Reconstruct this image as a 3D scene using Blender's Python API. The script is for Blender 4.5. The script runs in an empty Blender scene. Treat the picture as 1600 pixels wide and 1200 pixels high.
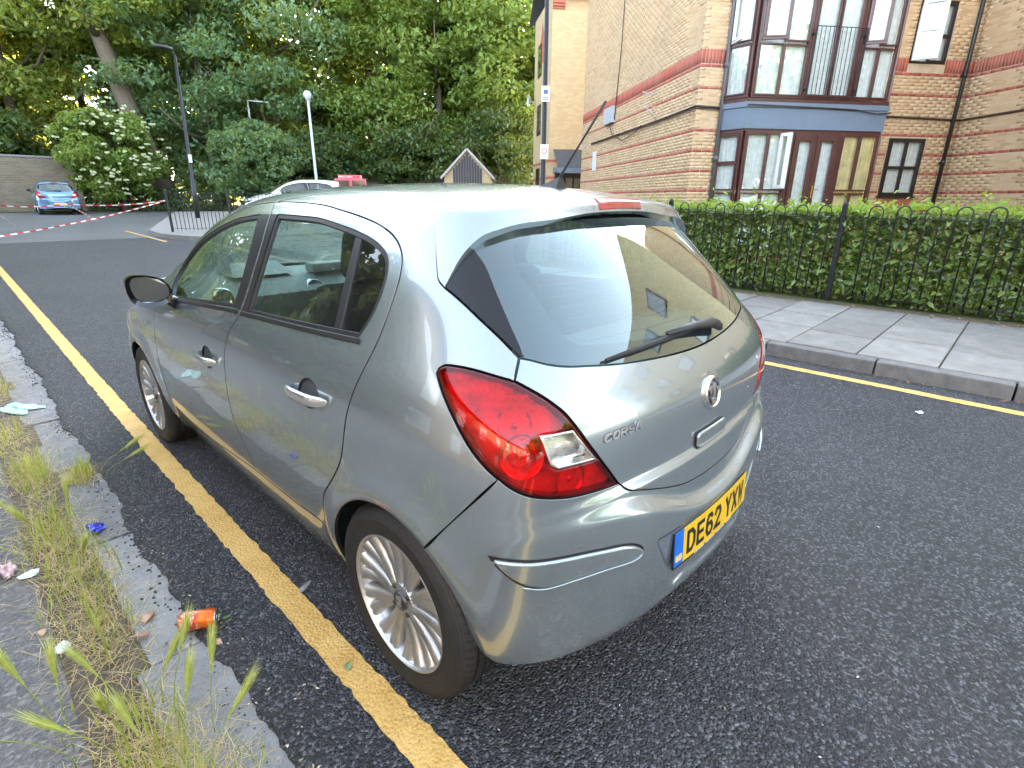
import bpy, bmesh, math, random
import numpy as np
from mathutils import Vector, Matrix
from mathutils.geometry import delaunay_2d_cdt

random.seed(7); RNG = np.random.default_rng(7)
SC = bpy.context.scene
COL = SC.collection

# ------------------------------------------------------------------ camera, sky, sun, exposure
CAM_POS = np.array([-1.5228, -1.1152, 1.4301])
YAW, PITCH, ROLL = [math.radians(a) for a in (46.547, 19.183, 0.391)]
cam_d = bpy.data.cameras.new('camera'); cam = bpy.data.objects.new('camera', cam_d); COL.objects.link(cam)
_f = Vector((math.sin(YAW) * math.cos(PITCH), math.cos(YAW) * math.cos(PITCH), -math.sin(PITCH)))
_r0 = Vector((math.cos(YAW), -math.sin(YAW), 0)); _u0 = _r0.cross(_f)
_r = _r0 * math.cos(ROLL) + _u0 * math.sin(ROLL); _u = -_r0 * math.sin(ROLL) + _u0 * math.cos(ROLL)
_m = Matrix((_r, _u, -_f)).transposed().to_4x4(); _m.translation = Vector(CAM_POS)
cam.matrix_world = _m
cam_d.sensor_fit = 'HORIZONTAL'; cam_d.sensor_width = 36; cam_d.lens = 36 * 831.2 / 1600
cam_d.clip_start = 0.05; cam_d.clip_end = 600
SC.camera = cam

SUN_EL, SUN_AZ = math.radians(16.0), math.radians(54.0)      # low sun behind the trees; azimuth from +y towards +x
W_ = bpy.data.worlds.new('World'); SC.world = W_; W_.use_nodes = True
_n = W_.node_tree.nodes; _l = W_.node_tree.links
_n.clear()
sky = _n.new('ShaderNodeTexSky'); sky.sky_type = 'NISHITA'; sky.sun_disc = False
sky.sun_elevation = SUN_EL; sky.sun_rotation = SUN_AZ; sky.air_density = 1.0; sky.dust_density = 1.6; sky.ozone_density = 1.0
# thin high cloud over the whole sky: soft noise mixing the blue towards white
tc = _n.new('ShaderNodeTexCoord'); nz = _n.new('ShaderNodeTexNoise'); nz.inputs['Scale'].default_value = 2.2; nz.inputs['Detail'].default_value = 5
rp = _n.new('ShaderNodeMapRange'); rp.inputs['From Min'].default_value = .3; rp.inputs['From Max'].default_value = .7; rp.inputs['To Min'].default_value = .45; rp.inputs['To Max'].default_value = .8
bw = _n.new('ShaderNodeRGBToBW'); wm = _n.new('ShaderNodeMix'); wm.data_type = 'RGBA'; wm.blend_type = 'MULTIPLY'; wm.inputs['Factor'].default_value = 1
wm.inputs[7].default_value = (.95, 1.0, 1.07, 1)
mx = _n.new('ShaderNodeMix'); mx.data_type = 'RGBA'
bg = _n.new('ShaderNodeBackground'); bg.inputs['Strength'].default_value = .15; out = _n.new('ShaderNodeOutputWorld')
_l.new(tc.outputs['Generated'], nz.inputs['Vector']); _l.new(nz.outputs['Fac'], rp.inputs['Value']); _l.new(rp.outputs['Result'], mx.inputs['Factor'])
_l.new(sky.outputs['Color'], bw.inputs['Color']); _l.new(bw.outputs['Val'], wm.inputs[6])
_l.new(sky.outputs['Color'], mx.inputs[6]); _l.new(wm.outputs[2], mx.inputs[7])
_l.new(mx.outputs[2], bg.inputs['Color']); _l.new(bg.outputs['Background'], out.inputs['Surface'])

sun_d = bpy.data.lights.new('sun', 'SUN'); sun_d.energy = 5.0; sun_d.angle = math.radians(.5); sun_d.color = (1, .86, .62)
sun = bpy.data.objects.new('sun', sun_d); COL.objects.link(sun)
_sd = Vector((math.sin(SUN_AZ) * math.cos(SUN_EL), math.cos(SUN_AZ) * math.cos(SUN_EL), math.sin(SUN_EL)))
sun.rotation_euler = (-_sd).to_track_quat('-Z', 'Y').to_euler(); sun.location = (0, 0, 30)

SC.view_settings.view_transform = 'Standard'; SC.view_settings.look = 'None'
SC.view_settings.exposure = 3.95; SC.view_settings.gamma = 1; SC.view_settings.use_curve_mapping = False
SC.render.engine = 'CYCLES'
SC.cycles.max_bounces = 10; SC.cycles.transparent_max_bounces = 12; SC.cycles.glossy_bounces = 5; SC.cycles.transmission_bounces = 6
SC.cycles.use_denoising = True; SC.cycles.sample_clamp_indirect = 6

# ------------------------------------------------------------------ helpers
def tag(o, label=None, cat=None, group=None, kind=None):
    if label: o['label'] = label
    if cat: o['category'] = cat
    if group: o['group'] = group
    if kind: o['kind'] = kind
    return o

def link(o, parent=None):
    COL.objects.link(o)
    if parent is not None: o.parent = parent
    return o

def empty(name, loc=(0, 0, 0), rz=0, parent=None):
    o = bpy.data.objects.new(name, None); o.empty_display_size = .1
    o.location = loc; o.rotation_euler = (0, 0, rz)
    return link(o, parent)

def fast_mesh(name, V, F, mat=None, smooth=False):
    """V (n,3), F (m,k) arrays -> mesh"""
    V = np.asarray(V, np.float32); F = np.asarray(F, np.int32)
    me = bpy.data.meshes.new(name); k = F.shape[1]
    me.vertices.add(len(V)); me.vertices.foreach_set('co', V.ravel())
    me.loops.add(F.size); me.loops.foreach_set('vertex_index', F.ravel())
    me.polygons.add(len(F)); me.polygons.foreach_set('loop_start', np.arange(0, F.size, k, dtype=np.int32))
    if smooth: me.polygons.foreach_set('use_smooth', np.ones(len(F), bool))
    me.update(calc_edges=True)
    if mat: me.materials.append(mat)
    return me

def obj(name, me, parent=None, loc=None):
    o = bpy.data.objects.new(name, me)
    if loc is not None: o.location = loc
    return link(o, parent)

class MB:
    """collects simple solids into one mesh"""
    def __init__(s): s.v = []; s.f = []; s.sm = []
    def add(s, V, F, smooth=False):
        b = len(s.v); s.v += [tuple(map(float, p)) for p in V]; s.f += [tuple(i + b for i in f) for f in F]; s.sm += [smooth] * len(F); return s
    def box(s, c, d, R=None, bev=0):
        x, y, z = [q / 2 for q in d]
        if bev:
            bm = bmesh.new(); bmesh.ops.create_cube(bm, size=1)
            for v in bm.verts: v.co = Vector((v.co.x * d[0], v.co.y * d[1], v.co.z * d[2]))
            bmesh.ops.bevel(bm, geom=bm.edges[:], offset=bev, segments=2, affect='EDGES', profile=.6)
            V = [v.co.copy() for v in bm.verts]; F = [[v.index for v in f.verts] for f in bm.faces]; bm.free()
        else:
            V = [Vector((a * x, b * y, e * z)) for a in (-1, 1) for b in (-1, 1) for e in (-1, 1)]
            F = [(0, 1, 3, 2), (4, 6, 7, 5), (0, 4, 5, 1), (2, 3, 7, 6), (0, 2, 6, 4), (1, 5, 7, 3)]
        if R is not None: V = [R @ v for v in V]
        return s.add([(v[0] + c[0], v[1] + c[1], v[2] + c[2]) for v in V], F)
    def bar(s, a, b, w, h=None, up=(0, 0, 1), bev=0):
        a = Vector(a); b = Vector(b); d = (b - a); L = d.length; d.normalize()
        u = Vector(up); x = d.cross(u)
        if x.length < 1e-4: x = d.cross(Vector((1, 0, 0)))
        x.normalize(); z = x.cross(d)
        R = Matrix((x, d, z)).transposed()
        return s.box((a + b) / 2, (w, L, h or w), R, bev)
    def tube(s, pts, rad, n=8, cap=True, smooth=True, sq=1.0):
        P = [Vector(p) for p in pts]; m = len(P)
        if not hasattr(rad, '__len__'): rad = [rad] * m
        V = []; x = None
        for i in range(m):
            t = (P[min(i + 1, m - 1)] - P[max(i - 1, 0)])
            if t.length < 1e-9: t = Vector((0, 0, 1))
            t.normalize()
            if x is None:
                x = t.orthogonal().normalized()
            else:
                x = (x - t * x.dot(t)); x = x.normalized() if x.length > 1e-6 else t.orthogonal().normalized()
            y = t.cross(x)
            for k in range(n):
                a = 2 * math.pi * k / n
                V.append(P[i] + (x * math.cos(a) + y * math.sin(a) * sq) * rad[i])
        F = [(i * n + k, i * n + (k + 1) % n, (i + 1) * n + (k + 1) % n, (i + 1) * n + k) for i in range(m - 1) for k in range(n)]
        if cap: F += [tuple(range(n - 1, -1, -1)), tuple((m - 1) * n + k for k in range(n))]
        return s.add(V, F, smooth)
    def lathe(s, prof, n=48, axis='x', c=(0, 0, 0), closed=False, smooth=True, a0=0, a1=2 * math.pi):
        """prof: (r, h) along axis"""
        full = abs(a1 - a0 - 2 * math.pi) < 1e-6; V = []; m = len(prof); nn = n if full else n + 1
        for (r, h) in prof:
            for k in range(nn):
                a = a0 + (a1 - a0) * k / n; p, q = r * math.cos(a), r * math.sin(a)
                v = {'x': (h, p, q), 'y': (p, h, q), 'z': (p, q, h)}[axis]
                V.append((v[0] + c[0], v[1] + c[1], v[2] + c[2]))
        F = []
        for i in range(m if closed else m - 1):
            j = (i + 1) % m
            for k in range(n):
                k2 = (k + 1) % nn if full else k + 1
                F.append((i * nn + k, i * nn + k2, j * nn + k2, j * nn + k))
        return s.add(V, F, smooth)
    def poly(s, pts, z0, z1, M=None):
        """extrude a 2D outline (x,y) between z0 and z1, mapped by M"""
        n = len(pts); V = [Vector((p[0], p[1], z)) for z in (z0, z1) for p in pts]
        if M is not None: V = [M @ v for v in V]
        return s.add(V, [tuple(range(n - 1, -1, -1)), tuple(range(n, 2 * n))] + [(i, (i + 1) % n, n + (i + 1) % n, n + i) for i in range(n)])
    def mesh(s, name, mat=None, recalc=True):
        me = bpy.data.meshes.new(name); me.from_pydata(s.v, [], s.f)
        me.polygons.foreach_set('use_smooth', s.sm); me.update()
        if recalc:
            bm = bmesh.new(); bm.from_mesh(me); bmesh.ops.recalc_face_normals(bm, faces=bm.faces); bm.to_mesh(me); bm.free()
        if mat: me.materials.append(mat)
        return me
    def build(s, name, mat, parent=None, loc=None, auto=None):
        me = s.mesh(name, mat); o = obj(name, me, parent, loc)
        if auto:
            try: me.set_sharp_from_angle(angle=math.radians(auto)); me.polygons.foreach_set('use_smooth', [True] * len(me.polygons))
            except Exception: pass
        return o

def copy_tree(o, parent=None):
    c = o.copy(); COL.objects.link(c); c.parent = parent
    for ch in o.children: copy_tree(ch, c)
    return c

# ------------------------------------------------------------------ materials
def nodes(name):
    m = bpy.data.materials.new(name); m.use_nodes = True; nt = m.node_tree; nt.nodes.clear()
    o = nt.nodes.new('ShaderNodeOutputMaterial'); return m, nt, o
def N(nt, t, **kw):
    n = nt.nodes.new('ShaderNode' + t)
    for k, v in kw.items():
        if k in n.inputs: n.inputs[k].default_value = v
        else: setattr(n, k, v)
    return n
def ramp(nt, fac, stops, interp='LINEAR'):
    r = nt.nodes.new('ShaderNodeValToRGB'); r.color_ramp.interpolation = interp; e = r.color_ramp.elements
    while len(e) < len(stops): e.new(.5)
    for i, (p, c) in enumerate(stops):
        e[i].position = p; e[i].color = (*c, 1) if len(c) == 3 else c
    nt.links.new(fac, r.inputs['Fac']); return r.outputs['Color']
def mixc(nt, f, a, b, bt='MIX'):
    m = nt.nodes.new('ShaderNodeMix'); m.data_type = 'RGBA'; m.blend_type = bt
    for s, v in ((0, f), (6, a), (7, b)):
        if hasattr(v, 'links') or hasattr(v, 'is_linked'): nt.links.new(v, m.inputs[s])
        else: m.inputs[s].default_value = v if not isinstance(v, tuple) else ((*v, 1) if len(v) == 3 else v)
    return m.outputs[2]
def math_(nt, op, a, b=None, c=None):
    m = nt.nodes.new('ShaderNodeMath'); m.operation = op
    for i, v in enumerate((a, b, c)):
        if v is None: continue
        if hasattr(v, 'is_linked'): nt.links.new(v, m.inputs[i])
        else: m.inputs[i].default_value = v
    return m.outputs[0]
def noise(nt, scale, detail=4, rough=.55, vec=None, dist=0):
    n = N(nt, 'TexNoise'); n.inputs['Scale'].default_value = scale; n.inputs['Detail'].default_value = detail; n.inputs['Roughness'].default_value = rough; n.inputs['Distortion'].default_value = dist
    if vec is not None: nt.links.new(vec, n.inputs['Vector'])
    return n.outputs['Fac']
def bump(nt, h, strength=.3, dist=.01, nrm=None):
    b = N(nt, 'Bump'); b.inputs['Strength'].default_value = strength; b.inputs['Distance'].default_value = dist
    nt.links.new(h, b.inputs['Height'])
    if nrm is not None: nt.links.new(nrm, b.inputs['Normal'])
    return b.outputs['Normal']
def pos(nt): return N(nt, 'NewGeometry').outputs['Position']
def ocoord(nt): return N(nt, 'TexCoord').outputs['Object']

def simple(name, col, rough=.6, metal=0, var=.12, vs=8, bs=0, bscale=60, coat=0, spec=.5, trans=0, wear=None):
    """base colour with soft mottling and optional fine relief"""
    m, nt, o = nodes(name); b = N(nt, 'BsdfPrincipled'); nt.links.new(b.outputs[0], o.inputs[0])
    b.inputs['Roughness'].default_value = rough; b.inputs['Metallic'].default_value = metal
    b.inputs['Coat Weight'].default_value = coat; b.inputs['Coat Roughness'].default_value = .04; b.inputs['Specular IOR Level'].default_value = spec
    v = ocoord(nt); n = noise(nt, vs, 5, .6, v)
    lo = tuple(c * (1 - var) for c in col); hi = tuple(min(1, c * (1 + var)) for c in col)
    c = ramp(nt, n, [(.3, lo), (.7, hi)])
    if wear:
        w = noise(nt, wear[1], 6, .7, v); c = mixc(nt, ramp(nt, w, [(wear[2], (0, 0, 0)), (wear[2] + .08, (1, 1, 1))]), c, wear[0])
    nt.links.new(c, b.inputs['Base Color'])
    r = math_(nt, 'MULTIPLY_ADD', n, .2, rough - .1); nt.links.new(r, b.inputs['Roughness'])
    if bs: nt.links.new(bump(nt, noise(nt, bscale, 3, .6, v), bs, .004), b.inputs['Normal'])
    return m

def paint_mat(name, col, metal=.75):
    m, nt, o = nodes(name); b = N(nt, 'BsdfPrincipled')
    v = ocoord(nt)
    dirt = noise(nt, 5, 7, .7, v); dust = ramp(nt, dirt, [(.42, (0, 0, 0)), (.75, (.5, .5, .5))])
    geo = N(nt, 'NewGeometry')
    sx = N(nt, 'SeparateXYZ'); nt.links.new(v, sx.inputs[0])
    low = N(nt, 'MapRange'); low.inputs['From Min'].default_value = .62; low.inputs['From Max'].default_value = .22; nt.links.new(sx.outputs['Z'], low.inputs['Value'])   # road film thrown up by the wheels
    d2 = math_(nt, 'MULTIPLY', math_(nt, 'MULTIPLY_ADD', low.outputs[0], .75, .16), dust)
    fl = N(nt, 'TexVoronoi'); fl.inputs['Scale'].default_value = 1400; nt.links.new(v, fl.inputs['Vector'])
    base = mixc(nt, math_(nt, 'MULTIPLY', fl.outputs['Distance'], .22), col, tuple(min(1, c * 1.7) for c in col))
    c = mixc(nt, d2, base, (.20, .185, .16))
    sk = N(nt, 'TexVoronoi'); sk.inputs['Scale'].default_value = 26; nt.links.new(v, sk.inputs['Vector']); skc = N(nt, 'SeparateColor'); nt.links.new(sk.outputs['Color'], skc.inputs[0])
    spk = math_(nt, 'MULTIPLY', math_(nt, 'LESS_THAN', sk.outputs['Distance'], .055), math_(nt, 'GREATER_THAN', skc.outputs[0], .86)); c = mixc(nt, math_(nt, 'MULTIPLY', spk, .8), c, (.62, .60, .54))
    nt.links.new(c, b.inputs['Base Color'])
    nt.links.new(math_(nt, 'MULTIPLY_ADD', d2, -.8, metal), b.inputs['Metallic'])
    b.inputs['Roughness'].default_value = .24; b.inputs['Coat Weight'].default_value = 1.0; b.inputs['Coat IOR'].default_value = 1.75
    # smears: coat roughness varies where the wash water dried
    sm = noise(nt, 11, 8, .7, v, 1.5)
    nt.links.new(math_(nt, 'MULTIPLY_ADD', ramp(nt, sm, [(.45, (0, 0, 0)), (.8, (1, 1, 1))]), .06, .012), b.inputs['Coat Roughness'])
    back = N(nt, 'BsdfDiffuse'); back.inputs['Color'].default_value = (.018, .018, .02, 1)
    mx = N(nt, 'MixShader'); nt.links.new(geo.outputs['Backfacing'], mx.inputs[0]); nt.links.new(b.outputs[0], mx.inputs[1]); nt.links.new(back.outputs[0], mx.inputs[2])
    nt.links.new(mx.outputs[0], o.inputs[0]); return m

def schlick(nt):
    lw = N(nt, 'LayerWeight'); lw.inputs['Blend'].default_value = .5
    return math_(nt, 'MULTIPLY_ADD', math_(nt, 'POWER', lw.outputs['Facing'], 5), .96, .04)

def glass_mat(name, tint=(.60, .71, .68), boost=2.5, rough=0.0, gcol=(1, 1, 1)):
    m, nt, o = nodes(name)
    t = N(nt, 'BsdfTransparent'); t.inputs['Color'].default_value = (*tint, 1)
    g = N(nt, 'BsdfGlossy'); g.inputs['Roughness'].default_value = rough; g.inputs['Color'].default_value = (*gcol, 1)
    dirt = noise(nt, 9, 6, .7, ocoord(nt)); d = N(nt, 'BsdfDiffuse'); d.inputs['Color'].default_value = (.35, .35, .33, 1)
    f = math_(nt, 'MINIMUM', math_(nt, 'MULTIPLY', schlick(nt), boost), 1.0)
    mx = N(nt, 'MixShader'); nt.links.new(f, mx.inputs[0]); nt.links.new(t.outputs[0], mx.inputs[1]); nt.links.new(g.outputs[0], mx.inputs[2])
    m2 = N(nt, 'MixShader'); nt.links.new(math_(nt, 'MULTIPLY', dirt, .06), m2.inputs[0]); nt.links.new(mx.outputs[0], m2.inputs[1]); nt.links.new(d.outputs[0], m2.inputs[2])
    nt.links.new(m2.outputs[0], o.inputs[0]); return m

def lens_mat(name, col, boost=1.3):
    m, nt, o = nodes(name)
    t = N(nt, 'BsdfTransparent'); t.inputs['Color'].default_value = (*col, 1)
    g = N(nt, 'BsdfGlossy'); g.inputs['Roughness'].default_value = .02
    f = math_(nt, 'MINIMUM', math_(nt, 'MULTIPLY', schlick(nt), boost), 1.0)
    mx = N(nt, 'MixShader'); nt.links.new(f, mx.inputs[0]); nt.links.new(t.outputs[0], mx.inputs[1]); nt.links.new(g.outputs[0], mx.inputs[2])
    nt.links.new(mx.outputs[0], o.inputs[0]); return m

MAT = {}
MAT['paint'] = paint_mat('silver_paint', (.322, .376, .402), .74)
MAT['black_gloss'] = simple('black_gloss', (.010, .010, .012), .12, 0, .2, 12, coat=1)
MAT['black_trim'] = simple('black_trim', (.016, .016, .017), .42, 0, .2, 12)
MAT['privacy'] = simple('privacy_glass', (.004, .004, .005), .05, 0, .1, 10)
MAT['rubber'] = simple('rubber', (.022, .022, .022), .72, 0, .35, 9, .25, 120)
MAT['chrome'] = simple('chrome', (.82, .83, .84), .10, 1, .05, 30)
MAT['alloy'] = simple('alloy', (.55, .555, .56), .36, .82, .14, 22, .1, 300)
MAT['glass'] = glass_mat('side_glass')
MAT['rear_glass'] = glass_mat('rear_glass', (.50, .63, .62), 3.8, gcol=(.86, 1, .98))
MAT['interior'] = simple('interior_plastic', (.055, .058, .06), .6, 0, .2, 10, .3, 200)
MAT['fabric'] = simple('seat_fabric', (.03, .03, .033), .9, 0, .3, 40, .4, 300)
MAT['lens_red'] = lens_mat('red_lens', (.88, .012, .02))
MAT['lens_clear'] = lens_mat('clear_lens', (.95, .95, .95))
MAT['silver_refl'] = simple('lamp_reflector', (.75, .74, .72), .22, 1, .2, 60, .2, 90)
MAT['plate_yellow'] = simple('plate_yellow', (.80, .50, .01), .35, 0, .05, 30, coat=.3)
MAT['plate_blue'] = simple('plate_blue', (.01, .14, .62), .35, 0, .05, 30, coat=.3)
MAT['plate_black'] = simple('plate_black', (.012, .012, .012), .5, 0, .1, 30)
MAT['dark'] = simple('underbody_black_seam_shade', (.008, .008, .008), .9, 0, .3, 10)  # underbody colour, also put on panel flanges as seam shade

def tyre_mat():
    m, nt, o = nodes('tyre_rubber'); b = N(nt, 'BsdfPrincipled'); nt.links.new(b.outputs[0], o.inputs[0]); v = ocoord(nt); s = N(nt, 'SeparateXYZ'); nt.links.new(v, s.inputs[0])
    r = math_(nt, 'SQRT', math_(nt, 'ADD', math_(nt, 'POWER', s.outputs[1], 2), math_(nt, 'POWER', s.outputs[2], 2))); a = math_(nt, 'ARCTAN2', s.outputs[1], s.outputs[2])
    w = math_(nt, 'GREATER_THAN', math_(nt, 'SINE', math_(nt, 'ADD', math_(nt, 'MULTIPLY', a, 74), math_(nt, 'MULTIPLY', s.outputs[0], 75))), .55)
    tr = math_(nt, 'MULTIPLY', w, math_(nt, 'GREATER_THAN', r, .296)); rib = math_(nt, 'MULTIPLY', math_(nt, 'SINE', math_(nt, 'MULTIPLY', r, 900)), .08)
    n = noise(nt, 14, 6, .7, v); c = ramp(nt, n, [(.35, (.013, .013, .014)), (.7, (.028, .028, .029))]); c = mixc(nt, tr, c, (.006, .006, .006)); nt.links.new(c, b.inputs['Base Color']); b.inputs['Roughness'].default_value = .62
    nt.links.new(bump(nt, math_(nt, 'SUBTRACT', rib, tr), .8, .005), b.inputs['Normal']); return m
MAT['tyre'] = tyre_mat()
# ------------------------------------------------------------------ car body: one smooth surface F = 0, cut into panels
class Sp:
    def __init__(s, pts):
        x = np.array([p[0] for p in pts], float); y = np.array([p[1] for p in pts], float); n = len(x); h = np.diff(x)
        A = np.zeros((n, n)); b = np.zeros(n); A[0, 0] = A[-1, -1] = 1
        for i in range(1, n - 1):
            A[i, i - 1] = h[i - 1]; A[i, i] = 2 * (h[i - 1] + h[i]); A[i, i + 1] = h[i]
            b[i] = 6 * ((y[i + 1] - y[i]) / h[i] - (y[i] - y[i - 1]) / h[i - 1])
        s.m = np.linalg.solve(A, b); s.x, s.y, s.h = x, y, h
    def __call__(s, t):
        t = np.asarray(t, float); i = np.clip(np.searchsorted(s.x, t) - 1, 0, len(s.h) - 1)
        h = s.h[i]; a = s.x[i + 1] - t; c = t - s.x[i]; m0 = s.m[i]; m1 = s.m[i + 1]
        v = m0 * a**3 / (6 * h) + m1 * c**3 / (6 * h) + (s.y[i] / h - m0 * h / 6) * a + (s.y[i + 1] / h - m1 * h / 6) * c
        d0 = (s.y[1] - s.y[0]) / s.h[0] - s.h[0] * (2 * s.m[0] + s.m[1]) / 6
        d1 = (s.y[-1] - s.y[-2]) / s.h[-1] + s.h[-1] * (s.m[-2] + 2 * s.m[-1]) / 6
        return np.where(t < s.x[0], s.y[0] + d0 * (t - s.x[0]), np.where(t > s.x[-1], s.y[-1] + d1 * (t - s.x[-1]), v))
def sst(t): t = np.clip(t, 0, 1); return t * t * t * (t * (6 * t - 15) + 10)
def smax(a, b, k):
    h = np.maximum(k - np.abs(a - b), 0) / k
    return np.maximum(a, b) + h * h * h * k / 6
cW = Sp([(.15,.755),(.22,.790),(.30,.822),(.40,.845),(.52,.856),(.65,.860),(.78,.858),(.88,.848),(.96,.824),(1.05,.780),(1.2,.706),(1.35,.628),(1.45,.572),(1.6,.48)])
cPL = Sp([(-.8,.075),(-.4,.034),(0,.016),(.5,.003),(1.1,.0),(1.8,.004),(2.4,.012),(2.9,.03),(3.4,.07)])
cPG = Sp([(-.8,.13),(-.3,.062),(0,.026),(.5,.004),(.9,.0),(1.4,.012),(2.0,.06),(3.4,.2)])
cH = Sp([(-1.0,1.19),(-.5,1.335),(-.1,1.437),(.15,1.470),(.45,1.486),(.8,1.490),(1.1,1.484),(1.4,1.456),(1.6,1.415),(1.8,1.345),(2.0,1.245),(2.2,1.125),(2.35,1.045),(2.5,.992),(2.7,.945),(3.0,.85),(3.25,.70),(3.4,.52)])
cT = Sp([(.15,-.485),(.25,-.515),(.35,-.529),(.5,-.535),(.65,-.528),(.75,-.519),(.85,-.513),(.93,-.495),(1.0,-.455),(1.1,-.380),(1.25,-.245),(1.4,-.100),(1.6,.10)])
cK = Sp([(.2,.20),(.5,.21),(.75,.17),(.95,.18),(1.15,.22),(1.4,.25)])
cF = Sp([(.15,3.18),(.3,3.27),(.5,3.33),(.7,3.30),(.9,3.2)])
def c_zl(x): return .575 + .115 * sst(np.abs(x) / .56)
def c_side(y, z):
    g = sst((z - .80) / .40); w = cW(z) - cPL(y) * (1 - g) - cPG(y) * g
    for cy in (0., 2.511):
        r = np.hypot(y - cy, z - .305); w = w + .012 * np.exp(-((r - .355) / .05)**2) * (z < .9)
    return w
def c_rear(x, z):
    zz = c_zl(x); fade = 1 - .9 * sst((np.abs(x) - .35) / .40); lo = .35 + .65 * sst((z - .20) / .12)
    return cT(z) + cK(z) * x * x - fade * lo * (.032 * sst((zz + .03 - z) / .06) + .016 * sst((.742 - z) / .034)) + .010 * sst((.25 + .53 * (z - .345) - np.abs(x)) / .022) * sst((z - .330) / .022) * sst((.556 - z) / .022)
def c_roof(x, y): return cH(y) - .13 * x * x - .06 * x**4
def FB(P, body='B'):
    x, y, z = P[..., 0], P[..., 1], P[..., 2]
    a = np.abs(x) - c_side(y, z)
    if body == 'SP':
        zz = -smax(-z, np.full_like(z, -1.385), .05)
        b = c_rear(x, zz) - .010 - .020 * sst((z - 1.19) / .17) - y
    else: b = c_rear(x, z) - y
    c = (z - c_roof(x, y)) * .97; d = y - (cF(z) - .35 * x * x)
    f = smax(a, b, .26 if body == 'B' else .20); f = smax(f, d, .45)
    return smax(f, c, .13 if body == 'B' else .035)
def grad(P, body='B', e=1.5e-3):
    G = np.stack([FB(P + np.eye(3)[k] * e, body) - FB(P - np.eye(3)[k] * e, body) for k in range(3)], -1)
    return G / np.linalg.norm(G, axis=-1, keepdims=True)
def cast(O, D, body='B', t0=.05, t1=2.2, n=90):
    ts = np.linspace(t0, t1, n); V = FB(O[:, None, :] + D[:, None, :] * ts[None, :, None], body) > 0
    i = V.argmax(1); lo = ts[np.maximum(i - 1, 0)]; hi = ts[i]
    for _ in range(26):
        m = (lo + hi) / 2; v = FB(O + D * m[:, None], body) > 0
        hi = np.where(v, m, hi); lo = np.where(v, lo, m)
    return O + D * ((lo + hi) / 2)[:, None]
ZC = .78; CR = np.array([0, .3, .85]); CFR = np.array([0, 2.3, .6])
def to2d(P, mode):
    P = np.asarray(P, float)
    if mode == 'cyl': return np.stack([P[:, 1], np.arctan2(P[:, 2] - ZC, -P[:, 0]) * .8], 1)
    if mode == 'ver': return P[:, :2].copy()
    c = CR if mode == 'sph' else CFR; d = P - c; s = -1 if mode == 'sph' else 1
    return np.stack([np.arctan2(d[:, 0], s * d[:, 1]) * s * -.85, np.arctan2(d[:, 2], np.hypot(d[:, 0], d[:, 1])) * .85], 1)
def from2d(Q, mode, body):
    n = len(Q)
    if mode == 'cyl':
        th = Q[:, 1] / .8; O = np.stack([0 * th, Q[:, 0], 0 * th + ZC], 1); D = np.stack([-np.cos(th), 0 * th, np.sin(th)], 1); return cast(O, D, body, .02, 1.3)
    if mode == 'ver':
        O = np.stack([Q[:, 0], Q[:, 1], np.full(n, .5)], 1); D = np.tile([[0, 0, 1.]], (n, 1)); return cast(O, D, body, .02, 1.3)
    s = -1 if mode == 'sph' else 1; c = CR if mode == 'sph' else CFR
    az = Q[:, 0] / (s * -.85); el = Q[:, 1] / .85
    D = np.stack([np.sin(az) * np.cos(el), s * np.cos(az) * np.cos(el), np.sin(el)], 1); return cast(np.tile(c, (n, 1)), D, body)
def crom(pts, step=.012):
    """centripetal Catmull-Rom through 3D points, resampled"""
    P = np.asarray(pts, float)
    if len(P) == 2: Q = P[0] + (P[1] - P[0]) * np.linspace(0, 1, 40)[:, None]
    else:
        E = np.vstack([2 * P[0] - P[1], P, 2 * P[-1] - P[-2]]); Q = []
        for i in range(1, len(E) - 2):
            p0, p1, p2, p3 = E[i - 1:i + 3]; t0 = 0; t1 = t0 + np.linalg.norm(p1 - p0)**.5 + 1e-9; t2 = t1 + np.linalg.norm(p2 - p1)**.5 + 1e-9; t3 = t2 + np.linalg.norm(p3 - p2)**.5 + 1e-9
            t = np.linspace(t1, t2, 24)[:, None]
            a1 = (t1 - t) / (t1 - t0) * p0 + (t - t0) / (t1 - t0) * p1; a2 = (t2 - t) / (t2 - t1) * p1 + (t - t1) / (t2 - t1) * p2; a3 = (t3 - t) / (t3 - t2) * p2 + (t - t2) / (t3 - t2) * p3
            b1 = (t2 - t) / (t2 - t0) * a1 + (t - t0) / (t2 - t0) * a2; b2 = (t3 - t) / (t3 - t1) * a2 + (t - t1) / (t3 - t1) * a3
            Q.append((t2 - t) / (t2 - t1) * b1 + (t - t1) / (t2 - t1) * b2)
        Q = np.vstack(Q)
    s = np.r_[0, np.cumsum(np.linalg.norm(np.diff(Q, axis=0), axis=1))]; n = max(2, int(round(s[-1] / step)) + 1)
    u = np.linspace(0, s[-1], n); return np.stack([np.interp(u, s, Q[:, k]) for k in range(3)], 1)
def loop(*segs, step=.012):
    L = []
    for sg in segs:
        q = crom(sg, step)
        if len(L) and np.linalg.norm(L[-1] - q[0]) < .004: q = q[1:]
        L.extend(q)
    if np.linalg.norm(L[0] - L[-1]) < .004: L = L[:-1]
    return np.array(L)
def inside(Q, poly):
    x, y = Q[:, 0], Q[:, 1]; r = np.zeros(len(Q), bool); X, Y = poly[:, 0], poly[:, 1]; j = len(X) - 1
    for i in range(len(X)):
        c = ((Y[i] > y) != (Y[j] > y))
        with np.errstate(divide='ignore', invalid='ignore'):
            r ^= c & (x < (X[j] - X[i]) * (y - Y[i]) / (Y[j] - Y[i]) + X[i])
        j = i
    return r
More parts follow.
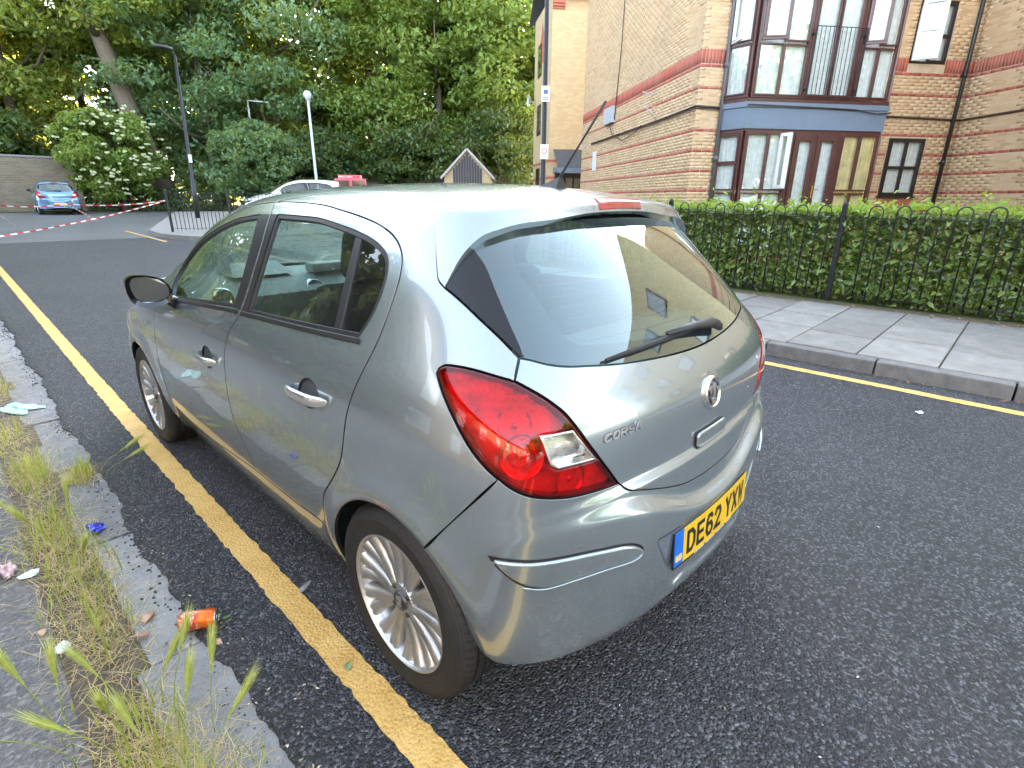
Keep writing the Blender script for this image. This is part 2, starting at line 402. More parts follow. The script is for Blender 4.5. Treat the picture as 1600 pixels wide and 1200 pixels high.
def area2(p): return .5 * np.sum(p[:, 0] * np.roll(p[:, 1], -1) - np.roll(p[:, 0], -1) * p[:, 1])
def inset(p, d):
    """p ccw; d>0 shrinks"""
    t = np.roll(p, -1, 0) - np.roll(p, 1, 0); t /= np.linalg.norm(t, axis=1, keepdims=True) + 1e-12
    return p + np.stack([-t[:, 1], t[:, 0]], 1) * d
def dedupe(p, eps=.0025):
    keep = [0]
    for i in range(1, len(p)):
        if np.linalg.norm(p[i] - p[keep[-1]]) > eps: keep.append(i)
    if len(keep) > 3 and np.linalg.norm(p[keep[-1]] - p[keep[0]]) < eps: keep.pop()
    return p[keep]
PANELS = {}
def panel(name, outer, holes=(), mode='cyl', body='B', step=.022, gap=.0022, off=0., flange=.014, mat=None, parent=None, bev=.0012, holegap=None, offfn=None):
    loops = []
    for k, L3 in enumerate([outer] + list(holes)):
        p = to2d(L3, mode); p = dedupe(p)
        if area2(p) < 0: p = p[::-1]
        g = (gap + bev) if k == 0 else -((holegap if holegap is not None else gap) + bev)
        loops.append(inset(p, g))
    lo = loops[0].min(0); hi = loops[0].max(0); gx = np.arange(lo[0], hi[0], step); gy = np.arange(lo[1], hi[1], step * .866)
    G = np.array([(x + (step / 2 if j % 2 else 0), y) for j, y in enumerate(gy) for x in gx]) if len(gx) and len(gy) else np.zeros((0, 2))
    allb = np.vstack(loops)
    if len(G):
        m = inside(G, loops[0])
        for h in loops[1:]: m &= ~inside(G, h)
        G = G[m]
        if len(G):
            dd = np.full(len(G), 9.)
            for i in range(0, len(allb), 64): dd = np.minimum(dd, np.sqrt(((G[:, None, :] - allb[None, i:i + 64, :])**2).sum(-1)).min(1))
            G = G[dd > step * .5]
    V2 = np.vstack([allb, G]); E = []; b = 0
    for L in loops:
        n = len(L); E += [(b + i, b + (i + 1) % n) for i in range(n)]; b += n
    res = delaunay_2d_cdt([Vector(v) for v in V2], E, [], 0, 1e-7)
    rv = np.array([tuple(v) for v in res[0]]); T = np.array([f for f in res[2] if len(f) == 3])
    cen = rv[T].mean(1); m = inside(cen, loops[0])
    for h in loops[1:]: m &= ~inside(cen, h)
    T = T[m]
    P = from2d(rv, mode, body); Nn = grad(P, body)
    o_ = off if offfn is None else offfn(P)
    P = P + Nn * (np.asarray(o_).reshape(-1, 1) if np.ndim(o_) else o_)
    fn = np.cross(P[T[:, 1]] - P[T[:, 0]], P[T[:, 2]] - P[T[:, 0]]); flip = (fn * Nn[T[:, 0]]).sum(1) < 0
    T[flip] = T[flip][:, ::-1]
    dark = []
    VV = [P]; NN = [Nn]; FF = [tuple(t) for t in T]; base = len(P)
    # map loop verts -> result verts
    if flange > 0:
        orig = {}
        for i, src in enumerate(res[3]):
            for q in src: orig[q] = i
        b = 0
        for k, L in enumerate(loops):
            n = len(L); idx = [orig.get(b + i) for i in range(n)]; b += n
            idx = [i for i in idx if i is not None]; n = len(idx)
            p = P[idx]; nn = Nn[idx]; t = np.roll(p, -1, 0) - np.roll(p, 1, 0); t /= np.linalg.norm(t, axis=1, keepdims=True) + 1e-12
            e = np.cross(t, nn); e /= np.linalg.norm(e, axis=1, keepdims=True) + 1e-12
            # outward: away from the panel; test with 2D orientation
            q2 = to2d(p + e * .004, mode); ins = inside(q2, L)
            sgn = -1 if (ins.mean() > .5) == (k == 0) else 1
            e = e * sgn
            r1 = p + e * bev * .75 - nn * bev * .3; n1 = (nn + e); n1 /= np.linalg.norm(n1, axis=1, keepdims=True)
            r2 = p + e * bev - nn * bev * 1.2; r3 = p + e * bev - nn * flange
            o0 = base; VV += [r1, r2, r3]; NN += [n1, e, e]; base += 3 * n
            rings = [idx, list(range(o0, o0 + n)), list(range(o0 + n, o0 + 2 * n)), list(range(o0 + 2 * n, o0 + 3 * n))]
            a0, a1, b1 = p[0], r1[0], p[1 % n]
            fl = np.dot(np.cross(p[1 % n] - p[0], r1[0] - p[0]), n1[0]) < 0
            for ra, rb in zip(rings[:-1], rings[1:]):
                for i in range(n):
                    j = (i + 1) % n; q = (ra[i], ra[j], rb[j], rb[i]); FF.append(q[::-1] if fl else q)
                    if (ra is rings[2] or (ra is rings[1] and bev < .003)) and name != 'spoiler': dark.append(len(FF) - 1)
    V = np.vstack(VV); Nv = np.vstack(NN)
    me = bpy.data.meshes.new(name); me.from_pydata([tuple(v) for v in V], [], [tuple(int(i) for i in f) for f in FF])
    me.polygons.foreach_set('use_smooth', [True] * len(me.polygons)); me.update()
    me.normals_split_custom_set_from_vertices([tuple(v) for v in Nv])
    if mat: me.materials.append(mat)
    if mat is PAINT and dark:
        me.materials.append(MAT['dark']); mi = np.zeros(len(FF), np.int32); mi[dark] = 1; me.polygons.foreach_set('material_index', mi)  # flange faces coloured black to stand for the shade in the seams
    o = obj(name, me, parent); PANELS.setdefault(name, []).append((V, FF, Nv))
    o['_i'] = len(PANELS[name]) - 1
    return o
def mirrored(o, parent=None, name=None):
    """the same part on the other side of the car (x -> -x)"""
    src = o.name.split('.')[0]; V, FF, Nv = PANELS[src][o['_i']]
    me = bpy.data.meshes.new(src); me.from_pydata([(-v[0], v[1], v[2]) for v in V], [], [tuple(int(i) for i in f[::-1]) for f in FF])
    me.polygons.foreach_set('use_smooth', [True] * len(me.polygons)); me.update()
    me.normals_split_custom_set_from_vertices([(-v[0], v[1], v[2]) for v in Nv])
    for m in o.data.materials: me.materials.append(m)
    mi = np.zeros(len(o.data.polygons), np.int32); o.data.polygons.foreach_get('material_index', mi); me.polygons.foreach_set('material_index', mi)
    return obj(name or src, me, parent if parent is not None else o.parent)
def mir_mesh(o, parent=None):
    me = o.data.copy()
    for v in me.vertices: v.co.x = -v.co.x
    me.flip_normals(); c = obj(o.name.split('.')[0], me, parent if parent is not None else o.parent); return c
def mx_(P): P = np.array(P, float).copy(); P[:, 0] *= -1; return P

CAR = empty('parked_car', (0, 0, 0))
tag(CAR, 'silver five-door hatchback parked in front, seen from behind its left rear corner', 'car')
PAINT = MAT['paint']

RAIL = [(-.79,2.10,.97),(-.74,2.09,1.05),(-.70,2.0,1.13),(-.67,1.88,1.216),(-.65,1.73,1.287),(-.63,1.57,1.336),(-.60,1.41,1.38),(-.58,1.25,1.405),(-.572,1.063,1.413)]
RAIL2 = [(-.572,1.063,1.413),(-.576,.824,1.413),(-.582,.66,1.406),(-.592,.532,1.392),(-.602,.403,1.376),(-.612,.297,1.358),(-.622,.22,1.337),(-.633,.17,1.314),(-.649,.131,1.28),(-.672,.112,1.232),(-.705,.108,1.167),(-.757,.114,1.063),(-.788,.126,1.006),(-.826,.150,.922),(-.84,.168,.859),(-.851,.21,.711),(-.854,.252,.644),(-.855,.301,.585),(-.854,.339,.542),(-.853,.358,.503),(-.853,.364,.44),(-.845,.362,.395)]
BS = [(-.572,1.063,1.413),(-.61,1.026,1.372),(-.656,1.001,1.296),(-.71,.985,1.191),(-.769,.979,1.07),(-.796,.98,1.02),(-.813,1.0,.984),(-.828,1.028,.949),(-.844,1.045,.9),(-.857,1.06,.81),(-.86,1.071,.731),(-.86,1.07,.65),(-.858,1.055,.571),(-.856,1.015,.513),(-.853,.98,.473),(-.85,.964,.438),(-.842,.96,.388)]
FS = [(-.82,2.05,.318),(-.844,2.085,.441),(-.849,2.10,.518),(-.852,2.092,.611),(-.853,2.077,.707),(-.85,2.043,.803),(-.829,2.03,.907),(-.79,2.10,.97)]
DBF = [(-.842,.96,.388),(-.835,1.2,.370),(-.825,1.65,.335),(-.82,2.05,.318)]
DBR = [(-.845,.362,.395),(-.842,.6,.388),(-.842,.96,.388)]
FW_T = [(-.80,1.85,.965),(-.752,1.93,1.036),(-.70,1.905,1.145),(-.66,1.78,1.23),(-.635,1.54,1.308),(-.62,1.36,1.345),(-.612,1.12,1.367)]
FW_R = [(-.612,1.12,1.367),(-.673,1.085,1.262),(-.739,1.065,1.131),(-.785,1.055,1.028)]
FW_B = [(-.785,1.055,1.028),(-.80,1.5,.995),(-.80,1.85,.965)]
RW_T = [(-.613,.965,1.372),(-.613,.777,1.37),(-.614,.636,1.366),(-.622,.501,1.351),(-.628,.391,1.336),(-.635,.3,1.319),(-.644,.234,1.299),(-.654,.192,1.276),(-.67,.17,1.244),(-.694,.161,1.195),(-.717,.164,1.149),(-.74,.177,1.103),(-.765,.2,1.057)]
RW_B = [(-.765,.2,1.057),(-.778,.476,1.044),(-.79,.935,1.026)]
RW_F = [(-.79,.935,1.026),(-.769,.938,1.07),(-.71,.945,1.191),(-.656,.955,1.296),(-.613,.965,1.372)]
def arch(cy, a0, a1, r=.326, n=24): return [(-.85, cy + r * math.cos(a), .305 + r * math.sin(a)) for a in np.linspace(math.radians(a0), math.radians(a1), n)]
BSEAM = [(-.843,-.165,.585),(-.824,-.288,.73),(-.779,-.37,.836)]
LAMP_F = [(-.779,-.37,.836),(-.795,-.334,.868),(-.799,-.296,.9),(-.793,-.245,.942),(-.778,-.19,.983),(-.762,-.147,1.019),(-.754,-.134,1.034),(-.743,-.147,1.048),(-.733,-.18,1.052),(-.717,-.232,1.05),(-.695,-.284,1.041),(-.672,-.318,1.032)]
LAMP_I = [(-.672,-.318,1.032),(-.643,-.361,1.006),(-.621,-.39,.983),(-.601,-.415,.957),(-.585,-.436,.925),(-.557,-.457,.876),(-.525,-.476,.825),(-.488,-.489,.773),(-.466,-.501,.738)]
LAMP_B = [(-.466,-.501,.738),(-.51,-.493,.739),(-.568,-.474,.746),(-.63,-.454,.757),(-.688,-.434,.773),(-.728,-.415,.789),(-.761,-.391,.813),(-.779,-.37,.836)]
TGS = [(-.672,-.318,1.032),(-.633,-.297,1.074)]
GL = [(-.633,-.297,1.074),(-.645,-.241,1.116),(-.653,-.181,1.153),(-.656,-.122,1.186),(-.658,-.061,1.215)]
SPS = [(-.658,-.061,1.215),(-.655,-.033,1.231),(-.641,-.011,1.261),(-.62,.016,1.303),(-.589,.046,1.35),(-.569,.056,1.372),(-.532,.057,1.397),(-.481,.065,1.42)]
GB = [(-.633,-.297,1.074),(-.617,-.312,1.07),(-.586,-.338,1.058),(-.546,-.36,1.048),(-.471,-.384,1.038),(-.369,-.409,1.027),(-.237,-.432,1.018),(-.1,-.445,1.012),(0,-.448,1.010)]
GB = GB + [(-x, y, z) for x, y, z in GB[-2::-1]]
DITCH_R = [(-.481,.065,1.42),(-.490,.3,1.45),(-.498,.66,1.46)]
DITCH_F = [(-.498,.66,1.46),(-.50,1.06,1.455),(-.505,1.3,1.44),(-.53,1.45,1.41),(-.575,1.7,1.32),(-.62,1.95,1.19),(-.665,2.16,1.06),(-.70,2.28,.985)]

# --- quarter panels, roof rails, doors, wings, sills
qp = panel('quarter_panel', loop(RAIL2, [(-.845,.362,.395),(-.815,.35,.29),(-.78,.345,.235)], [(-.78,.345,.235),(-.80,.318,.235)], [(-.80,.318,.235)] + arch(0, 0, 58, n=8), arch(0, 58, 121), BSEAM, LAMP_F, TGS, GL, SPS, DITCH_R, [(-.498,.66,1.46),(-.545,.86,1.44),(-.572,1.063,1.413)]), mode='cyl', step=.02, mat=PAINT, parent=CAR)
mirrored(qp)
rl = panel('roof_rail', loop(RAIL, [(-.572,1.063,1.413),(-.545,.86,1.44),(-.498,.66,1.46)], DITCH_F, [(-.70,2.28,.985),(-.79,2.10,.97)]), step=.025, mat=PAINT, parent=CAR, gap=.001)
mirrored(rl)
def ell(y, z, ry, rz, n=20): return np.array([(-.85, y + ry * math.cos(a), z + rz * math.sin(a)) for a in np.linspace(0, 2 * math.pi, n, endpoint=False)])
fwl = loop(FW_T, FW_R, FW_B); rwl = loop(RW_T, RW_B, RW_F)
HAND = [(1.258, .803), (.385, .866)]
CUP = (.062, .047)
def handle(parent, y, z):
    cup = panel('handle_cup', ell(y, z, CUP[0] + .004, CUP[1] + .004), mode='cyl', step=.012, flange=0, gap=0, bev=0, mat=PAINT, parent=parent,
                offfn=lambda P: -.034 * np.sqrt(np.clip(1 - ((P[:, 1] - y) / (CUP[0] + .004))**2 - ((P[:, 2] - z) / (CUP[1] + .004))**2, 0, 1)))
    # recompute the bowl's own normals
    cup.data.free_custom_normals() if hasattr(cup.data, 'free_custom_normals') else None
    x0 = -float(c_side(np.array(y), np.array(z))); pts = []; m = MB(); n = 14; rows = []
    V = []; K = 12
    for i in range(n + 1):
        t = i / n; yy = y + .118 - .236 * t; bul = 1 - (2 * t - 1)**4
        xx = -float(c_side(np.array(yy), np.array(z))) - .006 - .026 * bul; h = .0135 + .0045 * bul; d = .005 + .006 * bul
        if i in (0, n): h *= .55; d *= .4
        for k in range(K):
            a = 2 * math.pi * k / K; ca, sa = math.cos(a), math.sin(a)
            V.append((xx + d * math.copysign(abs(ca)**.7, ca), yy, z - .002 + h * math.copysign(abs(sa)**.6, sa) + .006 * (t - .5)))
    Fc = [(i * K + k, i * K + (k + 1) % K, (i + 1) * K + (k + 1) % K, (i + 1) * K + k) for i in range(n) for k in range(K)] + [tuple(range(K)), tuple(n * K + k for k in range(K))]
    m.add(V, Fc, True); hd = m.build('door_handle', MAT['handle'], parent)
    return cup, hd
MAT['handle'] = paint_mat('handle_paint', (.55, .58, .57), .8)
doors = []
for nm, outl, hole, hy in (('front_door', loop(RAIL, BS, DBF, FS), fwl, HAND[0]), ('rear_door', loop(RAIL2, DBR, BS[::-1]), rwl, HAND[1])):
    d = panel(nm, outl, [hole, ell(hy[0], hy[1], *CUP)], mat=PAINT, parent=CAR, step=.02, holegap=.0)
    dm = mirrored(d); doors.append((d, dm))
    cup, hd = handle(d, *hy); mirrored(cup, dm); mir_mesh(hd, dm)
    p2 = to2d(hole, 'cyl'); p2 = dedupe(p2)
    if area2(p2) < 0: p2 = p2[::-1]
    inn = from2d(inset(p2, .016), 'cyl', 'B')
    tr = panel('window_trim', hole, [inn], mat=MAT['black_trim'], parent=d, off=-.003, gap=.0, step=.012, flange=.012, bev=.002); mirrored(tr, dm)
    gl = panel('window_glass', from2d(inset(p2, .008), 'cyl', 'B'), mat=MAT['glass'], parent=d, off=-.011, gap=0, flange=0, bev=0, step=.03); mirrored(gl, dm)
(fd, fdm), (rd, rdm) = doors
def strip(pts, wa, wb):
    """polygon around a 3D polyline, widths in z"""
    P = crom(pts, .02); return np.vstack([P + np.array([0, 0, wa]), (P + np.array([0, 0, wb]))[::-1]])
for par, parm, pts in ((fd, fdm, [(-.79,1.00,1.020),(-.80,1.5,.988),(-.80,1.875,.957)]), (rd, rdm, [(-.765,.185,1.050),(-.778,.476,1.037),(-.79,.97,1.019)])):
    s_ = panel('belt_moulding', strip(pts, .009, -.009), mat=MAT['black_trim'], parent=par, off=.005, gap=0, step=.02, flange=.009, bev=.003); mirrored(s_, parm)
off = lambda pts, dy: [(x, y + dy, z) for x, y, z in pts]
bp1 = panel('pillar_cover', loop(FW_R, [(-.785,1.055,1.028),(-.790,.99,1.03)], [(-.790,.99,1.03),(-.769,.987,1.07),(-.71,.993,1.191),(-.656,1.009,1.296),(-.612,1.034,1.368)], [(-.612,1.034,1.368),(-.612,1.12,1.367)]), mat=MAT['black_trim'], parent=fd, off=.0012, gap=.0, step=.02, flange=.004, bev=.001); mirrored(bp1, fdm)
bp2 = panel('pillar_cover', loop([(-.790,.972,1.03),(-.769,.971,1.07),(-.71,.977,1.191),(-.656,.993,1.296),(-.612,1.018,1.369)], [(-.612,1.018,1.369),(-.613,.965,1.372)], RW_F[::-1], [(-.79,.935,1.026),(-.790,.972,1.03)]), mat=MAT['black_trim'], parent=rd, off=.0012, gap=.0, step=.02, flange=.004, bev=.001); mirrored(bp2, rdm)
dv = panel('window_divider', loop([(-.63,.395,1.334),(-.70,.368,1.195),(-.768,.343,1.056)], [(-.768,.343,1.056),(-.768,.308,1.056)], [(-.768,.308,1.056),(-.70,.332,1.195),(-.63,.358,1.330)], [(-.63,.358,1.330),(-.63,.395,1.334)]), mat=MAT['black_trim'], parent=rd, off=-.006, gap=0, step=.02, flange=.006, bev=.002); mirrored(dv, rdm)
sill = panel('sill', loop(DBR + DBF[1:], [(-.82,2.05,.318),(-.80,2.13,.25),(-.77,2.14,.20)], [(-.77,2.14,.20),(-.77,1.2,.225),(-.775,.362,.235)], [(-.775,.362,.235),(-.845,.362,.395)]), mat=PAINT, parent=CAR, step=.025); mirrored(sill)
wing = panel('front_wing', loop(FS[::-1], [(-.82,2.05,.318),(-.80,2.14,.25)], [(-.80,2.14,.25),(-.82,2.19,.25)], [(-.82,2.19,.25)] + arch(2.511, 178, 120, n=10), arch(2.511, 120, 30), [(-.84,2.793,.468),(-.82,2.90,.52),(-.80,2.98,.58)], [(-.80,2.98,.58),(-.79,2.97,.66),(-.765,2.90,.79)], [(-.765,2.90,.79),(-.775,2.6,.885),(-.785,2.35,.94),(-.79,2.10,.97)]), mat=PAINT, parent=CAR, step=.025); mirrored(wing)
rep = MB(); rep.box((-.857, 2.19, .80), (.012, .045, .022), bev=.004); rep.build('side_repeater', MAT['lens_clear'], wing)
# --- roof, windscreen, bonnet, nose
roofseam = [(-.481,.065,1.42),(-.35,.085,1.44),(-.18,.098,1.455),(0,.102,1.46)]; roofseam = roofseam + [(-x, y, z) for x, y, z in roofseam[-2::-1]]
wtop = [(-.505,1.3,1.44),(-.42,1.375,1.44),(-.25,1.425,1.45),(0,1.44,1.45)]; wtop = wtop + [(-x, y, z) for x, y, z in wtop[-2::-1]]
ditch = DITCH_R + DITCH_F[1:3]
roof = panel('roof', loop(roofseam, mx_(ditch), wtop[::-1], ditch[::-1]), mode='ver', step=.03, mat=PAINT, parent=CAR)
wside = DITCH_F[2:]
cowl = [(-.70,2.28,.985),(-.5,2.40,1.0),(-.25,2.455,1.0),(0,2.47,1.0)]; cowl = cowl + [(-x, y, z) for x, y, z in cowl[-2::-1]]
panel('windscreen', loop(wtop, mx_(wside), cowl[::-1], wside[::-1]), mode='ver', step=.04, mat=MAT['glass'], parent=CAR, off=-.003, flange=.004)
bonb = [(-.765,2.90,.79),(-.6,3.10,.78),(-.3,3.19,.77),(0,3.21,.76)]; bonb = bonb + [(-x, y, z) for x, y, z in bonb[-2::-1]]
bons = [(-.765,2.90,.79),(-.775,2.6,.885),(-.785,2.35,.94),(-.78,2.16,.97)]
panel('bonnet', loop(bons, [(-.78,2.16,.97),(-.70,2.30,.985)], cowl, [(.70,2.30,.985),(.78,2.16,.97)], mx_(bons)[::-1], bonb[::-1]), mode='ver', step=.04, mat=PAINT, parent=CAR)
hl = [(-.765,2.90,.79),(-.79,2.97,.66),(-.70,3.10,.60),(-.50,3.22,.60),(-.45,3.21,.70),(-.55,3.12,.775)]
hlp = panel('headlamp', loop(hl + hl[:1]), mode='sphF', step=.04, mat=MAT['lens_clear'], parent=CAR, flange=.05); mirrored(hlp)
hb = panel('headlamp_bowl', loop(hl + hl[:1]), mode='sphF', step=.04, mat=MAT['silver_refl'], parent=hlp, off=-.045, flange=0); 
fb = [(-.80,2.98,.58),(-.70,3.10,.60),(-.50,3.22,.60),(-.3,3.28,.62),(0,3.31,.63)]; fb = fb + [(-x, y, z) for x, y, z in fb[-2::-1]]
fbl = [(-.84,2.793,.468),(-.82,2.84,.36),(-.80,2.85,.24),(-.5,3.15,.20),(0,3.24,.19)]; fbl = fbl + [(-x, y, z) for x, y, z in fbl[-2::-1]]
panel('front_bumper', loop([(-.84,2.793,.468),(-.82,2.90,.52),(-.80,2.98,.58)], fb, [(.80,2.98,.58),(.82,2.90,.52),(.84,2.793,.468)], fbl[::-1]), mode='sphF', step=.04, mat=PAINT, parent=CAR)
gr = [(-.5,3.22,.60),(-.45,3.23,.70),(0,3.27,.75),(.45,3.23,.70),(.5,3.22,.60),(.3,3.28,.62),(0,3.31,.63),(-.3,3.28,.62)]
panel('front_grille', loop(gr + gr[:1]), mode='sphF', step=.05, mat=MAT['black_trim'], parent=CAR, off=-.005)
# --- tailgate, rear screen, spoiler, bumper
tgb = [(-.466,-.501,.738),(-.447,-.518,.717),(-.40,-.525,.703),(-.349,-.529,.688),(-.188,-.534,.650),(-.08,-.538,.640),(0,-.54,.638)]; tgb = tgb + [(-x, y, z) for x, y, z in tgb[-2::-1]]
tg = panel('tailgate', loop(TGS[::-1], LAMP_I, tgb, mx_(LAMP_I)[::-1], mx_(TGS), GB[::-1]), mode='sph', step=.0085, mat=PAINT, parent=CAR)
splow = [(-.658,-.061,1.215),(-.647,-.064,1.235),(-.612,-.07,1.284),(-.58,-.08,1.318),(-.55,-.09,1.34),(-.51,-.105,1.356),(-.44,-.12,1.372),(-.33,-.14,1.385),(-.18,-.145,1.392),(0,-.148,1.393)]
spfull = splow + [(-x, y, z) for x, y, z in splow[-2::-1]]
spo = panel('spoiler', loop(SPS, roofseam, mx_(SPS)[::-1], spfull[::-1]), mode='sph', body='SP', step=.014, mat=PAINT, parent=tg, flange=.032, gap=.0015)
gtop = [(-.655,-.05,1.222),(-.60,-.03,1.30),(-.5,-.06,1.36),(-.3,-.08,1.40),(0,-.09,1.41)]; gtop = gtop + [(-x, y, z) for x, y, z in gtop[-2::-1]]
glass_outline = loop(GL[::-1], GB, mx_(GL), gtop[::-1])
rg = panel('rear_window', glass_outline, mode='sph', step=.03, mat=MAT['rear_glass'], parent=tg, off=-.001, flange=.006, gap=.0025)
fri = [(-.489,-.139,1.294),(-.504,-.181,1.248),(-.500,-.244,1.188),(-.495,-.299,1.133),(-.488,-.323,1.107),(-.469,-.339,1.092),(-.403,-.36,1.080),(-.2,-.39,1.066),(0,-.40,1.062)]
fri = fri + [(-x, y, z) for x, y, z in fri[-2::-1]]
frt = [(-.489,-.139,1.294),(-.465,-.12,1.319),(-.435,-.116,1.336),(-.336,-.117,1.362),(-.199,-.10,1.385),(0,-.09,1.392)]; frt = frt + [(-x, y, z) for x, y, z in frt[-2::-1]]
MAT['frit'] = simple('black_frit', (.030, .032, .05), .5, 0, .1, 20)
panel('window_border', glass_outline, [loop(fri, frt[::-1])], mode='sph', step=.025, mat=MAT['frit'], parent=rg, off=-.006, flange=0, gap=.004, holegap=0)
gd = [(-.560,-.060,1.308),(-.570,-.119,1.271),(-.587,-.176,1.212),(-.604,-.238,1.147),(-.615,-.285,1.097),(-.622,-.305,1.073)]
qg = panel('corner_glass', loop(GL[::-1], [(-.633,-.297,1.074),(-.622,-.305,1.073)], gd[::-1], [(-.560,-.060,1.308),(-.612,-.066,1.284),(-.652,-.063,1.228),(-.658,-.061,1.215)]), mode='sph', step=.025, mat=MAT['privacy'], parent=tg, off=.0015, flange=.004, gap=.003, bev=.0015); mirrored(qg)
def onrear(x, z, o=0., body='B'):
    x = np.atleast_1d(np.asarray(x, float)); z = np.atleast_1d(np.asarray(z, float)) + 0 * x
    O = np.stack([x, np.full_like(x, .25), z], 1); P = cast(O, np.tile([[0, -1., 0]], (len(x), 1)), body, .02, 1.2)
    return P + grad(P, body) * o
hm = MB()
for i in range(11):
    z = 1.09 + i * .026; w = .485 - .012 * abs(i - 5) - .1 * max(0, (i - 8) / 2)
    P = onrear(np.linspace(-w, w, 26), np.full(26, z), -.004); Q = onrear(np.linspace(-w, w, 26), np.full(26, z + .0022), -.004)
    hm.add(list(P) + list(Q), [(k, k + 1, 27 + k, 26 + k) for k in range(25)])
hm.build('heater_lines', MAT['black_trim'], rg)
# high brake lamp in the spoiler edge
def patch(name, x0, x1, z0, z1, body, off_, mat, parent, flange=.012, step=.015, bev=.002, rad=.006):
    pts = []
    for cx, cz, a0 in ((x1 - rad, z1 - rad, 0), (x0 + rad, z1 - rad, 90), (x0 + rad, z0 + rad, 180), (x1 - rad, z0 + rad, 270)):
        for a in np.linspace(a0, a0 + 90, 6): pts.append((cx + rad * math.cos(math.radians(a)), cz + rad * math.sin(math.radians(a))))
    pts = np.array(pts); P = onrear(pts[:, 0], pts[:, 1], 0, body)
    P = np.vstack([crom([P[i], P[(i + 1) % len(P)]], .01)[:-1] for i in range(len(P))])
    return panel(name, P, mode='sph', body=body, step=step, mat=mat, parent=parent, off=off_, gap=0, flange=flange, bev=bev)
MAT['lamp_dark'] = simple('dark_red_plastic', (.30, .03, .03), .16, 0, .25, 30, coat=1)
bl = patch('high_brake_lamp', -.118, .118, 1.400, 1.432, 'SP', .004, MAT['lamp_dark'], spo, .03)
# rear bumper
bb = [(-.80,-.285,.302),(-.775,-.335,.285),(-.74,-.375,.272),(-.69,-.41,.262),(-.62,-.44,.258),(-.52,-.475,.262),(-.40,-.51,.275),(-.28,-.54,.30),(-.15,-.553,.315),(0,-.557,.318)]
bbf = bb + [(-x, y, z) for x, y, z in bb[-2::-1]]
bump_ = panel('rear_bumper', loop(BSEAM[::-1], arch(0, 121, 180, n=14)[:-1] + [(-.80,-.32,.302)], [(-.80,-.32,.302)] + bbf[1:-1] + [(.80,-.32,.302)], mx_(arch(0, 121, 180, n=14)[:-1] + [(-.80,-.32,.302)])[::-1], mx_(BSEAM), mx_(LAMP_B)[::-1], tgb[::-1], LAMP_B), mode='sph', step=.0085, mat=PAINT, parent=CAR, gap=.0006, flange=.03)
st = [(-.798,-.358,.636),(-.763,-.397,.627),(-.72,-.425,.616),(-.64,-.46,.605),(-.552,-.494,.598),(-.467,-.524,.588),(-.427,-.534,.572),(-.405,-.54,.548),(-.425,-.535,.538),(-.515,-.508,.538),(-.606,-.472,.533),(-.69,-.436,.532),(-.74,-.41,.552),(-.77,-.388,.585),(-.788,-.372,.612)]
bs_ = panel('bumper_moulding', loop(st + st[:1]), mode='sph', step=.014, mat=PAINT, parent=bump_, off=.010, gap=.001, flange=.016, bev=.007); mirrored(bs_)
low_ = crom(st[7:13], .012); lowp = from2d(to2d(low_, 'sph') + np.array([0, -.0075]), 'sph', 'B'); lowp = lowp + grad(lowp) * .0015
lt_ = MB(); lt_.tube([Vector(p) for p in lowp], [.001] + [.0042] * (len(lowp) - 2) + [.001], 8); lo_ = lt_.build('moulding_glint_tube', PAINT, bump_); mir_mesh(lo_)  # paint tube added so its top catches the sky as a bright line
bg_ = panel('moulding_gap_shade', loop(st + st[:1]), mode='sph', step=.014, mat=MAT['black_trim'], parent=bump_, off=.0012, gap=-.003, flange=.002, bev=.0005); mirrored(bg_)  # black underlay showing past the moulding, standing for the shade around it
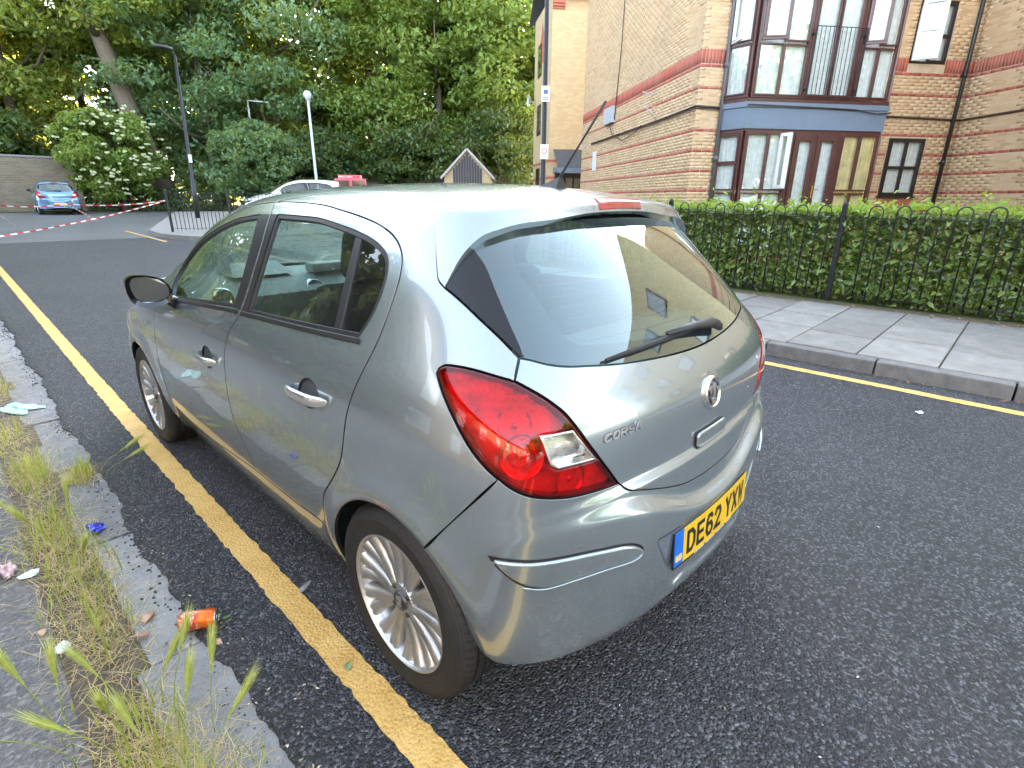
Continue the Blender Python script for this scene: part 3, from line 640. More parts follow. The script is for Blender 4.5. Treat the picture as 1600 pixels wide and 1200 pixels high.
# tail lamps
def tail(side_):
    LI = loop(LAMP_F, LAMP_I, LAMP_B)
    ho = panel('tail_lamp', LI, mode='sph', step=.014, mat=MAT['lamp_body'], parent=CAR, off=-.030, flange=.0, gap=.001, offfn=lambda P: -.022 - .012 * np.cos(P[:, 2] * 240) * (P[:, 2] > .975) - .020 * sst((P[:, 2] - .80) / .05) * sst((.965 - P[:, 2]) / .05))
    rev = [(-.682,-.402,.925),(-.596,-.434,.922),(-.538,-.473,.832),(-.655,-.438,.840),(-.674,-.43,.855)]
    rl_ = loop(rev[:2], rev[1:3], rev[2:4], rev[3:], [rev[-1], rev[0]])
    ln = panel('lamp_lens', LI, [rl_], mode='sph', step=.016, mat=MAT['lens_red'], parent=ho, off=.003, gap=.003, flange=.02, bev=.004, holegap=0)
    rim = panel('lamp_rim', LI, [from2d(inset(dedupe(to2d(LI, 'sph')) if area2(to2d(LI, 'sph')) > 0 else dedupe(to2d(LI, 'sph'))[::-1], .011), 'sph', 'B')], mode='sph', step=.012, mat=MAT['lamp_dark2'], parent=ho, off=-.002, gap=.002, flange=.02, bev=.002)
    p2 = dedupe(to2d(rl_, 'sph')); p2 = p2 if area2(p2) > 0 else p2[::-1]
    fr = panel('reverse_lamp_frame', rl_, [from2d(inset(p2, .008), 'sph', 'B')], mode='sph', step=.01, mat=MAT['silver_refl'], parent=ho, off=.003, gap=.001, flange=.03, bev=.002)
    rv = panel('reverse_lamp', rl_, mode='sph', step=.012, mat=MAT['lens_clear'], parent=ho, off=.002, gap=.006, flange=0, bev=0)
    rb = panel('reverse_reflector', rl_, mode='sph', step=.010, mat=MAT['silver_refl'], parent=ho, gap=.001, flange=0, bev=0, offfn=lambda P: -.032 + .006 * np.sin(P[:, 0] * 420) + .012 * np.cos((P[:, 2] - .88) * 30))
    rb.data.free_custom_normals() if hasattr(rb.data, 'free_custom_normals') else None
    bowls = []
    for (x, z, r) in ((-.735, .955, .040), (-.705, .880, .046), (-.60, .795, .040)):
        # reflector cup with a bulb
        c = from2d(to2d(np.array([(x, -.38 if x < -.65 else -.45, z)]), 'sph'), 'sph', 'B'); nn = grad(c)[0]; c = c[0] - nn * .030
        q = Vector(nn).to_track_quat('Z', 'Y').to_matrix().to_4x4(); q.translation = Vector(c)
        b = MB(); b.lathe([(.006, -.022), (r * .45, -.018), (r * .8, -.006), (r, .010), (r * 1.12, .012)], 28, 'z'); b.lathe([(0, .012), (.007, .010), (.010, .002), (.010, -.02)], 14, 'z')
        b.v = [tuple(q @ Vector(v)) for v in b.v]; bowls.append(b.build('lamp_bowl', MAT['silver_refl'], ho))
    return ho, [ln, rim, fr, rv, rb], bowls
MAT['lamp_body'] = simple('lamp_housing', (.62, .18, .15), .3, .2, .35, 26, .5, 130)
MAT['lamp_dark2'] = simple('lamp_edge', (.05, .004, .006), .15, 0, .1, 26, coat=1)
tl, tls, tbs = tail(0)
tlm = mirrored(tl)
for q in tls: mirrored(q, tlm)
for q in tbs: mir_mesh(q, tlm)
# --- lettering
GLY = {'D': [[(0,0),(0,1),(.62,1),(1,.74),(1,.26),(.62,0),(0,0)]], 'E': [[(.95,1),(0,1),(0,0),(.95,0)], [(0,.52),(.82,.52)]],
 '6': [[(.92,.88),(.72,1),(.3,1),(.03,.75),(0,.45),(0,.22),(.25,0),(.75,0),(1,.2),(1,.36),(.75,.56),(.28,.56),(0,.38)]],
 '2': [[(0,.78),(.22,1),(.78,1),(1,.8),(1,.64),(.02,.02),(1,.0)]], 'Y': [[(0,1),(.5,.48),(1,1)], [(.5,.48),(.5,0)]], 'X': [[(0,1),(1,0)], [(0,0),(1,1)]],
 'W': [[(0,1),(.22,0),(.5,.85),(.78,0),(1,1)]], 'C': [[(1,.82),(.8,1),(.2,1),(0,.8),(0,.2),(.2,0),(.8,0),(1,.18)]],
 'O': [[(.2,0),(0,.2),(0,.8),(.2,1),(.8,1),(1,.8),(1,.2),(.8,0),(.2,0)]], 'R': [[(0,0),(0,1),(.8,1),(1,.84),(1,.62),(.8,.48),(0,.48)], [(.5,.48),(1,0)]],
 'S': [[(1,.86),(.8,1),(.2,1),(0,.85),(0,.64),(.2,.52),(.8,.48),(1,.36),(1,.15),(.8,0),(.2,0),(0,.14)]], 'A': [[(0,0),(.46,.95)], [(.54,.95),(1,0)], [(.25,.30),(.75,.30)]],
 'G': [[(1,.82),(.8,1),(.2,1),(0,.8),(0,.2),(.2,0),(.8,0),(1,.2),(1,.48),(.6,.48)]], 'B': [[(0,0),(0,1),(.75,1),(1,.8),(.75,.53),(0,.53)], [(.75,.53),(1,.28),(.75,0),(0,0)]],
 'P': [[(0,0),(0,1),(.8,1),(1,.84),(1,.62),(.8,.48),(0,.48)]], 'N': [[(0,0),(0,1),(1,0),(1,1)]], 'I': [[(.5,0),(.5,1)]], 'L': [[(0,1),(0,0),(1,0)]], 'H': [[(0,0),(0,1)], [(1,0),(1,1)], [(0,.5),(1,.5)]], 'U': [[(0,1),(0,.2),(.2,0),(.8,0),(1,.2),(1,1)]], 'T': [[(.5,0),(.5,1)], [(0,1),(1,1)]], 'V': [[(0,1),(.5,0),(1,1)]], 'K': [[(0,0),(0,1)], [(1,1),(0,.45),(1,0)]], 'M': [[(0,0),(0,1),(.5,.4),(1,1),(1,0)]]}
def glyph_strokes(ch, x, y, w, h, sw, slant=0):
    """quads (2D) of one character"""
    quads = []
    for st_ in GLY[ch]:
        pts = [np.array((x + px * (w - sw) + sw / 2 + slant * (py * h), y + py * (h - sw) + sw / 2)) for px, py in st_]; n = len(pts)
        closed = np.linalg.norm(pts[0] - pts[-1]) < 1e-9
        L, R_ = [], []
        for i in range(n):
            a = pts[i - 1] if i > 0 else (pts[n - 2] if closed else None); c = pts[i + 1] if i < n - 1 else (pts[1] if closed else None); p = pts[i]
            d1 = (p - a) / np.linalg.norm(p - a) if a is not None else None; d2 = (c - p) / np.linalg.norm(c - p) if c is not None else None
            if d1 is None: d1 = d2; p = p - d2 * sw / 2 * 0.9 if not closed else p
            if d2 is None: d2 = d1; p = p + d1 * sw / 2 * 0.9 if not closed else p
            t = d1 + d2; t /= np.linalg.norm(t) + 1e-9; nrm = np.array((-t[1], t[0])); k = 1 / max(.45, abs(np.dot(nrm, np.array((-d2[1], d2[0])))))
            L.append(p + nrm * sw / 2 * k); R_.append(p - nrm * sw / 2 * k)
        for i in range(n - 1): quads.append((R_[i], R_[i + 1], L[i + 1], L[i]))
    return quads
def text_mesh(name, txt, fn, w, h, sw, gap_, mat, parent, depth=.001, slant=0, space=None, x0=0, sub=1):
    """fn(u,v,d) maps the text plane to 3D"""
    x = x0
    for ch in txt:
        if ch == ' ': x += space or w; continue
        m = MB()
        for q in glyph_strokes(ch, x, 0, w, h, sw, slant):
            a, b, c, d = q
            for k in range(sub):
                s0, s1 = k / sub, (k + 1) / sub
                qq = [a + (b - a) * s0, a + (b - a) * s1, d + (c - d) * s1, d + (c - d) * s0]
                V = [fn(p[0], p[1], dd) for dd in (-depth * .5, depth) for p in qq]
                m.add(V, [(3, 2, 1, 0), (4, 5, 6, 7), (0, 1, 5, 4), (1, 2, 6, 5), (2, 3, 7, 6), (3, 0, 4, 7)])
        x += w + gap_
        m.build(name, mat, parent)
# number plate (flat, tilted a little)
PZ, PY = .472, -.579; TI = .06
def plate_pt(u, v, d): return Vector((u, PY + v * TI + .16 * u * u - d, PZ + v))
pm = MB()
def plate_box(m, u0, u1, v0, v1, d0, d1):
    n = max(1, int(round((u1 - u0) / .05))); us = np.linspace(u0, u1, n + 1)
    for a, b in zip(us[:-1], us[1:]):
        V = [plate_pt(u, v, d) for d in (d0, d1) for (u, v) in ((a, v0), (b, v0), (b, v1), (a, v1))]; F = [(3, 2, 1, 0), (4, 5, 6, 7), (0, 1, 5, 4), (2, 3, 7, 6)]
        if a == us[0]: F.append((3, 0, 4, 7))
        if b == us[-1]: F.append((1, 2, 6, 5))
        m.add(V, F)
plate_box(pm, -.2585, .2585, -.067, .054, -.007, -.0005)
bmp = pm; plate = pm.build('number_plate', MAT['plate_black'], bump_)
m = MB(); plate_box(m, -.2600, -.2150, -.0555, .0555, .0, .003); m.build('plate_band', MAT['plate_blue'], plate)
m = MB(); plate_box(m, -.2148, .2600, -.0555, .0555, .0, .003); m.build('plate_face', MAT['plate_yellow'], plate)
text_mesh('plate_letter', 'DE62 YXW', lambda u, v, d: plate_pt(u - .196, v - .0395, d + .003), .050, .079, .0135, .0085, MAT['plate_black'], plate, .0008, space=.026)
MAT['gold'] = simple('plate_gold', (.85, .62, .08), .4, 0, .05, 30)
text_mesh('plate_country_letter', 'GB', lambda u, v, d: plate_pt(u - .2555, v - .042, d + .003), .016, .022, .005, .003, MAT['gold'], plate, .0006)
MAT['white_print'] = simple('white_print', (.7, .7, .7), .5, 0, .1, 30)
m = MB()
for i in range(26):
    if i % 7 == 6: continue
    plate_box(m, -.14 + i * .0108, -.14 + i * .0108 + .007, -.0655, -.0585, -.001, .0003)
m.build('plate_dealer_print', MAT['white_print'], plate)
# recessed plate field on the bumper
pr = [(-.345,.535),(-.352,.520),(-.25,.345),(-.235,.338),(0,.345)]
# model lettering and badge on the tailgate
def on_tail(x0, z0, rise):
    def fn(u, v, d):
        p = onrear([x0 + u], [z0 + v + rise * u], d)[0]; return Vector(p)
    return fn
text_mesh('letter_edge', 'CORSA', on_tail(-.513, .867, .02), .0275, .023, .0080, .001, MAT['black_trim'], tg, .0012, slant=.25)
text_mesh('tailgate_letter', 'CORSA', on_tail(-.512, .868, .02), .0255, .021, .0055, .003, MAT['chrome'], tg, .0045, slant=.25)
bc = Vector(onrear([0], [.878])[0]); bn = Vector(grad(np.array([bc]))[0])
Rb = Matrix((Vector((1, 0, 0)), bn.cross(Vector((1, 0, 0))), bn)).transposed().to_4x4(); Rb.translation = bc
bd = MB(); bd.lathe([(.0385, .001), (.040, .006), (.043, .0095), (.049, .0095), (.0525, .006), (.0525, -.004)], 48, 'z'); bd.v = [tuple(Rb @ Vector(v)) for v in bd.v]
badge = bd.build('badge', MAT['chrome'], tg)
bf = MB(); bf.lathe([(0, .0025), (.030, .0032), (.0395, .0045)], 40, 'z'); bf.v = [tuple(Rb @ Vector(v)) for v in bf.v]; bf.build('badge_field', simple('badge_grey', (.10, .105, .11), .25, .9, .1, 40), badge)
em = MB()   # raised emblem: winged beast holding a small banner
for pts in ([(-.004,.030),(.006,.033),(.012,.026),(.018,.026),(.012,.018),(.014,.004),(.010,-.010),(.000,-.016),(-.008,-.006),(-.004,.006),(-.008,.014)],
            [(-.010,.022),(-.024,.026),(-.030,.014),(-.026,.002),(-.018,-.004),(-.012,.006)], [(.016,.014),(.030,.016),(.032,.006),(.020,.004)],
            [(-.024,-.012),(-.006,-.022),(.012,-.018),(.022,-.026),(.008,-.034),(-.012,-.032)]):
    em.poly([(a, b) for a, b in pts], .003, .0085, Rb)
em.build('badge_emblem', MAT['chrome'], badge)
# tailgate grip
patch('tailgate_grip', -.098, .098, .722, .775, 'B', .014, PAINT, tg, .016, .010, .006, .014)
small = patch('tailgate_trim_badge', .47, .53, .872, .888, 'B', .002, MAT['chrome'], tg, .004, .012, .001, .005)
# rear wiper
def onr(x, z, o): return Vector(onrear([x], [z], o)[0])
wp = MB(); wp.tube([onr(x, z, o) for x, z, o in ((.16, 1.040, .018), (.10, 1.050, .030), (-.02, 1.058, .032), (-.16, 1.060, .024))], [.022, .018, .012, .007], 10, sq=.6)
wiper = wp.build('rear_wiper', MAT['black_trim'], tg)
wb = MB(); wb.tube([onr(x, z, .010) for x, z in ((.02, 1.055), (-.12, 1.053), (-.27, 1.048), (-.42, 1.040))], [.006, .0085, .0085, .005], 8, sq=.9); wb.build('wiper_blade', MAT['rubber'], wiper)
wc = MB(); wc.lathe([(0, .03), (.02, .028), (.026, .018), (.028, 0)], 20, 'y', tuple(onr(.158, 1.036, .006))); wc.build('wiper_cap', MAT['black_trim'], wiper)
# aerial
ab = Vector((0, .135, 1.468)); at_ = Vector((0, -.062, 1.716))
am = MB(); am.tube([ab + (at_ - ab) * t for t in (.06, .12, .5, 1)], [.0075, .005, .0035, .0042], 8); aerial = am.build('aerial', MAT['black_trim'], CAR)
af = MB(); af.add([(-.022, .20, 1.466), (.022, .20, 1.466), (.030, .10, 1.462), (-.030, .10, 1.462), (-.010, .145, 1.488), (.010, .145, 1.488), (.009, .105, 1.502), (-.009, .105, 1.502)], [(0, 1, 5, 4), (1, 2, 6, 5), (2, 3, 7, 6), (3, 0, 4, 7), (4, 5, 6, 7), (3, 2, 1, 0)]); af.build('aerial_foot', MAT['black_trim'], aerial)
# --- door mirrors
MAT['mirror'] = simple('mirror_silvering', (.20, .22, .22), .03, 1, .02, 5)
def mirror(sx):
    V = []; n, k = 12, 20
    for i in range(n + 1):
        t = i / n; yy = .055 * (1 - t) - .075 * t    # front -> back (glass at the back)
        s_ = (1 - (1 - min(1, t * 1.15))**2.4)**.5 if t < .87 else 1
        for j in range(k):
            a = 2 * math.pi * j / k; ca, sa = math.cos(a), math.sin(a)
            V.append((.080 * s_ * math.copysign(abs(ca)**.75, ca) - .012 * sa, yy - .02 * ca, .070 * s_ * math.copysign(abs(sa)**.8, sa) * (1 - .18 * ca)))
    Fc = [(i * k + j, i * k + (j + 1) % k, (i + 1) * k + (j + 1) % k, (i + 1) * k + j) for i in range(n) for j in range(k)] + [tuple(range(k))]
    m = MB(); m.add(V, Fc, True); m.add([V[n * k + j] for j in range(k)] + [(v[0] * .84 + .006, v[1] + .014, v[2] * .80 + .004) for v in V[n * k:]], [(j, (j + 1) % k, k + (j + 1) % k, k + j) for j in range(k)], True)
    m.v = [(v[0] * (-sx), v[1], v[2]) for v in m.v]
    o = m.build('door_mirror', MAT['black_gloss'], CAR, (.928 * sx, 1.70, 1.040))
    g = MB(); rim = [((v[0] * .84 + .006) * -sx, v[1] + .012, v[2] * .80 + .004) for v in V[n * k:]]; g.add([(v[0], v[1] + .010, v[2]) for v in rim], [tuple(range(k))]); g.build('mirror_glass', MAT['mirror'], o)
    a = MB(); a.tube([(.05 * -sx, .03, -.03), (.09 * -sx, .03, -.06), (.13 * -sx, .03, -.09)], [.03, .028, .035], 10, sq=.7); a.build('mirror_arm', MAT['black_gloss'], o)
for s_ in (-1, 1): mirror(s_)
# --- wheels
def wheel():
    w = empty('wheel', (0, 0, 0), 0, CAR)     # local: x outward = -x (left side), centre at hub
    R = .303; T = MB()
    prof = [(.205, .19), (.214, .196), (.219, .199), (.222, .2005), (.225, .1995), (.238, .203), (.262, .203), (.265, .2045), (.268, .2035), (.288, .196), (.298, .184)]
    tread = []
    for i in range(5):
        a = .176 - i * .032
        tread += [(R, a), (R, a - .022), (R - .007, a - .024), (R - .007, a - .030)]
    prof += tread + [(R, .010), (.298, .006), (.288, -.004), (.26, -.012), (.225, -.006), (.205, .0)]
    T.lathe([(r, -h) for r, h in prof], 72, 'x'); ty = T.build('tyre', MAT['tyre'], w, None, 40)
    rm = MB(); rm.lathe([(r, -h) for r, h in [(.200, .165), (.206, .192), (.211, .199), (.214, .199), (.2155, .194), (.212, .188), (.205, .176), (.197, .150), (.186, .10), (.186, .01)]], 72, 'x'); rm.build('rim', MAT['alloy'], w, None, 50)
    # back of the wheel: dark brake drum and disc
    dr = MB(); dr.lathe([(0, -.085), (.10, -.085), (.118, -.078), (.122, -.03)], 40, 'x'); dr.build('brake_drum', MAT['drum'], w)
    sp = MB()
    prof = [(.030, .180), (.060, .178), (.10, .176), (.15, .180), (.190, .188), (.206, .192)]
    hubm = MB(); hubm.lathe([(0, -.170), (.034, -.170), (.036, -.178), (.055, -.178), (.060, -.168), (.060, -.12)], 40, 'x'); hubm.build('hub', MAT['alloy'], w, None, 40)
    def spoke(a0, a1, w0, w1):
        V = []
        for (r, h), t in zip(prof, np.linspace(0, 1, len(prof))):
            a = a0 + (a1 - a0) * t; wd = w0 + (w1 - w0) * t
            ca, sa = math.cos(a), math.sin(a)
            for (q, dh) in ((-1, -.030), (-.95, -.007), (-.45, .0), (0, -.004), (.45, .0), (.95, -.007), (1, -.030)):
                V.append((-(h + dh), r * ca - q * wd / 2 * sa, r * sa + q * wd / 2 * ca))
        K = 7; n = len(prof)
        F = [(i * K + j, i * K + j + 1, (i + 1) * K + j + 1, (i + 1) * K + j) for i in range(n - 1) for j in range(K - 1)]
        m = MB(); m.add(V, F, True); return m.mesh('spoke', MAT['alloy'])
    mA, mB = spoke(-.05, -.155, .020, .050), spoke(.05, .155, .020, .050)
    for k in range(10):
        for me in (mA, mB):
            o = obj('spoke', me, w); o.rotation_euler = (2 * math.pi * k / 10 + .1, 0, 0)
    bolt = MB(); bolt.lathe([(0, -.172), (.008, -.172), (.009, -.16)], 8, 'x'); bme = bolt.mesh('wheel_bolt', MAT['drum'])
    for k in range(4):
        a = math.pi / 4 + k * math.pi / 2 + .1; obj('wheel_bolt', bme, w, (-.010, .046 * math.cos(a), .046 * math.sin(a)))
    cp = MB(); cp.lathe([(0, -.186), (.022, -.185), (.026, -.183), (.029, -.186), (.031, -.183), (.032, -.17)], 36, 'x'); cap = cp.build('centre_cap', MAT['cap'], w, None, 40)
    ce = MB(); Mx = Matrix(((0, 0, -1, 0), (-1, 0, 0, 0), (0, 1, 0, 0), (0, 0, 0, 1)))
    for pts in ([(-.003,.018),(.006,.020),(.010,.012),(.008,-.006),(-.002,-.010),(-.005,.004)], [(-.007,.014),(-.017,.014),(-.016,.002),(-.008,.002)], [(-.014,-.008),(.010,-.011),(.006,-.018),(-.010,-.017)]): ce.poly(pts, .184, .1868, Mx)
    ce.build('cap_emblem', MAT['alloy'], w)
    return w
MAT['drum'] = simple('brake_iron', (.06, .055, .05), .6, .4, .4, 20)
MAT['cap'] = simple('cap_dark', (.10, .10, .10), .3, .6, .1, 20)
w0 = wheel()
spots = [(-.638, 0, .303), (-.640, 2.511, .303)]
w0.location = spots[0]; w1 = copy_tree(w0, CAR); w1.location = spots[1]; w1.rotation_euler = (.5, 0, 0)
for y in (0, 2.511):
    w2 = copy_tree(w0, CAR); w2.location = (.639, y, .303); w2.rotation_euler = (0, 0, math.pi)
# wheel-arch liners and floor
for cy in (0, 2.511):
    for sx in (-1, 1):
        l = MB(); l.lathe([(.345, .785 * sx), (.345, .56 * sx), (.0, .56 * sx)], 30, 'x', (0, cy, .303), a0=-.02, a1=math.pi - .12); l.build('arch_liner', MAT['dark'], CAR)
fl = MB(); fl.box((0, 1.30, .26), (1.10, 3.3, .06)); fl.box((-.66, 1.25, .25), (.24, 1.75, .06)); fl.box((.66, 1.25, .25), (.24, 1.75, .06)); fl.box((0, -.24, .33), (1.1, .40, .05)); fl.build('floor_pan', MAT['dark'], CAR)
ex = MB(); ex.tube([(.35, -.1, .25), (.36, -.44, .27)], .028, 12); ex.build('exhaust_pipe', MAT['drum'], CAR)
# --- cabin
hr = panel('headliner', loop(roofseam, mx_(ditch), wtop[::-1], ditch[::-1]), mode='ver', step=.08, mat=simple('headliner', (.42, .42, .40), .9), parent=CAR, off=-.035, flange=0)
dc = panel('door_card', loop([(-.842,.38,.40),(-.842,2.04,.40)], [(-.842,2.04,.40),(-.80,2.05,.955)], [(-.80,2.05,.955),(-.80,1.5,.985),(-.78,.19,1.04)], [(-.78,.19,1.04),(-.842,.38,.40)]), mode='cyl', step=.06, mat=MAT['interior'], parent=CAR, off=-.07, flange=0); mirrored(dc)
da = MB()
prof = [(2.42, 1.00), (2.15, 1.035), (1.92, 1.045), (1.78, 1.02), (1.70, .95), (1.72, .86), (1.80, .74), (1.86, .60), (2.42, .55)]
nD = 9; V = []
for i in range(nD):
    x = -.74 + 1.48 * i / (nD - 1); e = abs(x) / .74
    for (y, z) in prof: V.append((x, y + .06 * e * e * (y < 2.2), z - .015 * e**3))
kk = len(prof); da.add(V, [(i * kk + j, i * kk + (j + 1) % kk, (i + 1) * kk + (j + 1) % kk, (i + 1) * kk + j) for i in range(nD - 1) for j in range(kk)], True)
MAT['dash'] = simple('dashboard_plastic', (.36, .42, .41), .55, 0, .1, 10, .3, 240)
dash = da.build('dashboard', MAT['dash'], CAR, None, 40)
for x in (-.60, -.12, .12, .60):
    v = MB(); v.lathe([(.030, .0), (.040, -.012), (.046, -.012), (.050, .0), (.052, .02)], 28, 'y', (x, 1.742, .955)); v.build('air_vent', MAT['chrome'], dash)
    v = MB(); v.lathe([(0, 1.745), (.034, 1.742)], 20, 'y', (x, 0, .955));
    for q in range(4): v.box((x, 1.738, .932 + q * .015), (.056, .006, .004))
    v.build('vent_slats', MAT['black_trim'], dash)
bn_ = MB(); bn_.add([(-.52, 1.80, 1.04), (-.20, 1.80, 1.04), (-.24, 1.92, 1.10), (-.48, 1.92, 1.10), (-.52, 2.05, 1.04), (-.20, 2.05, 1.04)], [(0, 1, 2, 3), (3, 2, 5, 4), (0, 3, 4), (1, 5, 2)]); bn_.build('instrument_hood', MAT['dash'], dash)
dp = MB(); dp.box((0, 1.80, 1.06), (.22, .10, .05), bev=.012); dp.build('display_hood', MAT['dash'], dash)
# right-hand-drive steering wheel
sw = MB(); Rw = Matrix.Rotation(math.radians(-65), 4, 'X')
ring = [Rw @ Vector((.185 * math.cos(a), .185 * math.sin(a), 0)) + Vector((.36, 1.56, .93)) for a in np.linspace(0, 2 * math.pi, 37)]
sw.tube(ring, .015, 8, cap=False)
for a in (0, math.pi, -math.pi / 2): sw.tube([Rw @ Vector((.05 * math.cos(a), .05 * math.sin(a), 0)) + Vector((.36, 1.56, .93)), Rw @ Vector((.18 * math.cos(a), .18 * math.sin(a), 0)) + Vector((.36, 1.56, .93))], .016, 8)
c0 = Rw @ Vector((0, 0, .01)) + Vector((.36, 1.56, .93)); sw.tube([c0, c0 + Vector((0, .08, -.04))], .06, 14); sw.build('steering_wheel', MAT['black_trim'], CAR)
def seat(x, y):
    m = MB(); m.box((x, y + .02, .50), (.48, .50, .16), bev=.05); m.build('seat_base', MAT['fabric'], CAR)
    Rb_ = Matrix.Rotation(math.radians(-18), 3, 'X')
    Rb2 = Matrix.Rotation(math.radians(18), 3, 'X')
    b = MB(); b.box((x, y - .30, .82), (.48, .13, .62), Rb2, .05); bk = b.build('seat_back', MAT['fabric'], CAR)
    h = MB(); h.box((x, y - .40, 1.225), (.26, .10, .19), Rb2, .04); h.tube([(x - .06, y - .38, 1.08), (x - .06, y - .40, 1.2)], .006, 6); h.tube([(x + .06, y - .38, 1.08), (x + .06, y - .40, 1.2)], .006, 6); h.build('headrest', MAT['fabric'], bk)
seat(-.36, 1.12); seat(.36, 1.12)
b = MB(); b.box((0, .36, .50), (1.28, .48, .16), bev=.05); b.box((0, .10, .80), (1.28, .13, .56), Matrix.Rotation(math.radians(20), 3, 'X'), .05); b.build('rear_bench', MAT['fabric'], CAR)
for x in (-.38, .38):
    h = MB(); h.box((x, -.0, 1.12), (.26, .09, .14), Matrix.Rotation(math.radians(18), 3, 'X'), .035); h.build('headrest', MAT['fabric'], CAR)
b = MB(); b.box((0, -.15, .985), (1.15, .46, .02), bev=.005); b.build('parcel_shelf', simple('shelf_cloth', (.30, .32, .32), .9), CAR)
b = MB(); b.box((.02, 1.60, 1.335), (.24, .025, .065), bev=.012); b.build('interior_mirror', MAT['black_trim'], CAR)
# ------------------------------------------------------------------ ground, road, kerbs
def zg(y): return .022 * np.logaddexp(0, (np.asarray(y, float) - 2.5) * 1.5) / 1.5
def zgf(y): return float(zg(y))
def asphalt_mat(name, dark, light, stone=95, worn=.25, spk=.75):
    m, nt, o = nodes(name); b = N(nt, 'BsdfPrincipled'); nt.links.new(b.outputs[0], o.inputs[0]); P = pos(nt)
    v = N(nt, 'TexVoronoi'); v.inputs['Scale'].default_value = stone; nt.links.new(P, v.inputs['Vector'])
    v2 = N(nt, 'TexVoronoi'); v2.inputs['Scale'].default_value = stone * 1.9; nt.links.new(P, v2.inputs['Vector'])
    col = ramp(nt, N_sep(nt, v.outputs['Color']), [(0, dark), (.7, tuple(c * 1.35 for c in dark)), (.92, light), (1, tuple(c * 1.25 for c in light))])
    big = noise(nt, .7, 6, .65, P); col = mixc(nt, math_(nt, 'MULTIPLY', ramp(nt, big, [(.35, (0, 0, 0)), (.75, (1, 1, 1))]), worn), col, tuple(c * 1.6 for c in light))
    fine = noise(nt, 34, 4, .7, P); col = mixc(nt, math_(nt, 'MULTIPLY', ramp(nt, fine, [(.45, (0, 0, 0)), (.7, (1, 1, 1))]), .3), col, tuple(c * .55 for c in dark))
    nt.links.new(col, b.inputs['Base Color'])
    h = math_(nt, 'ADD', math_(nt, 'MULTIPLY', v.outputs['Distance'], -1.0), math_(nt, 'MULTIPLY', v2.outputs['Distance'], -.4))
    nt.links.new(bump(nt, h, spk, .02), b.inputs['Normal']); b.inputs['Roughness'].default_value = .55; b.inputs['Specular IOR Level'].default_value = .5
    nt.links.new(math_(nt, 'MULTIPLY_ADD', fine, .35, .26), b.inputs['Roughness'])
    return m
def N_sep(nt, c):
    s = N(nt, 'SeparateColor'); nt.links.new(c, s.inputs[0]); return s.outputs[0]
MAT['asphalt'] = asphalt_mat('fresh_asphalt', (.034, .037, .044), (.19, .20, .222), 122, .12, 1.0)
MAT['asphalt_old'] = asphalt_mat('old_asphalt', (.085, .087, .09), (.17, .17, .17), 60, .35, .4)
MAT['tarmac_path'] = asphalt_mat('path_tarmac', (.07, .07, .07), (.19, .18, .17), 75, .35, .6)
def line_mat():
    m, nt, o = nodes('yellow_line_paint'); b = N(nt, 'BsdfPrincipled'); nt.links.new(b.outputs[0], o.inputs[0]); P = pos(nt)
    v = N(nt, 'TexVoronoi'); v.inputs['Scale'].default_value = 88; nt.links.new(P, v.inputs['Vector'])
    n = noise(nt, 6, 7, .7, P); n2 = noise(nt, 150, 3, .6, P)
    c = ramp(nt, n, [(.3, (.54, .32, .08)), (.55, (.67, .43, .13)), (.8, (.73, .50, .18))])
    c = mixc(nt, math_(nt, 'MULTIPLY', ramp(nt, n2, [(.36, (1, 1, 1)), (.44, (0, 0, 0))]), .55), c, (.22, .12, .03))
    nt.links.new(c, b.inputs['Base Color']); b.inputs['Roughness'].default_value = .62
    nt.links.new(bump(nt, math_(nt, 'MULTIPLY', v.outputs['Distance'], -1), .45, .008), b.inputs['Normal']); return m
MAT['yellow_line'] = line_mat()
def stone_mat(name, a, b_, sc=9, pits=.5, bs=.5):
    m, nt, o = nodes(name); b = N(nt, 'BsdfPrincipled'); nt.links.new(b.outputs[0], o.inputs[0]); P = pos(nt)
    oi = N(nt, 'ObjectInfo'); n = noise(nt, sc, 8, .68, P); n2 = noise(nt, sc * 14, 4, .65, P)
    c = ramp(nt, n, [(.25, a), (.75, b_)]); c = mixc(nt, math_(nt, 'MULTIPLY', ramp(nt, n2, [(.56, (0, 0, 0)), (.68, (1, 1, 1))]), pits), c, tuple(x * .35 for x in a))
    hv = N(nt, 'HueSaturation'); nt.links.new(c, hv.inputs['Color']); nt.links.new(math_(nt, 'MULTIPLY_ADD', oi.outputs['Random'], .42, .76), hv.inputs['Value'])
    nt.links.new(hv.outputs[0], b.inputs['Base Color']); b.inputs['Roughness'].default_value = .85
    nt.links.new(bump(nt, math_(nt, 'ADD', n, math_(nt, 'MULTIPLY', n2, .5)), bs, .006), b.inputs['Normal']); return m
MAT['kerb'] = stone_mat('kerb_stone', (.14, .143, .145), (.29, .29, .28), 9, .7, 1.0)
MAT['kerb_dark'] = stone_mat('granite_kerb', (.12, .12, .12), (.24, .23, .22), 12, .4, .6)
MAT['slab'] = stone_mat('paving', (.165, .158, .146), (.285, .272, .25), 5, .35, .5)
MAT['soil'] = stone_mat('soil', (.06, .045, .032), (.14, .11, .08), 14, .5, .9)
MAT['lawn'] = stone_mat('lawn_ground', (.05, .08, .02), (.10, .13, .04), 20, .4, .8)
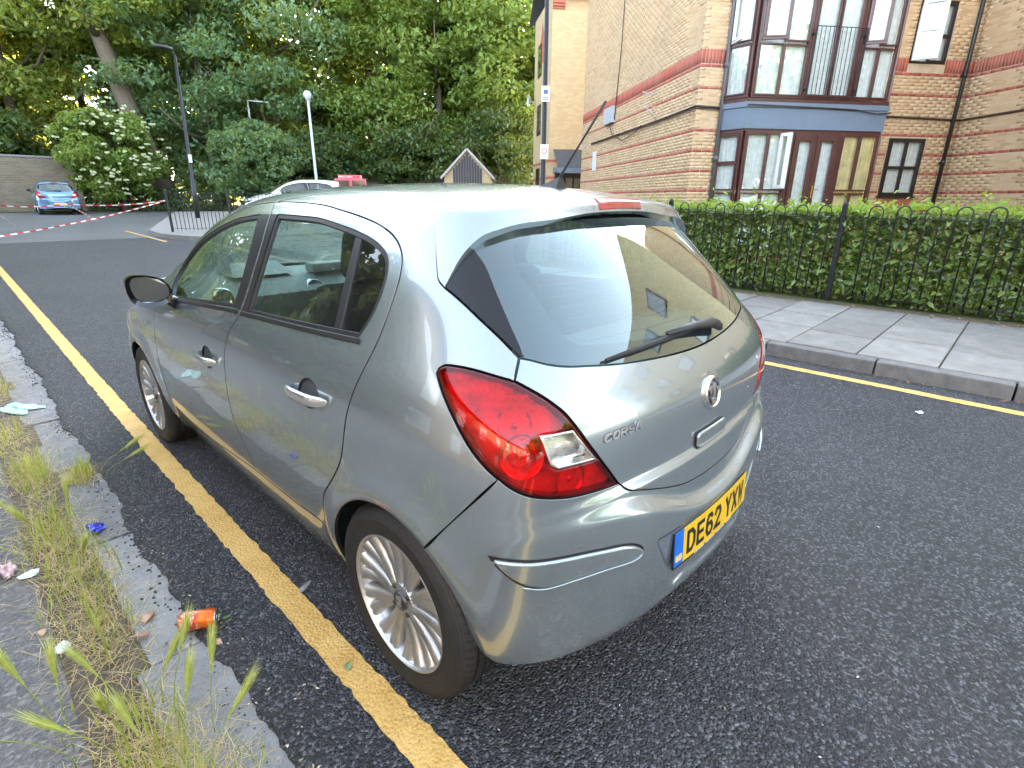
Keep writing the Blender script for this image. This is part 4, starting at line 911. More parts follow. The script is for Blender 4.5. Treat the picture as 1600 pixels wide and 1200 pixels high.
def sheet(name, xs, ys, dz, mat, kind='structure', edge=None, thick=0, parent=None):
    """grid sheet that follows the gentle rise of the street"""
    X, Y = np.meshgrid(xs, ys, indexing='ij')
    if edge is not None: X = X.copy(); X[0, :] = edge(np.asarray(ys))
    Z = zg(Y) + dz; V = np.stack([X, Y, Z], -1).reshape(-1, 3); a, b = X.shape
    I = np.arange(a * b).reshape(a, b); F = np.stack([I[:-1, :-1], I[1:, :-1], I[1:, 1:], I[:-1, 1:]], -1).reshape(-1, 4)
    if thick:
        e = V.reshape(a, b, 3)[0].copy(); e[:, 2] -= thick; base = len(V); V = np.vstack([V, e]); J = np.arange(b) + base
        F = np.vstack([F, np.stack([I[0, :-1], I[0, 1:], J[1:], J[:-1]], -1)])
    o = obj(name, fast_mesh(name, V, F, mat), parent)
    if kind: o['kind'] = kind
    return o
ys_ = np.r_[np.linspace(-40, 2, 12), np.linspace(3, 20, 30), np.linspace(22, 400, 30)]
sheet('ground', np.linspace(-300, 300, 25), ys_, -.06, MAT['soil'])
yn = np.arange(-12, 17.2, .025)
def ragged(y):
    n = .010 * np.sin(y * 7.3) + .007 * np.sin(y * 17.1 + 1) + .005 * np.sin(y * 41 + 2) + .003 * np.sin(y * 97 + 3) + .012 * np.sin(y * 3.1 + .7) + RNG.normal(0, .0016, len(y))
    return -1.205 + n
sheet('road', np.r_[-1.2, -1.12, -.5, 1.5, 3.0, 3.86], yn, 0, MAT['asphalt'], edge=ragged, thick=.02)
sheet('road_behind', np.r_[-1.2, 1.5, 3.86], np.linspace(-40, -12, 8), -.004, MAT['asphalt'])
sheet('car_park', np.linspace(-12, 45, 8), np.r_[np.linspace(13, 24, 12), np.linspace(26, 70, 14)], -.006, MAT['asphalt_old'])
sheet('old_path', np.r_[-6.4, -3.5, -2.5, -1.50], np.linspace(-30, 30, 110), -.012, MAT['tarmac_path'])
sheet('verge_soil', np.r_[-1.56, -1.45, -1.36], np.linspace(-9, 17, 120), -.010, MAT['soil'])
# left kerb: flush old stones, one by one
left_kerb = empty('left_kerb'); left_kerb['kind'] = 'structure'
y = -3.0; k = 0
while y < 17:
    L = .91; wj = .008; m = MB(); m.box((0, 0, 0), (.235, L - wj, .12), bev=.012)
    o = m.build('kerb_stone', MAT['kerb'], left_kerb, (-1.285 + random.uniform(-.008, .008), y + L / 2, zgf(y + L / 2) - .068 + random.uniform(-.004, .004))); o.rotation_euler = (random.uniform(-.004, .004) + .022 * (y > 3), random.uniform(-.01, .01), random.uniform(-.008, .008))
    y += L
# road lines
def ribbon(name, x0, x1, y0, y1, dz, mat, jit=.003, skew=0.0):
    ys = np.arange(y0, y1, .03); a = x0 + skew * ys + RNG.normal(0, jit, len(ys)); b = x1 + skew * ys + RNG.normal(0, jit, len(ys)); z = zg(ys) + dz
    V = np.vstack([np.stack([a, ys, z], 1), np.stack([b, ys, z], 1)]); n = len(ys); i = np.arange(n - 1)
    o = obj(name, fast_mesh(name, V, np.stack([i, n + i, n + i + 1, i + 1], 1), mat)); o['kind'] = 'structure'; return o
ribbon('yellow_line', -.970, -.872, -3, 16.8, .004, MAT['yellow_line'], skew=.0055)
ribbon('yellow_line', 3.495, 3.60, -9, 16.8, .004, MAT['yellow_line'])
# right kerb and pavement
right_kerb = empty('right_kerb'); right_kerb['kind'] = 'structure'
kerb_me = MB(); kerb_me.box((0, 0, 0), (.135, .902, .26), bev=.014); kerb_me = kerb_me.mesh('kerb_stone', MAT['kerb_dark'])
for i in range(-6, 16):
    yy = i * .915 + .1; o = obj('kerb_stone', kerb_me, right_kerb, (3.925 + random.uniform(-.004, .004), yy, zgf(yy) - .005 + random.uniform(-.005, .005))); o.rotation_euler = (0, 0, random.uniform(-.005, .005))
pav = empty('pavement'); pav['kind'] = 'structure'
MAT['moss'] = stone_mat('mossy_joint', (.07, .075, .03), (.16, .14, .09), 10, .5, .9)
sheet('bedding', np.r_[3.99, 6.9], np.linspace(-6, 16, 60), .106, MAT['moss'], kind=None, parent=pav)
slab_a = MB(); slab_a.box((0, 0, 0), (.886, .586, .05), bev=.008); slab_a = slab_a.mesh('paving_slab', MAT['slab'])
slab_b = MB(); slab_b.box((0, 0, 0), (.736, .586, .05), bev=.008); slab_b = slab_b.mesh('paving_slab', MAT['slab'])
for i in range(-9, 24):
    yy = i * .6 + .12; x = 4.0
    widths = [slab_a, slab_b, slab_a] if i % 2 else [slab_b, slab_a, slab_a]
    for me in widths:
        w = .90 if me is slab_a else .75
        if x + w > 6.75: break
        o = obj('paving_slab', me, pav, (x + w / 2, yy, zgf(yy) + .100 + random.uniform(-.004, .004))); o.rotation_euler = (random.uniform(-.006, .006), random.uniform(-.006, .006), random.uniform(-.004, .004)); x += w
# fallen leaves and grit along the gutter and the pavement edge
def litter_leaves(name, n, xf, yr, dz, mat, s0, s1, label, cat='leaves'):
    V = []; F = []
    for i in range(n):
        x = xf(); y = random.uniform(*yr); s = random.uniform(s0, s1); a = random.uniform(0, 6.28); c, sn = math.cos(a) * s, math.sin(a) * s; t = random.uniform(-.4, .5) * s
        z = zgf(y) + dz; b = len(V)
        V += [(x - c, y - sn, z + .002), (x + sn * .4, y - c * .4, z + .003 + abs(t) * .5), (x + c, y + sn, z + .003 + max(t, 0)), (x - sn * .4, y + c * .4, z + .003)]
        F.append((b, b + 1, b + 2, b + 3))
    o = obj(name, fast_mesh(name, V, F, mat)); tag(o, label, cat, kind='stuff'); return o
def leaf_island_mat(name, stops, rough=.6, transl=.0, spec=.3):
    m, nt, o = nodes(name); b = N(nt, 'BsdfPrincipled'); g = N(nt, 'NewGeometry')
    c = ramp(nt, g.outputs['Random Per Island'], stops); nt.links.new(c, b.inputs['Base Color']); b.inputs['Roughness'].default_value = rough; b.inputs['Specular IOR Level'].default_value = spec
    if transl:
        t = N(nt, 'BsdfTranslucent'); tcol = mixc(nt, .35, c, (.55, .50, .02)); nt.links.new(mixc(nt, 1.0, tcol, (1.9, 1.9, 1.9), 'MULTIPLY'), t.inputs['Color'])
        mx = N(nt, 'MixShader'); mx.inputs[0].default_value = transl; nt.links.new(b.outputs[0], mx.inputs[1]); nt.links.new(t.outputs[0], mx.inputs[2]); nt.links.new(mx.outputs[0], o.inputs[0])
    else: nt.links.new(b.outputs[0], o.inputs[0])
    return m
MAT['dead_leaf'] = leaf_island_mat('dead_leaves', [(0, (.16, .07, .03)), (.5, (.30, .15, .07)), (1, (.42, .28, .14))], .7)
MAT['pale_bits'] = leaf_island_mat('pale_litter', [(0, (.30, .26, .16)), (.6, (.55, .50, .36)), (1, (.75, .75, .70))], .7)
litter_leaves('gutter_leaves', 700, lambda: 3.85 - abs(random.gauss(0, .05)), (-2.5, 8), .003, MAT['dead_leaf'], .006, .02, 'dry brown leaf litter gathered along the right-hand gutter')
litter_leaves('gutter_grit', 260, lambda: 3.84 - abs(random.gauss(0, .06)), (-2.5, 8), .003, MAT['pale_bits'], .004, .013, 'pale grit and seed husks in the right-hand gutter', 'grit')
litter_leaves('hedge_litter', 900, lambda: 6.62 - abs(random.gauss(0, .16)), (-2.5, 8), .130, MAT['dead_leaf'], .010, .03, 'dry leaves fallen on the pavement under the hedge')
litter_leaves('road_specks', 420, lambda: random.uniform(-1.15, 3.6), (-1.5, 9), .003, MAT['pale_bits'], .003, .008, 'small pale husks scattered on the black asphalt', 'litter')
litter_leaves('kerb_specks', 260, lambda: random.gauss(-1.18, .06), (-.3, 5), .004, MAT['pale_bits'], .003, .008, 'small pale husks along the ragged asphalt edge', 'litter')
# asphalt crumbs on the kerb
V = []; F = []
for i in range(700):
    y = random.uniform(-.4, 8); x = -1.215 - abs(random.gauss(0, .035)); s = random.uniform(.003, .008); z = zgf(y) - .010; b = len(V)
    for q in range(6):
        a = q * 1.047 + random.uniform(-.3, .3); V.append((x + s * math.cos(a), y + s * math.sin(a), z))
    V.append((x, y, z + s)); F += [(b + q, b + (q + 1) % 6, b + 6) for q in range(6)]
tag(obj('asphalt_crumbs', fast_mesh('asphalt_crumbs', V, F, MAT['asphalt'])), 'black asphalt crumbs scattered on the left kerb stones', 'gravel', kind='stuff')

# ------------------------------------------------------------------ leaves and trees
def leaf_cloud(centers, sizes, normals=None, fold=.25, aspect=.55, curl=None):
    """folded kite leaves: 4 verts, 2 tris each; returns V,F"""
    n = len(centers); d = RNG.normal(0, 1, (n, 3)); d /= np.linalg.norm(d, axis=1, keepdims=True)
    nn = RNG.normal(0, 1, (n, 3)) if normals is None else normals + RNG.normal(0, .45, (n, 3))
    nn -= d * (nn * d).sum(1, keepdims=True); nn /= np.linalg.norm(nn, axis=1, keepdims=True) + 1e-9
    s = np.cross(d, nn); L = sizes[:, None]
    A = centers - d * L * .5; B = centers + d * L * .5; Lf = centers + s * L * aspect * .5 + nn * L * fold * .5; Rt = centers - s * L * aspect * .5 + nn * L * fold * .5
    V = np.stack([A, Rt, B, Lf], 1).reshape(-1, 3); I = np.arange(n)[:, None] * 4
    F = np.concatenate([I + np.array([[0, 1, 2]]), I + np.array([[0, 2, 3]])], 0); return V, F
def green(name, lo, mid, hi, tr=.38, rough=.38): return leaf_island_mat(name, [(0, lo), (.5, mid), (1, hi)], rough, tr, .4)
MAT['leaf_yellow'] = green('leaf_yellow_green', (.075, .12, .022), (.15, .21, .045), (.27, .32, .075))
MAT['leaf_teal'] = green('leaf_blue_green', (.050, .11, .055), (.085, .17, .085), (.15, .25, .13))
MAT['leaf_mid'] = green('leaf_mid_green', (.065, .12, .030), (.12, .20, .050), (.20, .29, .08))
MAT['leaf_dark'] = green('leaf_dark_green', (.022, .05, .018), (.045, .09, .032), (.08, .14, .045), .25)
MAT['bark'] = stone_mat('bark', (.07, .055, .04), (.16, .13, .10), 6, .5, 1.0)
MAT['flower'] = leaf_island_mat('elder_flower', [(0, (.26, .31, .15)), (1, (.46, .48, .32))], .7, .2)
def tree(name, x, y, h, r, crown0, mat, label, nleaf=6500, size=.24, lean=(0, 0), trunk_r=.28, group='trees behind the car park', clumps=70, flowers=0, wide=1.0, limbs=7):
    z0 = zgf(y); root = empty(name, (x, y, z0)); tag(root, label, 'tree', group)
    t = MB(); top = Vector((lean[0], lean[1], h * .86)); P = [Vector((0, 0, -.1)) + (top) * q + Vector((random.uniform(-.12, .12), random.uniform(-.12, .12), 0)) * (q > 0) for q in np.linspace(0, 1, 7)]
    t.tube(P, [trunk_r * (1.25 - q * 1.1) if q > 0 else trunk_r * 1.5 for q in np.linspace(0, 1, 7)], 10)
    for i in range(limbs):
        q = random.uniform(.18, .8); b = top * q; a = random.uniform(0, 6.28); L = r * random.uniform(.5, .95)
        e = b + Vector((math.cos(a) * L, math.sin(a) * L, L * random.uniform(.35, .9))); mid = (b + e) / 2 + Vector((0, 0, -.15 * L))
        t.tube([b, mid, e], [trunk_r * .42, trunk_r * .28, .03], 7)
    t.build('trunk', MAT['bark'], root)
    nleaf = int(nleaf * 2.3); size = size * 1.32; clumps = int(clumps * 1.35)
    cz = (crown0 + h) / 2; rz = (h - crown0) / 2
    C_ = []; sz = []
    cs = RNG.normal(0, 1, (clumps, 3)); cs /= np.linalg.norm(cs, axis=1, keepdims=True); rad = RNG.uniform(.35, 1.0, clumps)**.55
    cc = cs * rad[:, None] * np.array([r * wide, r, rz]); cc[:, 2] += cz; cc[:, :2] += np.array(lean) * (cc[:, 2:3] / h)
    cr = RNG.uniform(.28, .52, clumps) * r * .62
    per = max(8, nleaf // clumps)
    d = RNG.normal(0, 1, (clumps, per, 3)); d /= np.linalg.norm(d, axis=2, keepdims=True)
    rr = RNG.uniform(.25, 1, (clumps, per, 1))**.5
    cen = (cc[:, None, :] + d * rr * cr[:, None, None] * np.array([1.15, 1.15, .62])).reshape(-1, 3); cen[:, 2] -= .12 * np.abs(d[..., 0].ravel())
    nrm = d.reshape(-1, 3) * .5 + np.array([0, 0, .8]); ok = cen[:, 2] > .15; cen = cen[ok]; nrm = nrm[ok]
    V, F = leaf_cloud(cen, RNG.uniform(size * .6, size * 1.35, len(cen)), nrm)
    o = obj('crown', fast_mesh('crown', V, F, mat), root); o['kind'] = 'stuff'
    if flowers:
        dd = RNG.normal(0, 1, (flowers, 3)); dd[:, 1] -= 1.1; dd[:, 2] += .25; dd /= np.linalg.norm(dd, axis=1, keepdims=True)
        fc = dd * np.array([r * wide, r, rz]) * RNG.uniform(.98, 1.16, (flowers, 1)); fc[:, 2] += cz; fc = fc[fc[:, 2] > .5]; V = []; F = []
        for p in fc:
            for q in range(5):
                c = p + RNG.normal(0, .05, 3) * np.array([1, 1, .3]); b = len(V)
                for a in range(6): V.append(c + np.array([.055 * math.cos(a * 1.047), .03 * math.sin(a * 1.047), .05 * math.sin(a * 1.047)]))
                F.append([b + a for a in range(6)])
        fo = obj('flowers', fast_mesh('flowers', V, F, MAT['flower']), root); fo['kind'] = 'stuff'
    return root
YG, TE, MI, DK = MAT['leaf_yellow'], MAT['leaf_teal'], MAT['leaf_mid'], MAT['leaf_dark']
tree('broadleaf_tree', -3.0, 41, 19, 5.6, 2.0, YG, 'yellow-green tree at the far left edge, behind the stone wall', 8000)
tree('broadleaf_tree', 3.2, 42, 20, 5.2, 2.5, YG, 'tall yellow-green tree behind the blue car', 8500)
tree('leaning_tree', 8.6, 36.4, 21, 4.4, 7.5, YG, 'tall yellow-green tree with a thick bare leaning trunk', 7500, lean=(-3.6, .5), trunk_r=.52)
tree('broadleaf_tree', 11.4, 36.5, 17, 4.8, 1.2, TE, 'blue-green tree just right of the black lamp post', 9500, size=.22, clumps=90)
tree('broadleaf_tree', 15.0, 34.5, 18, 4.6, 1.0, TE, 'blue-green tree behind the white lamp post', 9500, size=.22, clumps=90)
tree('broadleaf_tree', 17.6, 35.5, 19, 4.8, 1.6, YG, 'yellow-green tree right of the white lamp post', 8500)
tree('broadleaf_tree', 20.6, 33.0, 17.5, 4.6, .8, MI, 'mid-green tree behind the red van', 9000, clumps=85)
tree('broadleaf_tree', 23.4, 29.5, 18, 4.8, .8, MI, 'mid-green tree directly behind the gabled brick hut', 9500, clumps=90)
tree('broadleaf_tree', 25.6, 26.2, 17, 4.2, 1.2, MI, 'mid-green tree between the hut and the far brick block', 8500)
ROW2 = ('dark tree of the second row at the far left, above the old wall', 'pale tree of the second row behind the leaning trunk', 'dark tree of the second row above the black lamp', 'pale tree of the second row above the pale lamp post', 'dark tree of the second row above the gabled hut', 'pale tree of the second row showing left of the far block')
for i, (x, y, h) in enumerate(((-1, 50, 22), (8, 50, 23), (15, 46, 23), (21.5, 42.5, 23), (27.5, 37, 22), (31, 30, 21))):
    tree('background_tree', x, y, h, 6.4, .6, (DK if i % 2 else MI), ROW2[i], 7000, size=.62, clumps=80, group='second row of trees', limbs=4)
tree('elder_bush', 5.7, 33.6, 5.1, 2.15, .6, MAT['leaf_mid'], 'round elder bush covered in cream flower heads', 7500, size=.17, trunk_r=.10, group='bushes', clumps=55, flowers=110)
tree('laurel_bush', 12.0, 30.9, 4.7, 2.6, .2, TE, 'low dark bush at the foot of the blue-green trees', 6000, size=.2, trunk_r=.08, group='bushes')
tree('laurel_bush', 15.6, 31.5, 4.6, 2.8, .2, DK, 'low dark bush behind the red van', 5500, size=.2, trunk_r=.08, group='bushes')
tree('laurel_bush', 20.0, 27.8, 5.0, 2.8, .2, DK, 'low dark bush left of the gabled brick hut', 5500, size=.2, trunk_r=.08, group='bushes')
tree('laurel_bush', 23.6, 24.0, 6.0, 2.8, .2, DK, 'tall dark bush right of the gabled brick hut', 5500, size=.2, trunk_r=.08, group='bushes')
tree('ivy_bush', .6, 38.5, 5.2, 3.0, .3, DK, 'dark bush behind the stone wall and the blue car', 6000, size=.22, trunk_r=.1, group='bushes')
# low clipped hedge and the grass strip in front of it
def block_hedge(name, p0, p1, w, h, n, size, mat, label, z0=0, cat='hedge', topmat=None, topn=0):
    p0 = np.array(p0, float); p1 = np.array(p1, float); d = p1 - p0; L = np.linalg.norm(d); d /= L; s = np.array([d[1], -d[0]])
    u = RNG.uniform(0, L, n); f = RNG.random(n); v = np.where(f < .55, -w / 2 + np.abs(RNG.normal(0, .07, n)), RNG.uniform(-w / 2, w / 2, n)); zz = np.where(f < .75, RNG.uniform(.02, h, n), h - np.abs(RNG.normal(0, .06, n)))
    v = v + .03 * np.sin(u * 5) ; P = p0 + d * u[:, None] - s * -v[:, None]
    P3 = np.stack([P[:, 0], P[:, 1], zz + z0 + zg(P[:, 1])], 1); nr = np.stack([-s[0] * np.ones(n), -s[1] * np.ones(n), np.full(n, .5)], 1)
    root = empty(name, (p0[0], p0[1], 0)); tag(root, label, cat); P3 -= np.array([p0[0], p0[1], 0])
    V, F = leaf_cloud(P3, RNG.uniform(size * .6, size * 1.3, n), nr); o = obj('foliage', fast_mesh('foliage', V, F, mat), root); o['kind'] = 'stuff'
    return root, d, s
block_hedge('clipped_hedge', (10.8, 33.0), (3.6, 35.4), 1.0, 1.15, 7000, .13, DK, 'low dark clipped hedge behind the blue car')
sheet('grass_strip', np.linspace(-12, 11, 4), np.linspace(33.6, 36, 4), .01, MAT['lawn'])

block_hedge('evergreen_screen', (40, 33), (10, 47), 2.2, 4.6, 16000, .45, DK, 'dark evergreen screen behind the trees on the right', cat='hedge')
block_hedge('evergreen_screen', (10, 47), (-16, 47), 2.2, 4.6, 14000, .45, DK, 'dark evergreen screen behind the trees on the left', cat='hedge')
# ------------------------------------------------------------------ railings
MAT['iron'] = simple('black_iron_paint', (.012, .013, .016), .38, 0, .3, 14, .15, 90)
def railing(name, p0, p1, z0, top, low, pitch, posts, label, hoop=True, br=.009):
    """bow-top railing: posts, two rails, one hoop per pair of bars"""
    p0 = Vector((p0[0], p0[1], 0)); p1 = Vector((p1[0], p1[1], 0)); L = (p1 - p0).length; d = (p1 - p0) / L; rz = math.atan2(d.y, d.x)
    root = empty(name, (p0.x, p0.y, 0), rz); tag(root, label, 'railing')
    g = lambda u: zgf(p0.y + d.y * u) + z0
    for z, hgt in ((top, .010), (low, .010)):
        m = MB(); n = max(2, int(L / 2)); pts = [(L * i / n, 0, g(L * i / n) + z) for i in range(n + 1)]
        for a, b in zip(pts[:-1], pts[1:]): m.bar(a, b, .038, hgt)
        m.build('rail', MAT['iron'], root)
    for u in posts:
        m = MB(); m.box((u, 0, g(u) + (top + .17) / 2), (.06, .06, top + .17), bev=.006); m.lathe([(.028, top + .17), (.030, top + .185), (.018, top + .205), (0, top + .21)], 12, 'z', (u, 0, g(u))); m.build('post', MAT['iron'], root)
    hm_ = MB(); w = pitch / 2; H = top + .11
    pts = [(-w / 2, 0, low - .06)] + [(-w / 2, 0, top)] + [(-w / 2 * math.cos(a), 0, H + w / 2 * math.sin(a) - .03) for a in np.linspace(0, math.pi, 9)] + [(w / 2, 0, top), (w / 2, 0, low - .06)]
    if not hoop: pts = [(0, 0, low - .06), (0, 0, top)]
    hm_.tube(pts, br, 6); me = hm_.mesh('bar_hoop', MAT['iron'])
    u = pitch * .5
    while u < L:
        if all(abs(u - q) > w * .62 for q in posts): obj('bar_hoop', me, root, (u, 0, g(u)))
        u += pitch
    return root
RF0, RF1 = (6.80, -3.6), (7.15, 6.2)
railing('railing', RF0, RF1, .12, 1.10, .085, .30, [.02, 2.2, 4.42, 7.0, 9.6], 'black bow-top railing in front of the clipped laurel hedge')
# laurel hedge behind it
MAT['laurel'] = leaf_island_mat('laurel_leaf', [(0, (.030, .055, .016)), (.4, (.08, .14, .03)), (.8, (.15, .23, .045)), (1, (.24, .31, .07))], .26, .18, .55)
MAT['laurel_new'] = leaf_island_mat('laurel_new_leaf', [(0, (.13, .23, .03)), (.5, (.21, .34, .045)), (1, (.30, .44, .07))], .45, .3, .4)
hroot, hd_, hs_ = block_hedge('laurel_hedge', (7.29, -3.6), (7.63, 6.2), .86, 1.15, 30000, .090, MAT['laurel'], 'glossy clipped laurel hedge with bright new leaves on top', .12)
n = 3800; u = RNG.uniform(0, 9.8, n); v = RNG.uniform(-.46, .40, n); zz = 1.17 + np.abs(RNG.normal(0, .05, n)) * np.where(RNG.random(n) < .12, 2.2, 1) + .025 * np.sin(u * 9) + .02 * np.sin(u * 2.3)
P = np.stack([hd_[0] * u + hs_[0] * v, hd_[1] * u + hs_[1] * v, zz + .12 + zg(-3.6 + hd_[1] * u)], 1)
V, F = leaf_cloud(P, RNG.uniform(.05, .11, n), np.tile([[-.3, 0, .6]], (n, 1)), aspect=.42); o = obj('new_growth', fast_mesh('new_growth', V, F, MAT['laurel_new']), hroot); o['kind'] = 'stuff'
core = MB()
for i in range(130):
    q = i * .075; x, y = hd_[0] * q + hs_[0] * random.uniform(-.15, .25), hd_[1] * q + hs_[1] * random.uniform(-.15, .25); z = zgf(-3.6 + y) + .10
    core.tube([(x, y, z), (x + random.uniform(-.1, .1), y + random.uniform(-.1, .1), z + .6), (x + random.uniform(-.2, .2), y + random.uniform(-.2, .2), z + 1.15)], [.016, .012, .005], 5)
core.build('stems', MAT['bark'], hroot)['kind'] = 'stuff'
lm = []
for k in range(4):
    L = .10 + .012 * k; pts = [(0, 0), (.25, .16), (.55, .20), (.85, .10), (1, 0)]; V = []
    for t, w in pts: V += [(t * L, w * L, .10 * L * w * 5 - .25 * L * t * t), (t * L, -w * L, .10 * L * w * 5 - .25 * L * t * t), (t * L, 0, -.25 * L * t * t)]
    F = []
    for i in range(4): F += [(i * 3, (i + 1) * 3, (i + 1) * 3 + 2, i * 3 + 2), (i * 3 + 2, (i + 1) * 3 + 2, (i + 1) * 3 + 1, i * 3 + 1)]
    lm.append(fast_mesh('leaf', V, F, [MAT['laurel'], MAT['laurel'], MAT['laurel_leafB'] if 'laurel_leafB' in MAT else MAT['laurel'], MAT['laurel']][k], True))
def leaf_obj_mat(name, stops):
    m, nt, o = nodes(name); b = N(nt, 'BsdfPrincipled'); oi = N(nt, 'ObjectInfo'); nt.links.new(ramp(nt, oi.outputs['Random'], stops), b.inputs['Base Color']); b.inputs['Roughness'].default_value = .3; b.inputs['Specular IOR Level'].default_value = .55
    nt.links.new(b.outputs[0], o.inputs[0]); return m
lom = leaf_obj_mat('laurel_single_leaf', [(0, (.04, .075, .018)), (.6, (.085, .14, .028)), (1, (.16, .22, .05))])
for me in lm: me.materials.clear(); me.materials.append(lom)
for i in range(300):
    u = 1.2 + 5.6 * random.random(); x, y = hd_[0] * u - hs_[0] * (.43 + random.uniform(0, .05)), hd_[1] * u - hs_[1] * (.43 + random.uniform(0, .05))
    o = obj('leaf', lm[i % 4], hroot, (x, y, .12 + random.uniform(.08, 1.15))); a = random.uniform(2.2, 4.1); o.rotation_euler = (random.uniform(-.7, .7), random.uniform(-.7, .7), a)
sheet('front_garden', np.linspace(6.9, 22, 6), np.linspace(-14, 8, 12), .10, MAT['lawn'])

# ------------------------------------------------------------------ brick flats on the right
def brick_mat(name, stops, bs=.5):
    m, nt, o = nodes(name); b = N(nt, 'BsdfPrincipled'); nt.links.new(b.outputs[0], o.inputs[0]); g = N(nt, 'NewGeometry'); oi = N(nt, 'ObjectInfo')
    rnd = math_(nt, 'FRACT', math_(nt, 'ADD', g.outputs['Random Per Island'], oi.outputs['Random'])); P = pos(nt)
    c = ramp(nt, rnd, stops); n = noise(nt, 30, 5, .7, P); big = noise(nt, .9, 4, .6, P)
    c = mixc(nt, math_(nt, 'MULTIPLY', n, .45), c, tuple(x * .72 for x in stops[1][1])); c = mixc(nt, math_(nt, 'MULTIPLY', ramp(nt, big, [(.4, (0, 0, 0)), (.8, (1, 1, 1))]), .25), c, (.30, .27, .22))
    nt.links.new(c, b.inputs['Base Color']); b.inputs['Roughness'].default_value = .88; nt.links.new(bump(nt, n, bs, .004), b.inputs['Normal']); return m
MAT['brick_y'] = brick_mat('yellow_brick', [(0, (.50, .32, .165)), (.4, (.60, .41, .225)), (.8, (.66, .47, .28)), (1, (.56, .35, .19))])
MAT['brick_r'] = brick_mat('red_brick', [(0, (.36, .075, .045)), (.5, (.43, .10, .062)), (1, (.47, .13, .085))])
MAT['mortar'] = simple('mortar', (.54, .42, .30), .95, 0, .2, 6, .5, 90)
CO, BL = .0683, .225
SOLD = (4.06, 4.38); BANDS = [3.66, 2.84, 2.43, 2.02, 1.61, 1.20]
RZB = math.radians(-38.5); K0 = (10.38, 4.78, 0)
def wall_bricks(root, axis, c, u0, u1, z1, sgn, openings, parity=0, z0=.1):
    """axis 's': wall along local x at y=c ; 'n': along local y at x=c. sgn: outward sign on the other axis.
    one-course-high bricks in stretcher bond, joints recessed 5 mm"""
    Vy, Fy, Vr, Fr, cand = [], [], [], [], []
    def put(ua, ub, za, zb, red, full):
        for (a, b, d, e) in openings:
            if ua >= a - .001 and ub <= b + .001 and zb > d and za < e: return
            if ub > a and ua < b and zb > d + .01 and za < e - .01:
                if ua < a < ub and a - ua > .03: put(ua, a, za, zb, red, False)
                if ua < b < ub and ub - b > .03: put(b, ub, za, zb, red, False)
                return
        V, F = (Vr, Fr) if red else (Vy, Fy); o0, o1 = c - sgn * .004, c + sgn * .0035
        b = len(V); q = .0015
        for (uu, zz, oo) in ((ua, za, o0), (ub, za, o0), (ub, zb, o0), (ua, zb, o0), (ua + q, za + q, o1), (ub - q, za + q, o1), (ub - q, zb - q, o1), (ua + q, zb - q, o1)):
            V.append((uu, oo, zz) if axis == 's' else (oo, uu, zz))
        F += [(b + 4, b + 5, b + 6, b + 7), (b, b + 1, b + 5, b + 4), (b + 1, b + 2, b + 6, b + 5), (b + 2, b + 3, b + 7, b + 6), (b + 3, b, b + 4, b + 7)]
        if full and not red: cand.append((len(F) - 5, ua, za))
    k = 0; z = z0; zr = set()
    for bz in BANDS: zr.add(round((bz - z0) / CO))
    ks0, ks1 = round((SOLD[0] - z0) / CO), round((SOLD[1] - z0) / CO)
    while z < z1:
        if ks0 <= k < ks1:
            if k == ks0:
                u = u0
                while u < u1 - .02: put(u + .004, min(u + .225, u1) - .004, z + .005, z + CO - .005, True, False); u += .225
            elif k == ks0 + 1:
                u = u0; zt = z0 + ks1 * CO
                while u < u1 - .02: put(u + .004, min(u + .075, u1) - .004, z + .005, zt - .005, True, False); u += .075
        else:
            u = u0 - (BL / 2 if (k + parity) % 2 else 0)
            while u < u1 - .02:
                a, b = max(u, u0) + .005, min(u + BL, u1) - .005
                if b - a > .02: put(a, b, z + .005, z + CO - .005, k in zr, b - a > BL - .012)
                u += BL
        k += 1; z = z0 + k * CO
    return Vy, Fy, Vr, Fr, cand
flats = empty('brick_flats', K0, RZB); tag(flats, 'yellow brick flats with red brick bands and a brown bay window', 'building')
WT = 8.6
ML = Matrix.Translation(Vector(K0)) @ Matrix.Rotation(RZB, 4, 'Z'); MI_ = cam.matrix_world.inverted()
def px(pl_):
    q = MI_ @ (ML @ Vector(pl_)); 
    if q.z >= 0: return (-1, -1, 99)
    return (800 + 831.2 * q.x / -q.z, 600 - 831.2 * q.y / -q.z, -q.z)
SMALLWIN = (4.74, 5.66, 1.55, 2.80); UPWIN = (4.80, 5.72, 4.30, 5.50)
front_open = [(.62, 4.22, 0, WT), SMALLWIN, UPWIN]
allc = []
walls = []
